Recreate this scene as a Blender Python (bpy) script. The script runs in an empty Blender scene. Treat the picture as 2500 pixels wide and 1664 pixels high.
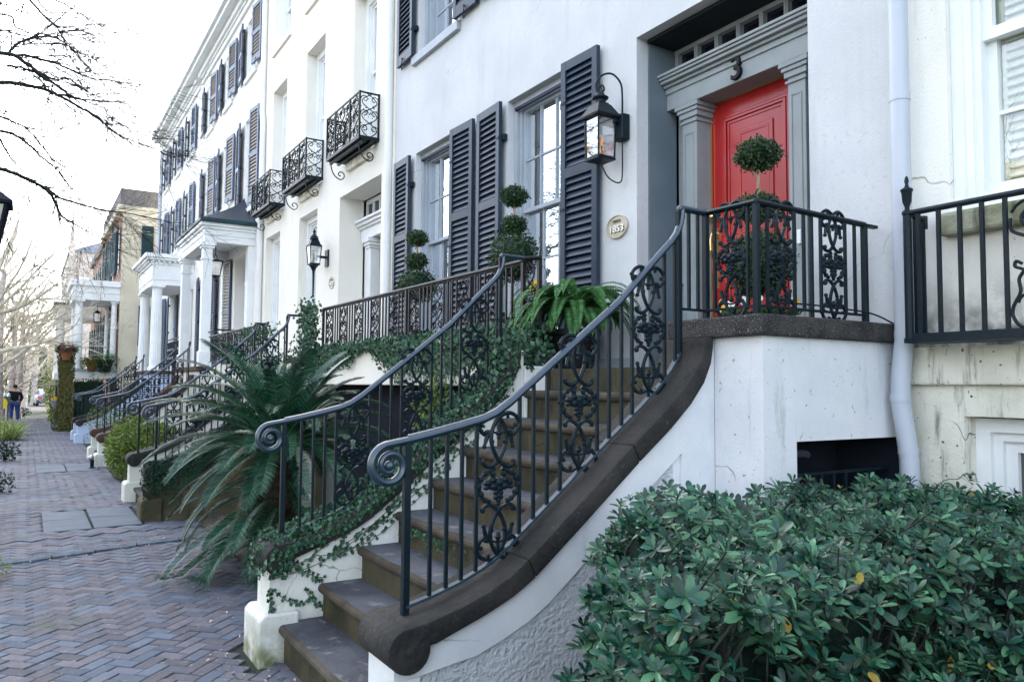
import bpy, bmesh, math, random
from mathutils import Vector, Matrix, noise as mnoise
sc = bpy.context.scene
COL = sc.collection
PI = math.pi
V = Vector

# ------------------------------------------------------------------ helpers
class MB:
    """collects polygons; build() makes one mesh object"""
    def __init__(s): s.v = []; s.f = []; s.m = []
    def poly(s, pts, m=0):
        n = len(s.v); s.v += [tuple(p) for p in pts]; s.f.append(tuple(range(n, n+len(pts)))); s.m.append(m)
    def box(s, x0, x1, y0, y1, z0, z1, m=0):
        if x0 > x1: x0, x1 = x1, x0
        if y0 > y1: y0, y1 = y1, y0
        if z0 > z1: z0, z1 = z1, z0
        n = len(s.v)
        s.v += [(x0,y0,z0),(x1,y0,z0),(x1,y1,z0),(x0,y1,z0),(x0,y0,z1),(x1,y0,z1),(x1,y1,z1),(x0,y1,z1)]
        for q in ((0,3,2,1),(4,5,6,7),(0,1,5,4),(1,2,6,5),(2,3,7,6),(3,0,4,7)):
            s.f.append(tuple(n+i for i in q)); s.m.append(m)
        return s
    def hexa(s, p, m=0):
        n = len(s.v); s.v += [tuple(q) for q in p]
        for q in ((0,3,2,1),(4,5,6,7),(0,1,5,4),(1,2,6,5),(2,3,7,6),(3,0,4,7)):
            s.f.append(tuple(n+i for i in q)); s.m.append(m)
    def bar(s, a, b, w, d=None, m=0, up=(0,0,1)):
        a = V(a); b = V(b); d = d or w
        t = (b-a)
        if t.length < 1e-6: return
        t.normalize(); u = V(up)
        if abs(t.dot(u)) > .98: u = V((0,1,0))
        r = t.cross(u).normalized(); u = r.cross(t).normalized()
        r *= w/2; u *= d/2
        s.hexa([a-r-u, a+r-u, a+r+u, a-r+u, b-r-u, b+r-u, b+r+u, b-r+u], m)
    def tube(s, pts, r, n=6, m=0, caps=True, ry=None, up=None):
        """r: number or list; ry: optional second radius (along up)"""
        pts = [V(p) for p in pts]; k = len(pts)
        if k < 2: return
        rs = r if isinstance(r, (list, tuple)) else [r]*k
        base = len(s.v); prevu = None
        for i, p in enumerate(pts):
            t = (pts[min(i+1,k-1)] - pts[max(i-1,0)])
            if t.length < 1e-9: t = V((0,0,1))
            t.normalize()
            if up is not None: u = V(up)
            elif prevu is None: u = V((0,0,1)) if abs(t.z) < .9 else V((1,0,0))
            else: u = prevu
            a = t.cross(u)
            if a.length < 1e-6: a = t.cross(V((0.3,1,0.2)))
            a.normalize(); u = a.cross(t).normalized(); prevu = u
            k1 = rs[i]; k2 = rs[i]*ry if ry else rs[i]
            for j in range(n):
                th = 2*PI*j/n
                s.v.append(tuple(p + a*(math.cos(th)*k1) + u*(math.sin(th)*k2)))
        for i in range(k-1):
            for j in range(n):
                j2 = (j+1) % n
                s.f.append((base+i*n+j, base+i*n+j2, base+(i+1)*n+j2, base+(i+1)*n+j)); s.m.append(m)
        if caps:
            s.f.append(tuple(base+j for j in range(n))[::-1]); s.m.append(m)
            s.f.append(tuple(base+(k-1)*n+j for j in range(n))); s.m.append(m)
    def lathe(s, c, prof, n=16, m=0, sq=False):
        """prof: list of (r, z) bottom to top, around vertical axis at c"""
        base = len(s.v); k = len(prof)
        off = PI/4 if sq else 0
        for r, z in prof:
            for j in range(n):
                th = 2*PI*j/n + off
                s.v.append((c[0]+r*math.cos(th), c[1]+r*math.sin(th), c[2]+z))
        for i in range(k-1):
            for j in range(n):
                j2 = (j+1) % n
                s.f.append((base+i*n+j, base+i*n+j2, base+(i+1)*n+j2, base+(i+1)*n+j)); s.m.append(m)
        s.f.append(tuple(base+j for j in range(n))[::-1]); s.m.append(m)
        s.f.append(tuple(base+(k-1)*n+j for j in range(n))); s.m.append(m)
    def prism_xz(s, poly, y0, y1, m=0):
        """polygon in XZ extruded along Y"""
        n = len(s.v); k = len(poly)
        s.v += [(x, y0, z) for x, z in poly] + [(x, y1, z) for x, z in poly]
        s.f.append(tuple(range(n, n+k))); s.m.append(m)
        s.f.append(tuple(range(n+2*k-1, n+k-1, -1))); s.m.append(m)
        for i in range(k):
            j = (i+1) % k
            s.f.append((n+i, n+k+i, n+k+j, n+j)); s.m.append(m)
    def ribbon_xz(s, top, bot, y0, y1, m=0):
        """band between two polylines of equal length in XZ, extruded along Y"""
        k = len(top)
        for i in range(k-1):
            a, b, c, d = top[i], top[i+1], bot[i+1], bot[i]
            s.poly([(a[0],y0,a[1]),(b[0],y0,b[1]),(c[0],y0,c[1]),(d[0],y0,d[1])], m)
            s.poly([(d[0],y1,d[1]),(c[0],y1,c[1]),(b[0],y1,b[1]),(a[0],y1,a[1])], m)
            s.poly([(a[0],y0,a[1]),(a[0],y1,a[1]),(b[0],y1,b[1]),(b[0],y0,b[1])], m)
            s.poly([(d[0],y0,d[1]),(c[0],y0,c[1]),(c[0],y1,c[1]),(d[0],y1,d[1])], m)
        for i in (0, k-1):
            a, d = top[i], bot[i]
            s.poly([(a[0],y0,a[1]),(d[0],y0,d[1]),(d[0],y1,d[1]),(a[0],y1,a[1])], m)
    def cyl_y(s, cx, cz, r, y0, y1, n=24, m=0):
        s.prism_xz([(cx+r*math.cos(2*PI*j/n), cz+r*math.sin(2*PI*j/n)) for j in range(n)], y0, y1, m)
    def ball(s, c, r, n=8, k=6, m=0, sz=1.0):
        s.lathe(c, [(max(1e-4, r*math.sin(PI*i/k)), -r*sz*math.cos(PI*i/k)) for i in range(k+1)], n, m)
    def leaf(s, p, d, nrm, L, W, fold=.25, curl=0.15, m=0, detail=2):
        """a leaf blade from p along d, face normal about nrm"""
        d = d.normalized(); a = d.cross(nrm)
        if a.length < 1e-5: a = d.cross(V((.31,.2,.9)))
        a.normalize(); u = a.cross(d)
        if detail == 1:
            n = len(s.v)
            q = p + d*(L*.5); e = p + d*L - u*(curl*L)
            s.v += [tuple(p), tuple(q+a*W*.5+u*(fold*W*.5)), tuple(e), tuple(q-a*W*.5+u*(fold*W*.5))]
            s.f += [(n,n+1,n+2),(n,n+2,n+3)]; s.m += [m,m]; return
        n = len(s.v)
        st = ((.0,.10),(.35,.75),(.72,1.0),(.92,.6))
        for t, w in st:
            q = p + d*(L*t) - u*(curl*L*t*t)
            s.v += [tuple(q+a*(W*.5*w)+u*(fold*W*w*.5)), tuple(q), tuple(q-a*(W*.5*w)+u*(fold*W*w*.5))]
        s.v.append(tuple(p + d*L - u*(curl*L)))
        for i in range(3):
            b = n+i*3
            s.f += [(b,b+1,b+4,b+3),(b+1,b+2,b+5,b+4)]; s.m += [m,m]
        b = n+9
        s.f += [(b,b+1,b+3),(b+1,b+2,b+3)]; s.m += [m,m]
    def mesh(s, name, mats, origin=(0,0,0), smooth=False, bevel=0, seg=1):
        me = bpy.data.meshes.new(name)
        o = origin
        me.from_pydata([(x-o[0], y-o[1], z-o[2]) for x, y, z in s.v], [], s.f)
        for mt in (mats if isinstance(mats, (list, tuple)) else [mats]): me.materials.append(mt)
        if any(s.m): me.polygons.foreach_set('material_index', s.m)
        if bevel:
            bm = bmesh.new(); bm.from_mesh(me)
            bmesh.ops.remove_doubles(bm, verts=bm.verts, dist=1e-5)
            bmesh.ops.recalc_face_normals(bm, faces=bm.faces)
            ed = [e for e in bm.edges if len(e.link_faces) == 2 and e.calc_face_angle(0) > .6]
            if ed: bmesh.ops.bevel(bm, geom=ed, offset=bevel, segments=seg, affect='EDGES', profile=.5, clamp_overlap=True)
            bm.to_mesh(me); bm.free()
        if smooth:
            me.polygons.foreach_set('use_smooth', [True]*len(me.polygons))
            try: me.set_sharp_from_angle(angle=math.radians(40))
            except Exception: pass
        me.update()
        return me

ORG = {}
def org(o): return ORG.get(o.name, V((0,0,0)))
def thing(name, loc, label, cat, group=None):
    o = bpy.data.objects.new(name, None); COL.objects.link(o)
    o.location = loc; o.empty_display_size = .1
    o['label'] = label; o['category'] = cat
    if group: o['group'] = group
    ORG[o.name] = V(loc); return o
def part(name, mb, mats, parent, smooth=False, bevel=0, seg=1, label=None, kind=None):
    me = mb.mesh(name, mats, org(parent), smooth, bevel, seg)
    o = bpy.data.objects.new(name, me); COL.objects.link(o); o.parent = parent
    ORG[o.name] = org(parent)
    if label: o['label'] = label
    if kind: o['kind'] = kind
    return o
def share(src, parent, d=(0,0,0), name=None):
    """another part using the mesh of src, moved by d"""
    o = bpy.data.objects.new(name or src.name.split('.')[0], src.data); COL.objects.link(o)
    o.parent = parent; o.location = V(src.location)+V(d); ORG[o.name] = org(parent)
    return o
def solo(name, mb, mats, loc, label, cat, group=None, smooth=False, bevel=0, seg=1, kind=None):
    """a thing that is one mesh"""
    me = mb.mesh(name, mats, loc, smooth, bevel, seg)
    o = bpy.data.objects.new(name, me); COL.objects.link(o); o.location = loc; ORG[o.name] = V(loc)
    o['label'] = label; o['category'] = cat
    if group: o['group'] = group
    if kind: o['kind'] = kind
    return o
def struct(name, mb, mats, smooth=False, bevel=0, kind='structure', label=None, cat=None):
    me = mb.mesh(name, mats, (0,0,0), smooth, bevel)
    o = bpy.data.objects.new(name, me); COL.objects.link(o); o['kind'] = kind
    if label: o['label'] = label
    if cat: o['category'] = cat
    return o
def copy_tree(o, d, label=None, parent=None):
    c = o.copy(); COL.objects.link(c)
    if parent is None: c.location = V(o.location)+V(d)
    else: c.parent = parent
    if label: c['label'] = label
    for ch in o.children: copy_tree(ch, d, None, c)
    return c

# ------------------------------------------------------------------ materials
def mat(name, col, rough=.6, col2=None, nscale=6, ndetail=4, stretch=(1,1,1), bump=0, bscale=60, bdist=.004,
        spec=None, metal=0, island=0, island_hue=None, stain=None, contrast=(.35,.65), speck=None, trans=None, low=None, cracks=None):
    m = bpy.data.materials.new(name); m.use_nodes = True
    nt = m.node_tree; N = nt.nodes; L = nt.links
    b = N['Principled BSDF']; b.inputs['Roughness'].default_value = rough
    b.inputs['Specular IOR Level'].default_value = spec if spec is not None else (.5 if rough < .5 else .18); b.inputs['Metallic'].default_value = metal
    tc = N.new('ShaderNodeTexCoord'); mp = N.new('ShaderNodeMapping'); mp.inputs['Scale'].default_value = stretch
    L.new(tc.outputs['Object'], mp.inputs['Vector'])
    def rgb(c): 
        n = N.new('ShaderNodeRGB'); n.outputs[0].default_value = (*c, 1); return n.outputs[0]
    def mix(f, a, c, bt='MIX'):
        n = N.new('ShaderNodeMix'); n.data_type = 'RGBA'; n.blend_type = bt
        if isinstance(f, (int, float)): n.inputs[0].default_value = f
        else: L.new(f, n.inputs[0])
        L.new(a, n.inputs[6]); L.new(c, n.inputs[7]); return n.outputs[2]
    def noise(scale, detail=4, vec=None, rough_=.6):
        n = N.new('ShaderNodeTexNoise'); n.inputs['Scale'].default_value = scale; n.inputs['Detail'].default_value = detail
        n.inputs['Roughness'].default_value = rough_
        L.new(vec or mp.outputs[0], n.inputs['Vector']); return n.outputs['Fac']
    def ramp(f, lo, hi):
        n = N.new('ShaderNodeMapRange'); n.inputs[1].default_value = lo; n.inputs[2].default_value = hi
        n.interpolation_type = 'SMOOTHSTEP'; L.new(f, n.inputs[0]); return n.outputs[0]
    c = rgb(col)
    if col2: c = mix(ramp(noise(nscale, ndetail), *contrast), c, rgb(col2))
    if island:
        g = N.new('ShaderNodeNewGeometry')
        if island_hue:
            c = mix(ramp(g.outputs['Random Per Island'], .35, .9), c, rgb(island_hue))
        mr = N.new('ShaderNodeMapRange'); mr.inputs[3].default_value = 1-island; mr.inputs[4].default_value = 1+island
        mu = N.new('ShaderNodeMath'); mu.operation = 'MULTIPLY'; mu.inputs[1].default_value = 7.31
        fr = N.new('ShaderNodeMath'); fr.operation = 'FRACT'
        L.new(g.outputs['Random Per Island'], mu.inputs[0]); L.new(mu.outputs[0], fr.inputs[0]); L.new(fr.outputs[0], mr.inputs[0])
        hsv = N.new('ShaderNodeHueSaturation'); L.new(mr.outputs[0], hsv.inputs['Value']); L.new(c, hsv.inputs['Color']); c = hsv.outputs[0]
    if stain:      # (colour, vertical-streak scale, lo, hi)
        mp2 = N.new('ShaderNodeMapping'); mp2.inputs['Scale'].default_value = (stain[1], stain[1], stain[1]*.12)
        L.new(tc.outputs['Object'], mp2.inputs['Vector'])
        c = mix(ramp(noise(1.0, 6, mp2.outputs[0], .7), stain[2], stain[3]), c, rgb(stain[0]))
    if low:        # (colour, z0, z1): grime that fades upwards from z0 to z1 (object space)
        sp = N.new('ShaderNodeSeparateXYZ'); L.new(tc.outputs['Object'], sp.inputs[0])
        f = ramp(sp.outputs[2], low[2], low[1])
        mm = N.new('ShaderNodeMath'); mm.operation = 'MULTIPLY'; L.new(f, mm.inputs[0]); L.new(ramp(noise(5, 5), .3, .62), mm.inputs[1])
        c = mix(mm.outputs[0], c, rgb(low[0]))
    if cracks:     # (colour, cell scale, width, mask threshold): hairline cracks in patches
        nn = N.new('ShaderNodeTexNoise'); nn.inputs['Scale'].default_value = cracks[1]*2.5; nn.inputs['Detail'].default_value = 3; L.new(mp.outputs[0], nn.inputs['Vector'])
        vm = N.new('ShaderNodeVectorMath'); vm.operation = 'MULTIPLY_ADD'; vm.inputs[1].default_value = (.35/cracks[1],)*3; L.new(nn.outputs['Color'], vm.inputs[0]); L.new(mp.outputs[0], vm.inputs[2])
        vo = N.new('ShaderNodeTexVoronoi'); vo.feature = 'DISTANCE_TO_EDGE'; vo.inputs['Scale'].default_value = cracks[1]; L.new(vm.outputs[0], vo.inputs['Vector'])
        cm_ = N.new('ShaderNodeMath'); cm_.operation = 'MULTIPLY'; L.new(ramp(vo.outputs['Distance'], cracks[2], 0), cm_.inputs[0]); L.new(ramp(noise(cracks[1]*.9, 2), cracks[3], cracks[3]+.06), cm_.inputs[1])
        c = mix(cm_.outputs[0], c, rgb(cracks[0]))
    if speck:      # (colour, scale, lo, hi)
        c = mix(ramp(noise(speck[1], 2), speck[2], speck[3]), c, rgb(speck[0]))
    L.new(c, b.inputs['Base Color'])
    if bump:
        bn = N.new('ShaderNodeBump'); bn.inputs['Strength'].default_value = bump; bn.inputs['Distance'].default_value = bdist
        L.new(noise(bscale, 5), bn.inputs['Height']); L.new(bn.outputs[0], b.inputs['Normal'])
    if trans:      # leaf translucency
        tr = N.new('ShaderNodeBsdfTranslucent'); L.new(c, tr.inputs['Color'])
        ms = N.new('ShaderNodeMixShader'); ms.inputs[0].default_value = trans
        L.new(b.outputs[0], ms.inputs[1]); L.new(tr.outputs[0], ms.inputs[2]); L.new(ms.outputs[0], N['Material Output'].inputs['Surface'])
    return m
def glassmat(name, behind, mirror=.5, wav=.02, tint=(.9,.95,1)):
    m = bpy.data.materials.new(name); m.use_nodes = True
    nt = m.node_tree; N = nt.nodes; L = nt.links; N.remove(N['Principled BSDF'])
    d = N.new('ShaderNodeBsdfDiffuse'); d.inputs[0].default_value = (*behind, 1)
    g = N.new('ShaderNodeBsdfGlossy'); g.inputs['Roughness'].default_value = .015; g.inputs[0].default_value = (*tint, 1)
    lw = N.new('ShaderNodeLayerWeight'); lw.inputs[0].default_value = .35
    mr = N.new('ShaderNodeMapRange'); mr.inputs[3].default_value = mirror; mr.inputs[4].default_value = min(1, mirror+.4)
    L.new(lw.outputs['Facing'], mr.inputs[0])
    ms = N.new('ShaderNodeMixShader'); L.new(mr.outputs[0], ms.inputs[0]); L.new(d.outputs[0], ms.inputs[1]); L.new(g.outputs[0], ms.inputs[2])
    tc = N.new('ShaderNodeTexCoord'); n = N.new('ShaderNodeTexNoise'); n.inputs['Scale'].default_value = 7; n.inputs['Detail'].default_value = 1
    L.new(tc.outputs['Object'], n.inputs['Vector'])
    bn = N.new('ShaderNodeBump'); bn.inputs['Strength'].default_value = wav; bn.inputs['Distance'].default_value = .05
    L.new(n.outputs['Fac'], bn.inputs['Height']); L.new(bn.outputs[0], g.inputs['Normal'])
    L.new(ms.outputs[0], N['Material Output'].inputs['Surface'])
    return m

M = {}
M['stucco_grey'] = mat('stucco_grey', (.60,.61,.62), .88, (.52,.535,.545), .8, 8, bump=.45, bscale=60, bdist=.006, stain=((.44,.455,.465), 3.5, .50, .86), speck=((.52,.53,.54), 26, .58, .70), cracks=((.36,.37,.38), .7, .0045, .56))
M['stucco_base'] = mat('stucco_base', (.72,.73,.745), .88, (.61,.63,.655), 1.3, 8, bump=.5, bscale=90, bdist=.006, stain=((.22,.24,.22), 10, .57, .88), speck=((.36,.38,.37), 34, .66, .74), low=((.30,.32,.27), .3, 1.1), cracks=((.25,.26,.26), 1.2, .006, .56))
M['stucco_rough'] = mat('stucco_rough', (.66,.68,.70), .9, (.55,.57,.60), 3, bump=1, bscale=45, bdist=.03, stain=((.45,.47,.48), 4, .5, .8))
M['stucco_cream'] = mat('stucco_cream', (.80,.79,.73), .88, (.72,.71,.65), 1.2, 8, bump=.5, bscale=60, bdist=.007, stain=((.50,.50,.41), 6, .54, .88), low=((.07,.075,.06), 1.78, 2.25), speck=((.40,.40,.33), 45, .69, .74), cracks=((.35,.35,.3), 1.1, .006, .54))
M['stucco_dirty'] = mat('stucco_dirty', (.80,.78,.68), .9, (.62,.61,.51), 2.2, 8, bump=.7, bscale=45, bdist=.009, stain=((.13,.135,.09), 15, .51, .74), speck=((.09,.09,.07), 34, .67, .73), cracks=((.10,.10,.08), 1.6, .010, .50))
M['stucco_white'] = mat('stucco_white', (.83,.80,.73), .85, (.78,.75,.67), .9, 8, bump=.3, bscale=60, bdist=.005, stain=((.58,.54,.42), 5, .56, .88), cracks=((.5,.48,.42), .8, .005, .58))
M['stucco_pale'] = mat('stucco_pale', (.83,.81,.77), .85, (.78,.76,.72), .8, 8, stain=((.64,.61,.54), 3.5, .58, .9))
M['trim_white'] = mat('trim_white', (.80,.82,.82), .5, (.74,.76,.76), 3)
M['trim_grey'] = mat('trim_grey', (.30,.33,.34), .55, (.25,.28,.29), 2.5, 8, bump=.2, bscale=40, stain=((.17,.19,.19), 9, .58, .9))
M['trim_bluegrey'] = mat('trim_bluegrey', (.37,.41,.45), .5, (.33,.37,.41), 3, bump=.08, bscale=50)
M['reveal_grey'] = mat('reveal_grey', (.155,.19,.215), .6, (.125,.16,.185), 2)
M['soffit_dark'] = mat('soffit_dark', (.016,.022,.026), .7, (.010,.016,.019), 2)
M['shutter_navy'] = mat('shutter_navy', (.019,.034,.060), .45, (.014,.027,.050), 4, spec=.3)
M['shutter_blue'] = mat('shutter_blue', (.050,.085,.150), .45, (.042,.072,.13), 4)
M['shutter_tan_lit'] = mat('shutter_tan_lit', (.30,.27,.24), .5, (.25,.225,.2), 4)  # slats toned as if warmly sunlit, light put into the colour
M['shutter_green'] = mat('shutter_green', (.015,.045,.055), .5, (.02,.055,.065), 4)
M['louvre_dark'] = mat('louvre_dark', (.02,.025,.045), .6)  # backs the slats, gap shade put into the colour; also shutter bars
M['iron'] = mat('iron', (.0035,.010,.015), .45, (.006,.015,.021), 30, bump=.25, bscale=220, bdist=.002, spec=.2)
M['iron_rail'] = mat('iron_rail', (.011,.030,.052), .33, (.016,.038,.062), 18, bump=.1, bscale=200, bdist=.002, spec=.8)
M['iron_brown'] = mat('iron_brown', (.010,.010,.013), .48, (.020,.017,.018), 40, bump=.3, bscale=200, bdist=.002, spec=.3)
M['red_door'] = mat('red_door', (.40,.016,.016), .24, (.29,.010,.011), 2.5, 9, bump=.2, bscale=24, bdist=.002, spec=.55, stretch=(1,1,.12), low=((.20,.014,.012), 1.7, 2.3))
M['brass'] = mat('brass', (.75,.55,.26), .25, metal=1)
M['pewter'] = mat('pewter', (.010,.011,.012), .55)
M['coping_stone'] = mat('coping_stone', (.044,.041,.038), .82, (.017,.018,.019), 3.0, 10, bump=.9, bscale=34, bdist=.012, stain=((.028,.033,.022), 7, .48, .78), speck=((.085,.082,.076), 60, .64, .78))
M['coping_brown'] = mat('coping_brown', (.080,.046,.040), .8, (.055,.034,.031), 4, 6, bump=.5, bscale=50, bdist=.008)
M['tread_slate'] = mat('tread_slate', (.092,.098,.112), .66, (.042,.046,.055), 2.6, 10, bump=.8, bscale=18, bdist=.012, contrast=(.3,.72), speck=((.17,.168,.16), 9, .58, .74), cracks=((.015,.015,.016), 3, .012, .58))
M['riser_moss'] = mat('riser_moss', (.070,.062,.038), .9, (.030,.029,.018), 3, 8, bump=.7, bscale=40, bdist=.01, stain=((.105,.094,.046), 10, .5, .76), cracks=((.01,.01,.008), 3, .012, .56))
M['nosing'] = mat('nosing', (.075,.064,.046), .8, (.040,.034,.026), 7, 6, bump=.6, bscale=60, bdist=.008)
M['granite'] = mat('granite', (.050,.046,.045), .7, (.018,.019,.020), 7, 6, bump=.5, bscale=140, bdist=.004, speck=((.26,.25,.24), 150, .60, .68))
M['brick_pave'] = mat('brick_pave', (.124,.118,.136), .8, (.092,.092,.108), 9, 6, bump=.7, bscale=50, bdist=.007, island=.24, island_hue=(.090,.110,.145), stain=((.075,.086,.055), 1.3, .53, .76), speck=((.19,.185,.18), 26, .62, .75))
M['pave_bed'] = mat('pave_bed', (.026,.032,.036), .95, (.040,.052,.016), 1.2, 6, bump=.6, bscale=40, bdist=.01)
M['slate_slab'] = mat('slate_slab', (.075,.10,.13), .7, (.058,.08,.105), 4, 6, bump=.3, bscale=40, bdist=.005)
M['drain_stone'] = mat('drain_stone', (.095,.125,.165), .7, (.055,.07,.09), 7, 6, bump=.6, bscale=40, bdist=.01)
M['soil'] = mat('soil', (.05,.04,.032), .95, (.10,.085,.07), 20, 6, bump=1, bscale=40, bdist=.03)
M['asphalt'] = mat('asphalt', (.07,.07,.072), .9, (.05,.05,.052), 3, bump=.4, bscale=80)
M['ground_far'] = mat('ground_far', (.10,.11,.07), .95, (.07,.08,.05), .6)
M['grass'] = mat('grass', (.10,.16,.04), .8, (.06,.11,.03), 30, island=.3, trans=.25)
M['dark'] = mat('dark', (.006,.009,.014), .9)
M['basement'] = mat('basement', (.012,.016,.024), .95, (.008,.01,.016), 2)  # near-black: the shade below the terraces put into the colour
M['glass_sky'] = glassmat('glass_sky', (.34,.36,.36), .68, .012)
M['glass_pale'] = glassmat('glass_pale', (.42,.44,.43), .30)
M['glass_dark'] = glassmat('glass_dark', (.006,.006,.012), .04)
M['glass_lamp'] = glassmat('glass_lamp', (.35,.36,.36), .42, .08)
M['curtain'] = mat('curtain', (.62,.64,.62), .9, (.5,.52,.5), 12, stretch=(1,1,.05))
M['blind'] = mat('blind', (.66,.70,.60), .6, (.46,.52,.36), 9, 6)
M['downpipe'] = mat('downpipe', (.47,.51,.57), .4, (.44,.48,.54), 2)
M['downpipe_white'] = mat('downpipe_white', (.74,.74,.72), .45, (.7,.7,.68), 2)
M['slate_roof'] = mat('slate_roof', (.02,.03,.045), .5, (.03,.045,.06), 20, bump=.5, bscale=25, bdist=.02)
M['plaque'] = mat('plaque', (.46,.42,.33), .45, (.40,.36,.28), 20, metal=.3)
M['plaque_text'] = mat('plaque_text', (.80,.77,.68), .4)
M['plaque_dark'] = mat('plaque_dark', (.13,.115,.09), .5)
M['leaf_hedge'] = mat('leaf_hedge', (.005,.040,.028), .34, (.010,.058,.033), 3, island=.72, island_hue=(.048,.128,.062), spec=.35, trans=.06)
M['leaf_yellow'] = mat('leaf_yellow', (.45,.34,.035), .45, (.30,.20,.03), 30, island=.35, trans=.2)
M['leaf_box'] = mat('leaf_box', (.014,.042,.014), .45, (.024,.060,.018), 6, island=.4, island_hue=(.032,.066,.016), trans=.12)
M['leaf_ivy'] = mat('leaf_ivy', (.017,.066,.040), .45, (.030,.088,.042), 4, island=.55, island_hue=(.068,.130,.075), spec=.35, trans=.12)
M['leaf_palm'] = mat('leaf_palm', (.003,.036,.022), .38, (.007,.052,.030), 3, island=.65, island_hue=(.040,.115,.055), spec=.38, trans=.08)
M['leaf_fern'] = mat('leaf_fern', (.085,.225,.065), .5, (.055,.165,.05), 5, island=.45, spec=.25, trans=.35)
M['leaf_bush'] = mat('leaf_bush', (.15,.21,.035), .5, (.09,.15,.03), 4, island=.4, spec=.25, trans=.25)
M['leaf_lit'] = mat('leaf_lit', (.20,.26,.08), .5, (.12,.18,.05), 4, island=.4, trans=.3)  # sunlight put into a brighter leaf colour
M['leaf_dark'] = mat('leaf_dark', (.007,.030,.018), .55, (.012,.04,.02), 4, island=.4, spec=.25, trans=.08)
M['vine_dry'] = mat('vine_dry', (.075,.095,.028), .6, (.12,.10,.04), 4, island=.45, trans=.2)
M['petal_yellow'] = mat('petal_yellow', (.80,.52,.02), .5, island=.15, trans=.3)
M['petal_white'] = mat('petal_white', (.8,.78,.7), .5, island=.1, trans=.3)
M['petal_pink'] = mat('petal_pink', (.55,.05,.30), .5, island=.2, trans=.3)
M['petal_red'] = mat('petal_red', (.5,.03,.05), .5, island=.2)
M['stem'] = mat('stem', (.10,.075,.045), .8, (.06,.05,.03), 30)
M['stem_pale'] = mat('stem_pale', (.36,.28,.19), .8, (.24,.18,.12), 30, bump=.5, bscale=80)
M['twig_dark'] = mat('twig_dark', (.035,.04,.035), .9)
M['bark'] = mat('bark', (.035,.035,.045), .9, (.06,.055,.055), 12, bump=.8, bscale=40, bdist=.02)
M['bark_pale'] = mat('bark_pale', (.56,.49,.45), .9, (.34,.30,.29), 8, bump=.6, bscale=30, bdist=.02)
M['twig_pale_hazed'] = mat('twig_pale_hazed', (.62,.57,.46), .9, (.40,.37,.30), 5)  # pale olive twigs, lightened further in place of distance haze
M['dead_frond'] = mat('dead_frond', (.22,.17,.09), .8, (.12,.09,.05), 10)
M['palm_trunk'] = mat('palm_trunk', (.06,.045,.03), .95, (.03,.025,.02), 20, bump=1, bscale=25, bdist=.04)
M['terracotta'] = mat('terracotta', (.22,.095,.045), .8, (.17,.075,.035), 6)
M['pot_black'] = mat('pot_black', (.012,.014,.016), .5)
M['pot_grey'] = mat('pot_grey', (.22,.25,.30), .7, (.18,.21,.26), 6)
M['yellow_wall'] = mat('yellow_wall', (.66,.61,.48), .9, (.60,.55,.43), 1, bump=.15, bscale=60, stain=((.48,.44,.34), 3, .55, .85))
M['roof_brown'] = mat('roof_brown', (.12,.12,.125), .9, (.17,.155,.145), 2, stretch=(3,3,.4))
M['stoop_cream'] = mat('stoop_cream', (.62,.62,.56), .85, (.52,.53,.46), 2, bump=.3, bscale=60, stain=((.34,.35,.26), 6, .55, .85))
M['stoop_blue'] = mat('stoop_blue', (.42,.50,.66), .8, (.38,.46,.60), 2, bump=.2, bscale=60)
M['stoop_white'] = mat('stoop_white', (.74,.735,.69), .88, (.63,.63,.57), 2.0, 8, bump=.6, bscale=50, bdist=.008, stain=((.36,.36,.26), 8, .55, .84), low=((.13,.15,.06), -.02, .30), speck=((.3,.3,.25), 38, .68, .75), cracks=((.25,.25,.2), 2, .008, .55))
M['stoop_grey'] = mat('stoop_grey', (.73,.74,.745), .88, (.60,.62,.64), 2.0, 8, bump=.5, bscale=90, bdist=.006, stain=((.28,.30,.27), 9, .57, .9), low=((.26,.28,.22), -.05, .45), cracks=((.3,.3,.3), 1.4, .006, .57))
M['sill_mossy'] = mat('sill_mossy', (.36,.36,.27), .9, (.16,.18,.09), 4, 8, bump=.7, bscale=50, bdist=.01, stain=((.07,.08,.05), 12, .5, .75))
M['iron_bar'] = mat('iron_bar', (.022,.040,.058), .5, (.03,.05,.07), 20, spec=.3)
M['pipe_dim'] = mat('pipe_dim', (.05,.06,.075), .6)
M['flame'] = mat('flame', (1,.5,.15), .5)
_b = M['flame'].node_tree.nodes['Principled BSDF']; _b.inputs['Emission Color'].default_value = (1,.45,.12,1); _b.inputs['Emission Strength'].default_value = 1.3
M['skin'] = mat('skin', (.45,.25,.18), .6)
M['hair'] = mat('hair', (.012,.012,.016), .6)
M['cloth_black'] = mat('cloth_black', (.008,.01,.018), .8)
M['denim'] = mat('denim', (.03,.07,.22), .85, (.045,.095,.28), 12)
M['shoe'] = mat('shoe', (.05,.06,.09), .6)
M['steel'] = mat('steel', (.35,.38,.42), .3, metal=.8)
M['meter_grey'] = mat('meter_grey', (.05,.08,.10), .45)
M['sign_yellow'] = mat('sign_yellow', (.70,.62,.03), .5)
M['car_silver'] = mat('car_silver', (.22,.25,.31), .25, metal=.5)
M['car_white'] = mat('car_white', (.55,.55,.56), .25)
M['car_dark'] = mat('car_dark', (.02,.03,.045), .2)
M['car_glass'] = glassmat('car_glass', (.02,.03,.05), .25)
M['rubber'] = mat('rubber', (.012,.012,.013), .8)
M['tail_red'] = mat('tail_red', (.5,.02,.02), .3)
M['cable'] = mat('cable', (.01,.01,.012), .5)
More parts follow.
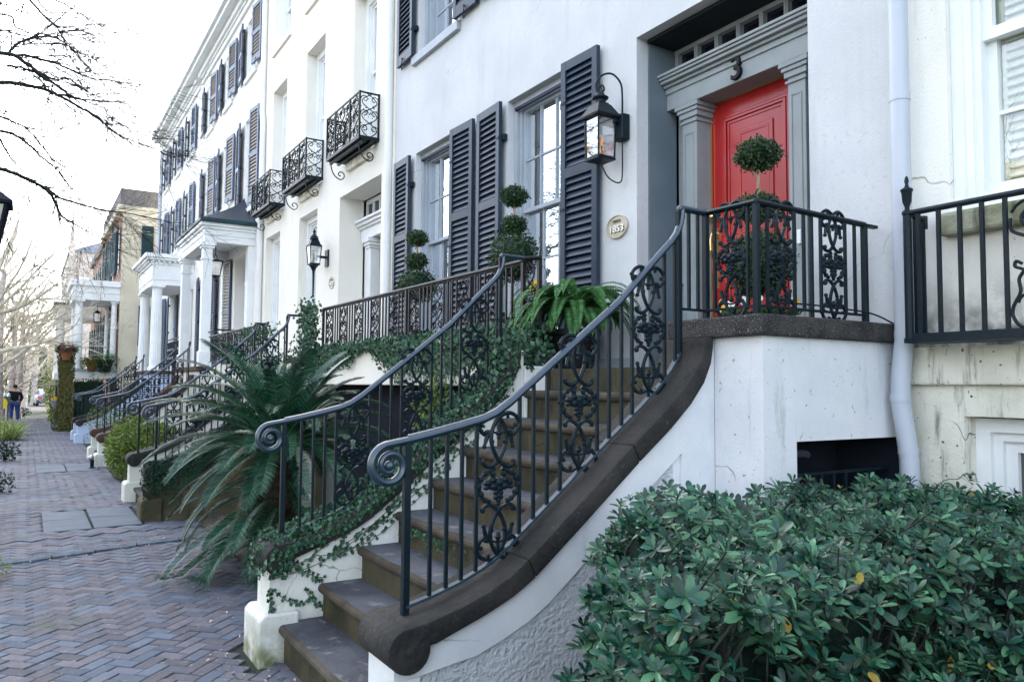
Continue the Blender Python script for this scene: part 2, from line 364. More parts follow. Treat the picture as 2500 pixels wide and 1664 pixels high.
def brickmat(name, c1, c2, mortar, sx=4.6, rot=True):
    m = bpy.data.materials.new(name); m.use_nodes = True
    nt = m.node_tree; N = nt.nodes; L = nt.links; b = N['Principled BSDF']; b.inputs['Roughness'].default_value = .9
    tc = N.new('ShaderNodeTexCoord'); mp = N.new('ShaderNodeMapping')
    if rot: mp.inputs['Rotation'].default_value = (0, PI/2, 0); mp.inputs['Rotation'].default_value = (PI/2, 0, PI/2)
    sp = N.new('ShaderNodeSeparateXYZ'); cb = N.new('ShaderNodeCombineXYZ'); L.new(tc.outputs['Object'], sp.inputs[0])
    ad = N.new('ShaderNodeMath'); L.new(sp.outputs[0], ad.inputs[0]); L.new(sp.outputs[1], ad.inputs[1])
    L.new(ad.outputs[0], cb.inputs[0]); L.new(sp.outputs[2], cb.inputs[1])
    t = N.new('ShaderNodeTexBrick'); t.inputs['Scale'].default_value = sx; t.inputs['Mortar Size'].default_value = .02
    t.inputs['Color1'].default_value = (*c1,1); t.inputs['Color2'].default_value = (*c2,1); t.inputs['Mortar'].default_value = (*mortar,1)
    L.new(cb.outputs[0], t.inputs['Vector']); L.new(t.outputs[0], b.inputs['Base Color'])
    return m
M['brick_red'] = brickmat('brick_red', (.30,.13,.085), (.22,.10,.07), (.42,.38,.33))
M['brick_church_hazed'] = brickmat('brick_church_hazed', (.74,.62,.55), (.68,.55,.48), (.78,.74,.7), 2)  # red brick paled, distance haze put into the colour
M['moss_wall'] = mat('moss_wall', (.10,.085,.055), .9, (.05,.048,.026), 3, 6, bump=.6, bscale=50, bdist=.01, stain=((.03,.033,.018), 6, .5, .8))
# ------------------------------------------------------------------ ironwork ornaments (local u across, v up, thin in the third axis)
def smooth_pts(p, k=3):
    """Catmull-Rom through the points"""
    out = []
    n = len(p)
    for i in range(n-1):
        a, b, c, d = p[max(i-1,0)], p[i], p[i+1], p[min(i+2,n-1)]
        for j in range(k):
            t = j/k
            out.append(tuple(.5*((2*b[q])+(-a[q]+c[q])*t+(2*a[q]-5*b[q]+4*c[q]-d[q])*t*t+(-a[q]+3*b[q]-3*c[q]+d[q])*t**3) for q in range(len(b))))
    out.append(tuple(p[-1])); return out
def orn_scroll(mb, P, sc_=1.0, n=5, k=2):
    """the cast panel of the stair rails: two pairs of crossed C scrolls round a leaf and grape boss. P(u,v,w)->world"""
    px = .000452*sc_
    def T(x, y): return ((x-490)*px, (775-y)*px)
    A = [(385,235),(372,275),(325,278),(278,225),(262,165),(300,105),(370,73),(440,85),(510,130),(560,210),(580,290),(575,370),(550,440),(505,520),(440,575),(380,592),(330,570),(312,545)]
    for sx in (1,-1):
        for fy in (0,1):
            q = [T(490+(x-490)*sx, 1550-y if fy else y) for x, y in A]
            q = smooth_pts(q, k)
            mb.tube([P(u, v, .004*sx) for u, v in q], .0098*sc_, n)
            for (x, y, r) in ((318,548,.0115),(330,395,.0095),(300,190,.009),(385,110,.008),(350,262,.010),(560,350,.009),(405,345,.009)):
                u, v = T(490+(x-490)*sx, 1550-y if fy else y); c = P(u, v, 0); mb.ball(c, r*1.22*sc_, 6, 4)
            q = [T(490+(x-490)*sx, 1550-y if fy else y) for x, y in ((385,240),(350,320),(330,395))]
            mb.tube([P(u,v,0) for u,v in q], [.008*sc_,.011*sc_,.007*sc_], n)
        q = [T(490+(x-490)*sx, y) for x, y in ((455,610),(400,640),(335,655),(290,710),(272,775),(290,845),(335,905),(400,925))]
        mb.tube([P(u,v,0) for u,v in smooth_pts(q, k)], .0098*sc_, n)
        for (x, y, r) in ((292,705,.013),(268,775,.014),(296,850,.013),(340,905,.011),(345,655,.012),(430,660,.012)):
            u, v = T(490+(x-490)*sx, y); mb.ball(P(u,v,0), r*1.22*sc_, 6, 4)
        for (x, y, r) in ((370,745,.017),(420,720,.019),(430,780,.020),(355,790,.012)):
            u, v = T(490+(x-490)*sx, y); mb.ball(P(u,v,0), r*1.22*sc_, 7, 4, sz=.8)
        u, v = T(490+(240-490)*sx, 165); u2, v2 = T(490+(262-490)*sx, 165); mb.ball(P(u,v,0), .009*sc_, 6, 4)
        u, v = T(490+(240-490)*sx, 1385); mb.ball(P(u,v,0), .009*sc_, 6, 4)
        u, v = T(490+(238-490)*sx, 775); mb.ball(P(u,v,0), .008*sc_, 6, 4)
    for (x, y, r) in ((490,745,.021),(490,800,.016),(465,840,.012),(515,840,.012),(490,870,.012),(462,885,.011),(518,885,.011),(490,915,.011),(490,945,.009),(490,270,.012),(490,310,.008),(490,1265,.012),(490,1235,.008)):
        u, v = T(x, y); mb.ball(P(u,v,0), r*1.22*sc_, 7, 4)
    for y in (255, 1300):
        q = [T(x, y+dy) for x, dy in ((420,0),(455,12),(490,16),(525,12),(560,0))]
        mb.tube([P(u,v,0) for u,v in q], .005*sc_, n)
def orn_vine(mb, P, w, h, seed, nl=62, n=4):
    """leafy vine panel: serpentine stem, side curls and small cast leaves filling w x h (u from -w/2, v from -h/2)"""
    R = random.Random(seed)
    for s in (1, -1):
        st = [(s*w*.36*math.sin(2*PI*(i/24)*1.5+.3), -h/2+h*i/24) for i in range(25)]
        mb.tube([P(u, v, .003*s) for u, v in st], .0075, n)
    for s in (1, -1):
        for v0 in (h*.36, h*.02, -h*.34):
            q = []
            for i in range(13):
                a = i/12*2.0*PI*.82; r = w*.19*(1-i/18)
                q.append((s*(w*.23)+s*r*math.cos(a), v0+r*math.sin(a)))
            mb.tube([P(u,v,0) for u,v in q], .0068, n)
            mb.ball(P(q[-1][0], q[-1][1], 0), .008, 5, 4)
    for i in range(nl):
        u = R.uniform(-w*.46, w*.46); v = R.uniform(-h*.42, h*.40); a = R.uniform(0, 2*PI); L = R.uniform(.022, .036); W = L*.62
        d = (math.cos(a), math.sin(a)); b = (-d[1], d[0])
        z = R.uniform(-.006,.006)
        p0 = P(u,v,z); p1 = P(u+d[0]*L*.5+b[0]*W*.5, v+d[1]*L*.5+b[1]*W*.5, z+.006); p2 = P(u+d[0]*L, v+d[1]*L, z); p3 = P(u+d[0]*L*.5-b[0]*W*.5, v+d[1]*L*.5-b[1]*W*.5, z+.006)
        q0 = P(u+d[0]*L*.5, v+d[1]*L*.5, z-.008)
        mb.poly([p0,p1,q0]); mb.poly([p1,p2,q0]); mb.poly([p2,p3,q0]); mb.poly([p3,p0,q0]); mb.poly([p0,p3,p2,p1])
def orn_rosette(mb, P, w, h, n=4):
    """open foliate panel of the farther stairs: quatrefoil scrolls with thick knots"""
    for k in (-1, 0, 1):
        c = k*h*.33
        for a0 in range(4):
            q = []
            for i in range(10):
                t = i/9; a = a0*PI/2 + PI/4 + (t-.5)*2.2*(1 if a0 % 2 else -1); r = (.08+.42*math.sin(PI*min(t*1.1, 1)*.8))
                q.append((w*r*math.cos(a), c+h*.33*r*math.sin(a)))
            mb.tube([P(u,v,0) for u,v in q], [.011]*9+[.007], n)
            mb.ball(P(q[-1][0],q[-1][1],0), .015, 5, 4)
        mb.ball(P(0,c,0), .024, 6, 4)
        for s in (1,-1): mb.ball(P(s*w*.38, c, 0), .014, 5, 4)
        if k < 1: mb.ball(P(0, c+h*.165, 0), .017, 5, 4)

# ------------------------------------------------------------------ front stairs
RISE, RUN, NX0 = .1937, .242, 1.28
CTOP = [(1.285,.643),(1.36,.652),(1.51,.690),(1.62,.728),(1.74,.782),(1.83,.845),(2.10,1.058),(2.413,1.306),(2.616,1.462),(2.74,1.57),(2.82,1.655),(2.865,1.73),(2.883,1.79),(2.886,1.829)]
CBOT = [(1.285,.556),(1.40,.566),(1.51,.604),(1.63,.645),(1.76,.70),(1.87,.765),(2.14,.975),(2.455,1.225),(2.66,1.38),(2.79,1.495),(2.88,1.60),(2.93,1.70),(2.945,1.78),(2.947,1.829)]
def ctop(x):
    for (a, b), (c, d) in zip(CTOP, CTOP[1:]):
        if a <= x <= c: return b+(d-b)*(x-a)/max(c-a, 1e-6)
    return CTOP[0][1] if x < CTOP[0][0] else CTOP[-1][1]
def gz(y): return -.0052*max(0, y-4.0)

def stairs(loc_y, width, dz, wallm, copm, treadm, riserm, label, panel=False, copw=.32, moss=True):
    """loc_y: outer near face of the near side wall; width: clear width between the side walls"""
    y0 = loc_y; y1 = y0+copw; y2 = y1+width; y3 = y2+copw
    root = thing('front_stairs', (1.285, (y0+y3)/2, dz), label, 'stairs', 'stone front stairs along the pavement')
    tr = lambda pts: [(x, z+dz) for x, z in pts]
    for (a, b, near) in ((y0, y1, True), (y2, y3, False)):
        w = MB(); ins = .03
        poly = [(1.235,-.1),(1.235,.56)] + CBOT[1:] + [(2.98,1.829),(2.98,-.1)]
        w.prism_xz(tr(poly), a+ins+(.014 if near and panel else 0), b-ins)
        if near and panel:      # raised bands round the recessed rough panel
            e0, e1 = a+ins, a+ins+.022
            low = [(x+.09, z-.125) for x, z in CBOT[2:9]]
            w.ribbon_xz(tr([(1.235,.555),(1.285,.556)]+CBOT[1:9]), tr([(1.2352,.44),(1.345,.445),(1.45,.46)]+low), e0, e1)
            w.box(1.235, 1.345, e0+.001, e1, -.1+dz, .4415+dz)
            out = tr([low[-1]]+CBOT[8:]+[(2.98,1.828),(2.98,-.1),(2.70,-.1)])
            w.prism_xz(out, e0+.0005, e1)
        side = part('side_wall', w, wallm, root)
        if near and panel:
            rp = MB(); rp.poly([(1.345,a+ins+.0125,-.1+dz),(2.70,a+ins+.0125,-.1+dz),(2.70,a+ins+.0125,1.30+dz),(2.62,a+ins+.0125,1.30+dz),(1.95,a+ins+.0125,.70+dz),(1.50,a+ins+.0125,.46+dz),(1.345,a+ins+.0125,.44+dz)])
            part('rough_panel', rp, M['stucco_rough'], side)
        pl = MB(); pl.prism_xz(tr([(1.17,-.1),(1.17,.225),(1.20,.255),(1.40,.255),(1.40,-.1)]), a-.02, b+.02)
        part('plinth', pl, wallm, root, bevel=.012, seg=2)
        for i0, i1 in ((5, 8), (7, len(CTOP))):
            c = MB(); g = .0025; c.ribbon_xz(tr([(CTOP[i0][0]+g, CTOP[i0][1]+g*.8)]+CTOP[i0+1:i1]), tr([(CBOT[i0][0]+g, CBOT[i0][1]+g*.8)]+CBOT[i0+1:i1]), a, b); part('coping_stone', c, copm, root, smooth=True, bevel=.007, seg=2)
        c = MB(); c.ribbon_xz(tr(CTOP[:6]), tr(CBOT[:6]), a, b); c.cyl_y(1.285, .556+dz, .0885, a-.006, b+.006, 28)
        c.cyl_y(1.285, .556+dz, .018, a-.022, b+.022, 10)
        part('coping_scroll', c, copm, root, smooth=True, bevel=.007, seg=2)
    for k in range(1, 9):
        x = NX0+RUN*(k-1); z = RISE*k+dz
        r = MB(); r.box(x+.035, x+RUN+.09, y1-.028, y2+.028, RISE*(k-1)-.1+dz, z-.052)
        st = part('step', r, riserm, root)
        t = MB(); n = 6
        prof = [(x+.028+.028*math.cos(PI/2+PI*i/n), z-.028+.028*math.sin(PI/2+PI*i/n)) for i in range(n+1)] + [(x+RUN+.06, z-.054),(x+RUN+.06, z)]
        # worn, slightly uneven edge: several slices along the step
        R = random.Random(k+int(loc_y*10)); S = 14; sl = []
        for i in range(S+1):
            yy = y1-.024+(y2-y1+.048)*i/S; ox = R.uniform(-.004,.004); oz = R.uniform(-.0025,.001)-.006*math.sin(PI*i/S)
            sl.append([(px+(ox if j <= n else 0), yy, pz+oz) for j, (px, pz) in enumerate(prof)])
        for i in range(S):
            for j in range(len(prof)):
                j2 = (j+1) % len(prof); t.poly([sl[i][j], sl[i][j2], sl[i+1][j2], sl[i+1][j]], 0 if j >= n-0 and j2 == 0 or j == len(prof)-1 else 1)
        t.poly(sl[0][::-1]); t.poly(sl[S])
        part('tread', t, [treadm, M['nosing'] if moss else treadm], st, smooth=True)
    return root, (y0, y1, y2, y3)

def rail_z(x):
    P = [(1.338,1.347),(1.70,1.432),(1.76,1.455),(1.83,1.502),(2.78,2.232+.068),(2.84,2.36),(2.872,2.42),(2.885,2.47),(2.888,2.51)]
    for (a, b), (c, d) in zip(P, P[1:]):
        if a <= x <= c: return b+(d-b)*(x-a)/(c-a)
    return P[0][1] if x < P[0][0] else P[-1][1]
BARS = [1.443,1.519,1.591,1.662,1.882,1.957,2.032,2.105,2.323,2.396,2.474,2.542,2.76,2.833]
ORNS = [(1.773,1.142),(2.212,1.502),(2.65,1.866)]
def stair_rail(y, dz, label, kind='scroll', jog=True, im='iron', rm='iron_rail'):
    root = thing('stair_railing', (1.335, y, .65+dz), label, 'railing', 'iron railings of the front stairs')
    h = MB()
    # scroll end (volute), then the rail up the flight, then the ramp up to the newel
    cxs, czs = 1.258, 1.252; sp = []
    for i in range(44):
        t = i/43; a = PI/2+2*PI*1.62*(1-t); r = .019+.068*t**.9
        sp.append((cxs+r*math.cos(a)*1.0, y, czs+r*math.sin(a)+dz))
    path = sp + [(1.338,y,1.352+dz),(1.45,y,1.374+dz),(1.58,y,1.403+dz),(1.69,y,1.430+dz),(1.755,y,1.456+dz),(1.83,y,1.504+dz),(2.1,y,1.714+dz),(2.45,y,1.986+dz),(2.74,y,2.212+.055+dz),(2.80,y,2.322+dz),(2.845,y,2.375+dz),(2.872,y,2.43+dz),(2.882,y,2.475+dz),(2.884,y,2.512+dz)]
    rs = [.012+.009*min(1, i/26) for i in range(44)] + [.021]*(len(path)-44)
    h.tube(path, rs, 10, ry=.82)
    h.tube([(x, yy-.0, z+.012) for x, yy, z in path[44:-4]], .012, 8)     # raised spine of the moulded rail
    if jog: h.tube([(2.868,y,2.515+dz),(3.06,y,2.512+dz)], .021, 10, ry=.8)
    h.ball((2.876,y,2.512+dz), .0205, 10, 6); h.ball((cxs,y,czs+dz), .022, 10, 6)
    part('handrail', h, M[rm], root, smooth=True)
    b = MB(); pts = [(x, y, ctop(x)+.032+dz) for x in (1.335,1.45,1.58,1.68,1.74,1.83,2.1,2.413,2.616,2.74,2.80,2.84,2.862)]
    for p, q in zip(pts, pts[1:]): b.bar(p, q, .03, .012)
    part('bottom_bar', b, M['iron_bar'], root)
    p = MB(); p.box(1.335-.0145, 1.335+.0145, y-.0145, y+.0145, .63+dz, 1.345+dz); part('post', p, M[im], root, bevel=.002)
    p = MB(); p.box(2.862-.013, 2.862+.013, y-.013, y+.013, 1.68+dz, 2.50+dz); part('post', p, M[im], root, bevel=.002)
    for x in BARS:
        m = MB(); m.box(x-.0072, x+.0072, y-.0072, y+.0072, ctop(x)+.03+dz, rail_z(x)-.008+dz); part('baluster', m, M[im], root)
    first = None
    for x, z in ORNS:
        if first is None:
            m = MB(); P = lambda u, v, w: (x+u, y+w, z+v+dz)
            if kind == 'scroll': orn_scroll(m, P)
            else: orn_rosette(m, P, .22, .5)
            first = part('ornament', m, M[im], root, smooth=True); x0, z0 = x, z
        else: share(first, root, (x-x0, 0, z-z0))
        m = MB(); m.box(x-.0062, x+.0062, y-.0062, y+.0062, z+.235+dz, rail_z(x)-.008+dz); part('stub_bar', m, M[im], root)
        m = MB(); m.box(x-.0062, x+.0062, y-.0062, y+.0062, ctop(x)+.03+dz, z-.235+dz); part('stub_bar', m, M[im], root)
    return root
# ------------------------------------------------------------------ house pieces (facades stand in planes x = const and face -x)
XF = 4.1
def facade(mb, xf, y0, y1, z0, z1, ops, m=0, mr=0):
    """wall plane with openings (ya, yb, za, zb, depth) and their reveals"""
    ys = sorted({y0, y1, *[o[0] for o in ops], *[o[1] for o in ops]}); zs = sorted({z0, z1, *[o[2] for o in ops], *[o[3] for o in ops]})
    for a, b in zip(ys, ys[1:]):
        for c, d in zip(zs, zs[1:]):
            my, mz = (a+b)/2, (c+d)/2
            if any(o[0] < my < o[1] and o[2] < mz < o[3] for o in ops): continue
            mb.poly([(xf,a,c),(xf,a,d),(xf,b,d),(xf,b,c)], m)
    for a, b, c, d, dep in ops:
        x2 = xf+dep
        mb.poly([(xf,a,c),(x2,a,c),(x2,a,d),(xf,a,d)], mr); mb.poly([(xf,b,c),(xf,b,d),(x2,b,d),(x2,b,c)], mr)
        mb.poly([(xf,a,d),(x2,a,d),(x2,b,d),(xf,b,d)], mr); mb.poly([(xf,a,c),(xf,b,c),(x2,b,c),(x2,a,c)], mr)
def body(mb, xf, y0, y1, z0, z1, depth, m=0):
    """ends, back and roof of a house"""
    x1 = xf+depth
    mb.poly([(xf,y0,z0),(x1,y0,z0),(x1,y0,z1),(xf,y0,z1)], m); mb.poly([(xf,y1,z0),(xf,y1,z1),(x1,y1,z1),(x1,y1,z0)], m)
    mb.poly([(x1,y0,z0),(x1,y1,z0),(x1,y1,z1),(x1,y0,z1)], m); mb.poly([(xf,y0,z1),(x1,y0,z1),(x1,y1,z1),(xf,y1,z1)], m)
def window(root, y0, y1, z0, z1, xf, dep, fm, cols=3, rows=(2,3), meet=.6, pane=None, bar=.018, fw=.07, curtain=None, blind=False, name='window'):
    """double-hung sash set in the opening at depth dep"""
    x = xf+dep
    f = MB()     # box frame with a stepped jamb
    for (a, b, c, d) in ((y0, y0+fw, z0, z1), (y1-fw, y1, z0, z1), (y0+fw, y1-fw, z1-fw, z1), (y0+fw, y1-fw, z0, z0+fw*.8)):
        f.box(x-.07, x+.06, a+.001, b-.001, c+.001, d-.001)
    g = fw+.03
    for (a, b, c, d) in ((y0+fw, y0+g, z0+fw*.8, z1-fw), (y1-g, y1-fw, z0+fw*.8, z1-fw), (y0+g, y1-g, z1-g, z1-fw)):
        f.box(x-.035, x+.055, a, b, c, d)
    fr = part(name, f, fm, root)
    ya, yb, za, zb = y0+g, y1-g, z0+fw*.8, z1-g
    zm = za+(zb-za)*(1-meet) if meet else zb
    s = MB(); st = .034
    def sash(zl, zh, xx, nr):
        s.box(xx, xx+.035, ya, ya+st, zl, zh); s.box(xx, xx+.035, yb-st, yb, zl, zh)
        s.box(xx, xx+.035, ya+st, yb-st, zl, zl+st*1.1); s.box(xx, xx+.035, ya+st, yb-st, zh-st*1.1, zh)
        for i in range(1, cols):
            yy = ya+st+(yb-ya-2*st)*i/cols; s.box(xx+.006, xx+.03, yy-bar/2, yy+bar/2, zl+st*1.1, zh-st*1.1)
        for j in range(1, nr):
            zz = zl+(zh-zl)*j/nr
            for i in range(cols):
                p = ya+st+(yb-ya-2*st)*i/cols+(bar/2 if i else 0); q = ya+st+(yb-ya-2*st)*(i+1)/cols-(bar/2 if i < cols-1 else 0)
                s.box(xx+.008, xx+.028, p, q, zz-bar/2, zz+bar/2)
    if meet: sash(zm-.02, zb, x-.005, rows[0]); sash(za, zm+.025, x+.032, rows[1])
    else: sash(za, zb, x, rows[0])
    part('sash', s, fm, fr)
    p = MB()
    if meet:
        p.poly([(x+.018,ya+.01,zm),(x+.018,ya+.01,zb-.01),(x+.018,yb-.01,zb-.01),(x+.018,yb-.01,zm)])
        p.poly([(x+.052,ya+.01,za+.01),(x+.052,ya+.01,zm),(x+.052,yb-.01,zm),(x+.052,yb-.01,za+.01)])
    else: p.poly([(x+.02,ya+.01,za+.01),(x+.02,ya+.01,zb-.01),(x+.02,yb-.01,zb-.01),(x+.02,yb-.01,za+.01)])
    part('pane', p, pane or M['glass_sky'], fr)
    return fr
def shutter_mesh(w, h, mats, origin=None, t=.04, lv=.055, mids=(.5,), detail=True):
    """louvred leaf: hinge edge at y=0, extends to +y, bottom at z=0, front face at x=0, back at x=t"""
    mb = MB(); st = min(.065, w*.13); rb, rt, rm = .13, .085, .09
    mb.box(0, t, 0, st, 0, h); mb.box(0, t, w-st, w, 0, h)
    edges = [0]+[h*k for k in mids]+[h]
    mb.box(.001, t-.001, st, w-st, 0.001, rb); mb.box(.001, t-.001, st, w-st, h-rt, h-.001)
    for k in mids: mb.box(.001, t-.001, st, w-st, h*k-rm/2, h*k+rm/2)
    for i in range(len(edges)-1):
        lo = edges[i]+(rb if i == 0 else rm/2); hi = edges[i+1]-(rt if i == len(edges)-2 else rm/2)
        n = max(2, int((hi-lo)/lv))
        for j in range(n):
            z = lo+(hi-lo)*(j+.5)/n; s = (hi-lo)/n
            # slat: sloping outwards and down
            mb.hexa([(.004,st,z-s*.36),(.012,st,z-s*.46),(.012,w-st,z-s*.46),(.004,w-st,z-s*.36),(.030,st,z+s*.42),(.036,st,z+s*.32),(.036,w-st,z+s*.32),(.030,w-st,z+s*.42)], 1)
        mb.poly([(t-.003,st,lo),(t-.003,st,hi),(t-.003,w-st,hi),(t-.003,w-st,lo)], 2)
    return mb
_SH = {}
def shutter(root, yh, z0, w, h, side, mats, xf=XF, gap=.035, ang=4, key=None, lv=.064, mids=(.5,), dog=True):
    """side +1: opens towards +y from its hinge at yh; -1: towards -y. ang: degrees it stands off the wall"""
    k = (round(w,3), round(h,3), side, tuple(m.name for m in mats), lv, mids)
    if k not in _SH:
        mb = shutter_mesh(w, h, mats, lv=lv, mids=mids)
        if side < 0: mb.v = [(x, -y, z) for x, y, z in mb.v]; mb.f = [f[::-1] for f in mb.f]
        _SH[k] = mb.mesh('shutter', mats)
    o = bpy.data.objects.new('shutter', _SH[k]); COL.objects.link(o); o.parent = root
    o.location = V((xf-gap-.04, yh, z0)) - org(root); o.rotation_euler = (0, 0, math.radians(ang)*side)
    ORG[o.name] = V((xf-gap-.04, yh, z0))
    # hinges and a scrolled holdback
    if ('hinge', side) not in _SH:
        hm = MB(); hm.box(.03, .075, -.05*side, .02*side, -.03, .03); hm.box(-.006, .0301, 0.001*side, .05*side, -.012, .012); _SH['hinge', side] = hm.mesh('hinge', M['iron'])
        hm = MB(); c = [(-.012, 0, .02), (-.02, 0, -.03), (-.02, .014, -.07), (-.02, -.004, -.105), (-.02, -.028, -.098), (-.02, -.026, -.078)]
        hm.tube(c, .007, 5); hm.tube([(-.012, 0, .02),(-.012, -.018,.045),(-.012, 0,.06),(-.012,.018,.045)], .006, 5); _SH['dog', side] = hm.mesh('shutter_dog', M['iron'])
    for z in (.18*h, .5*h, .86*h):
        ho = bpy.data.objects.new('hinge', _SH['hinge', side]); COL.objects.link(ho); ho.parent = o; ho.location = (0, 0, z)
    if dog:
        ho = bpy.data.objects.new('shutter_dog', _SH['dog', side]); COL.objects.link(ho); ho.parent = o; ho.location = (0, side*w*.55, 0)
    return o
def text_mesh(body, size, depth, mtx, name, mat_, parent):
    cu = bpy.data.curves.new(name, 'FONT'); cu.body = body; cu.size = size; cu.extrude = depth; cu.bevel_depth = depth*.3; cu.align_x = 'CENTER'; cu.align_y = 'CENTER'
    tmp = bpy.data.objects.new(name, cu); COL.objects.link(tmp)
    bpy.context.view_layer.update()
    me = bpy.data.meshes.new_from_object(tmp.evaluated_get(bpy.context.evaluated_depsgraph_get()))
    bpy.data.objects.remove(tmp)
    me.transform(mtx); me.transform(Matrix.Translation(-org(parent))); me.materials.clear(); me.materials.append(mat_)
    o = bpy.data.objects.new(name, me); COL.objects.link(o); o.parent = parent; return o
def on_facade(x, y, z, sx=1, sz=1):
    """matrix taking text in its XY plane to a facade facing -x, upright, reading left to right from the street"""
    return Matrix(((0,0,-1,x),(-sx,0,0,y),(0,sz,0,z),(0,0,0,1)))
def downpipe(root, pts, r, m, collars=(), name='downpipe'):
    p = MB(); p.tube(pts, r, 14); o = part(name, p, m, root, smooth=True)
    if collars:
        for (q, rr) in collars: c = MB(); c.tube([(q[0],q[1],q[2]-.02),(q[0],q[1],q[2]+.02)], rr, 14); part('pipe_collar', c, m, o, smooth=True)
    return o

# ------------------------------------------------------------------ house no. 3 (pale grey, red door)
h3 = thing('row_house', (XF, 6.0, 0), 'pale grey stucco row house with the red front door and dark louvred shutters', 'house', 'row houses along the pavement')
D0, D1, DZ, DT = 3.06, 4.68, 1.70, 4.41
w = MB()
ops = [(D0, D1, DZ, DT, .42), (5.64, 6.67, 1.72, 4.50, .15), (7.84, 8.90, 1.72, 4.52, .15),
       (5.62, 6.66, 5.79, 7.75, .15), (7.80, 8.86, 5.79, 7.75, .15), (4.95, 9.5, .2, 1.5, .3)]
facade(w, XF, 2.44, 9.57, -.3, 11.0, ops); body(w, XF, 2.44, 9.57, -.3, 11.0, 5.5)
wall3 = part('wall', w, M['stucco_grey'], h3)
b = MB(); b.poly([(XF+.3,4.95,.2),(XF+.3,4.95,1.5),(XF+.3,9.5,1.5),(XF+.3,9.5,.2)]); part('basement_shade_wall', b, M['basement'], h3)
b = MB(); b.box(XF-.028, XF-.001, 4.70, 5.62, 1.70, 1.81); part('baseboard', b, M['trim_bluegrey'], h3)
wins3 = []
for (a, b_, c, d) in ((5.64, 6.67, 1.72, 4.50), (7.84, 8.90, 1.72, 4.52)):
    fr = window(h3, a, b_, c, d, XF, .15, M['trim_bluegrey'], 3, (2,3), .40, M['glass_sky'], fw=.055)
    hb = MB(); hb.box(XF+.05, XF+.08, a+.05, b_-.05, d-.105, d-.075); part('shutter_bar', hb, M['louvre_dark'], fr)
    cu = MB()
    for i in range(10):
        y = b_-.14-.022*i; cu.poly([(XF+.24+.012*(i%2),y,c+.1),(XF+.24+.012*(i%2),y,d-.1),(XF+.24+.012*((i+1)%2),y-.022,d-.1),(XF+.24+.012*((i+1)%2),y-.022,c+.1)])
    part('curtain', cu, M['curtain'], fr)
for (a, b_, c, d) in ((5.62, 6.66, 5.79, 7.75), (7.80, 8.86, 5.79, 7.75)):
    fr = window(h3, a, b_, c, d, XF, .15, M['trim_bluegrey'], 3, (2,2), .5, M['glass_sky'])
    s = MB(); s.box(XF-.055, XF+.1, a-.08, b_+.12, c-.115, c-.001); part('sill', s, M['trim_bluegrey'], fr, bevel=.006)
sm = [M['shutter_navy'], M['shutter_navy'], M['louvre_dark']]
for yh, side in ((5.61,-1), (6.70,1), (7.80,-1), (8.94,1)): shutter(h3, yh, 1.80, .50, 2.70, side, sm, gap=.05, ang=-2, mids=(.62,))
for yh, side in ((5.58,-1), (6.70,1), (7.76,-1), (8.90,1)): shutter(h3, yh, 5.79, .50, 1.95, side, sm, gap=.05, ang=-2, mids=(.5,))
# --- recessed entrance: grey trim, darker lining, near-black soffit
XB = XF+.42
for (a, b_) in ((D1-.018, D1-.001), (D0+.001, D0+.018)):    # inner lining of the recess
    ent = MB(); ent.box(XF+.12, XB, a, b_, DZ, DT-.001); part('entrance_lining', ent, M['reveal_grey'], h3)
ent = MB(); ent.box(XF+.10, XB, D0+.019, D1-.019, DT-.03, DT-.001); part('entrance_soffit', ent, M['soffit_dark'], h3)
e = MB()      # entablature with moulded cornice
e.box(4.41, 4.64, D0+.02, D1-.02, 3.852, 4.02); e.box(4.395, 4.64, D0+.02, D1-.02, 3.985, 4.03)
e.box(4.37, 4.64, D0+.02, D1-.02, 4.031, 4.055); e.box(4.335, 4.64, D0+.02, D1-.02, 4.056, 4.082); e.box(4.315, 4.64, D0+.02, D1-.02, 4.083, 4.104); e.box(4.30, 4.64, D0+.02, D1-.02, 4.105, 4.128)
ento = part('entablature', e, M['trim_grey'], h3, bevel=.005, seg=2)
text_mesh('3', .245, .013, on_facade(4.394, 3.90, 3.945, .95, 1.0), 'house_number', M['pewter'], ento)
t = MB(); ty0, ty1, tz0, tz1 = D0+.02, D1-.02, 4.129, DT-.031
t.box(4.50, 4.56, ty0, ty1, tz0, tz0+.05); t.box(4.50, 4.56, ty0, ty1, tz1-.035, tz1)
for i in range(8):
    y = ty0+.02+(ty1-ty0-.04)*i/7; t.box(4.502, 4.558, y-.018, y+.018, tz0+.05, tz1-.035); t.box(4.495, 4.5, y-.004, y+.004, tz0+.05, tz1-.035)
tr = part('transom', t, M['trim_grey'], h3)
t = MB(); t.poly([(4.55,ty0,tz0),(4.55,ty0,tz1),(4.55,ty1,tz1),(4.55,ty1,tz0)]); part('transom_pane', t, M['glass_dark'], tr)
for (a, b_) in ((4.365, 4.52), (3.345, 3.49)):
    p = MB(); p.box(4.45, 4.70, a, b_, DZ, 3.742); p.box(4.442, 4.4495, a+.03, b_-.03, 2.0, 2.02)
    for (q0, q1, q2, q3) in ((a+.028, a+.036, 1.95, 3.62), (b_-.036, b_-.028, 1.95, 3.62), (a+.036, b_-.036, 3.61, 3.62)): p.box(4.4435, 4.45, q0, q1, q2, q3)
    p.box(4.435, 4.70, a-.014, b_+.014, 3.70, 3.722); p.box(4.432, 4.70, a-.02, b_+.02, 3.742, 3.785); p.box(4.418, 4.70, a-.034, b_+.034, 3.786, 3.815); p.box(4.405, 4.70, a-.048, b_+.048, 3.816, 3.851)
    p.box(4.44, 4.70, a-.012, b_+.012, DZ, 1.86)
    part('pilaster', p, M['trim_grey'], h3, bevel=.004)
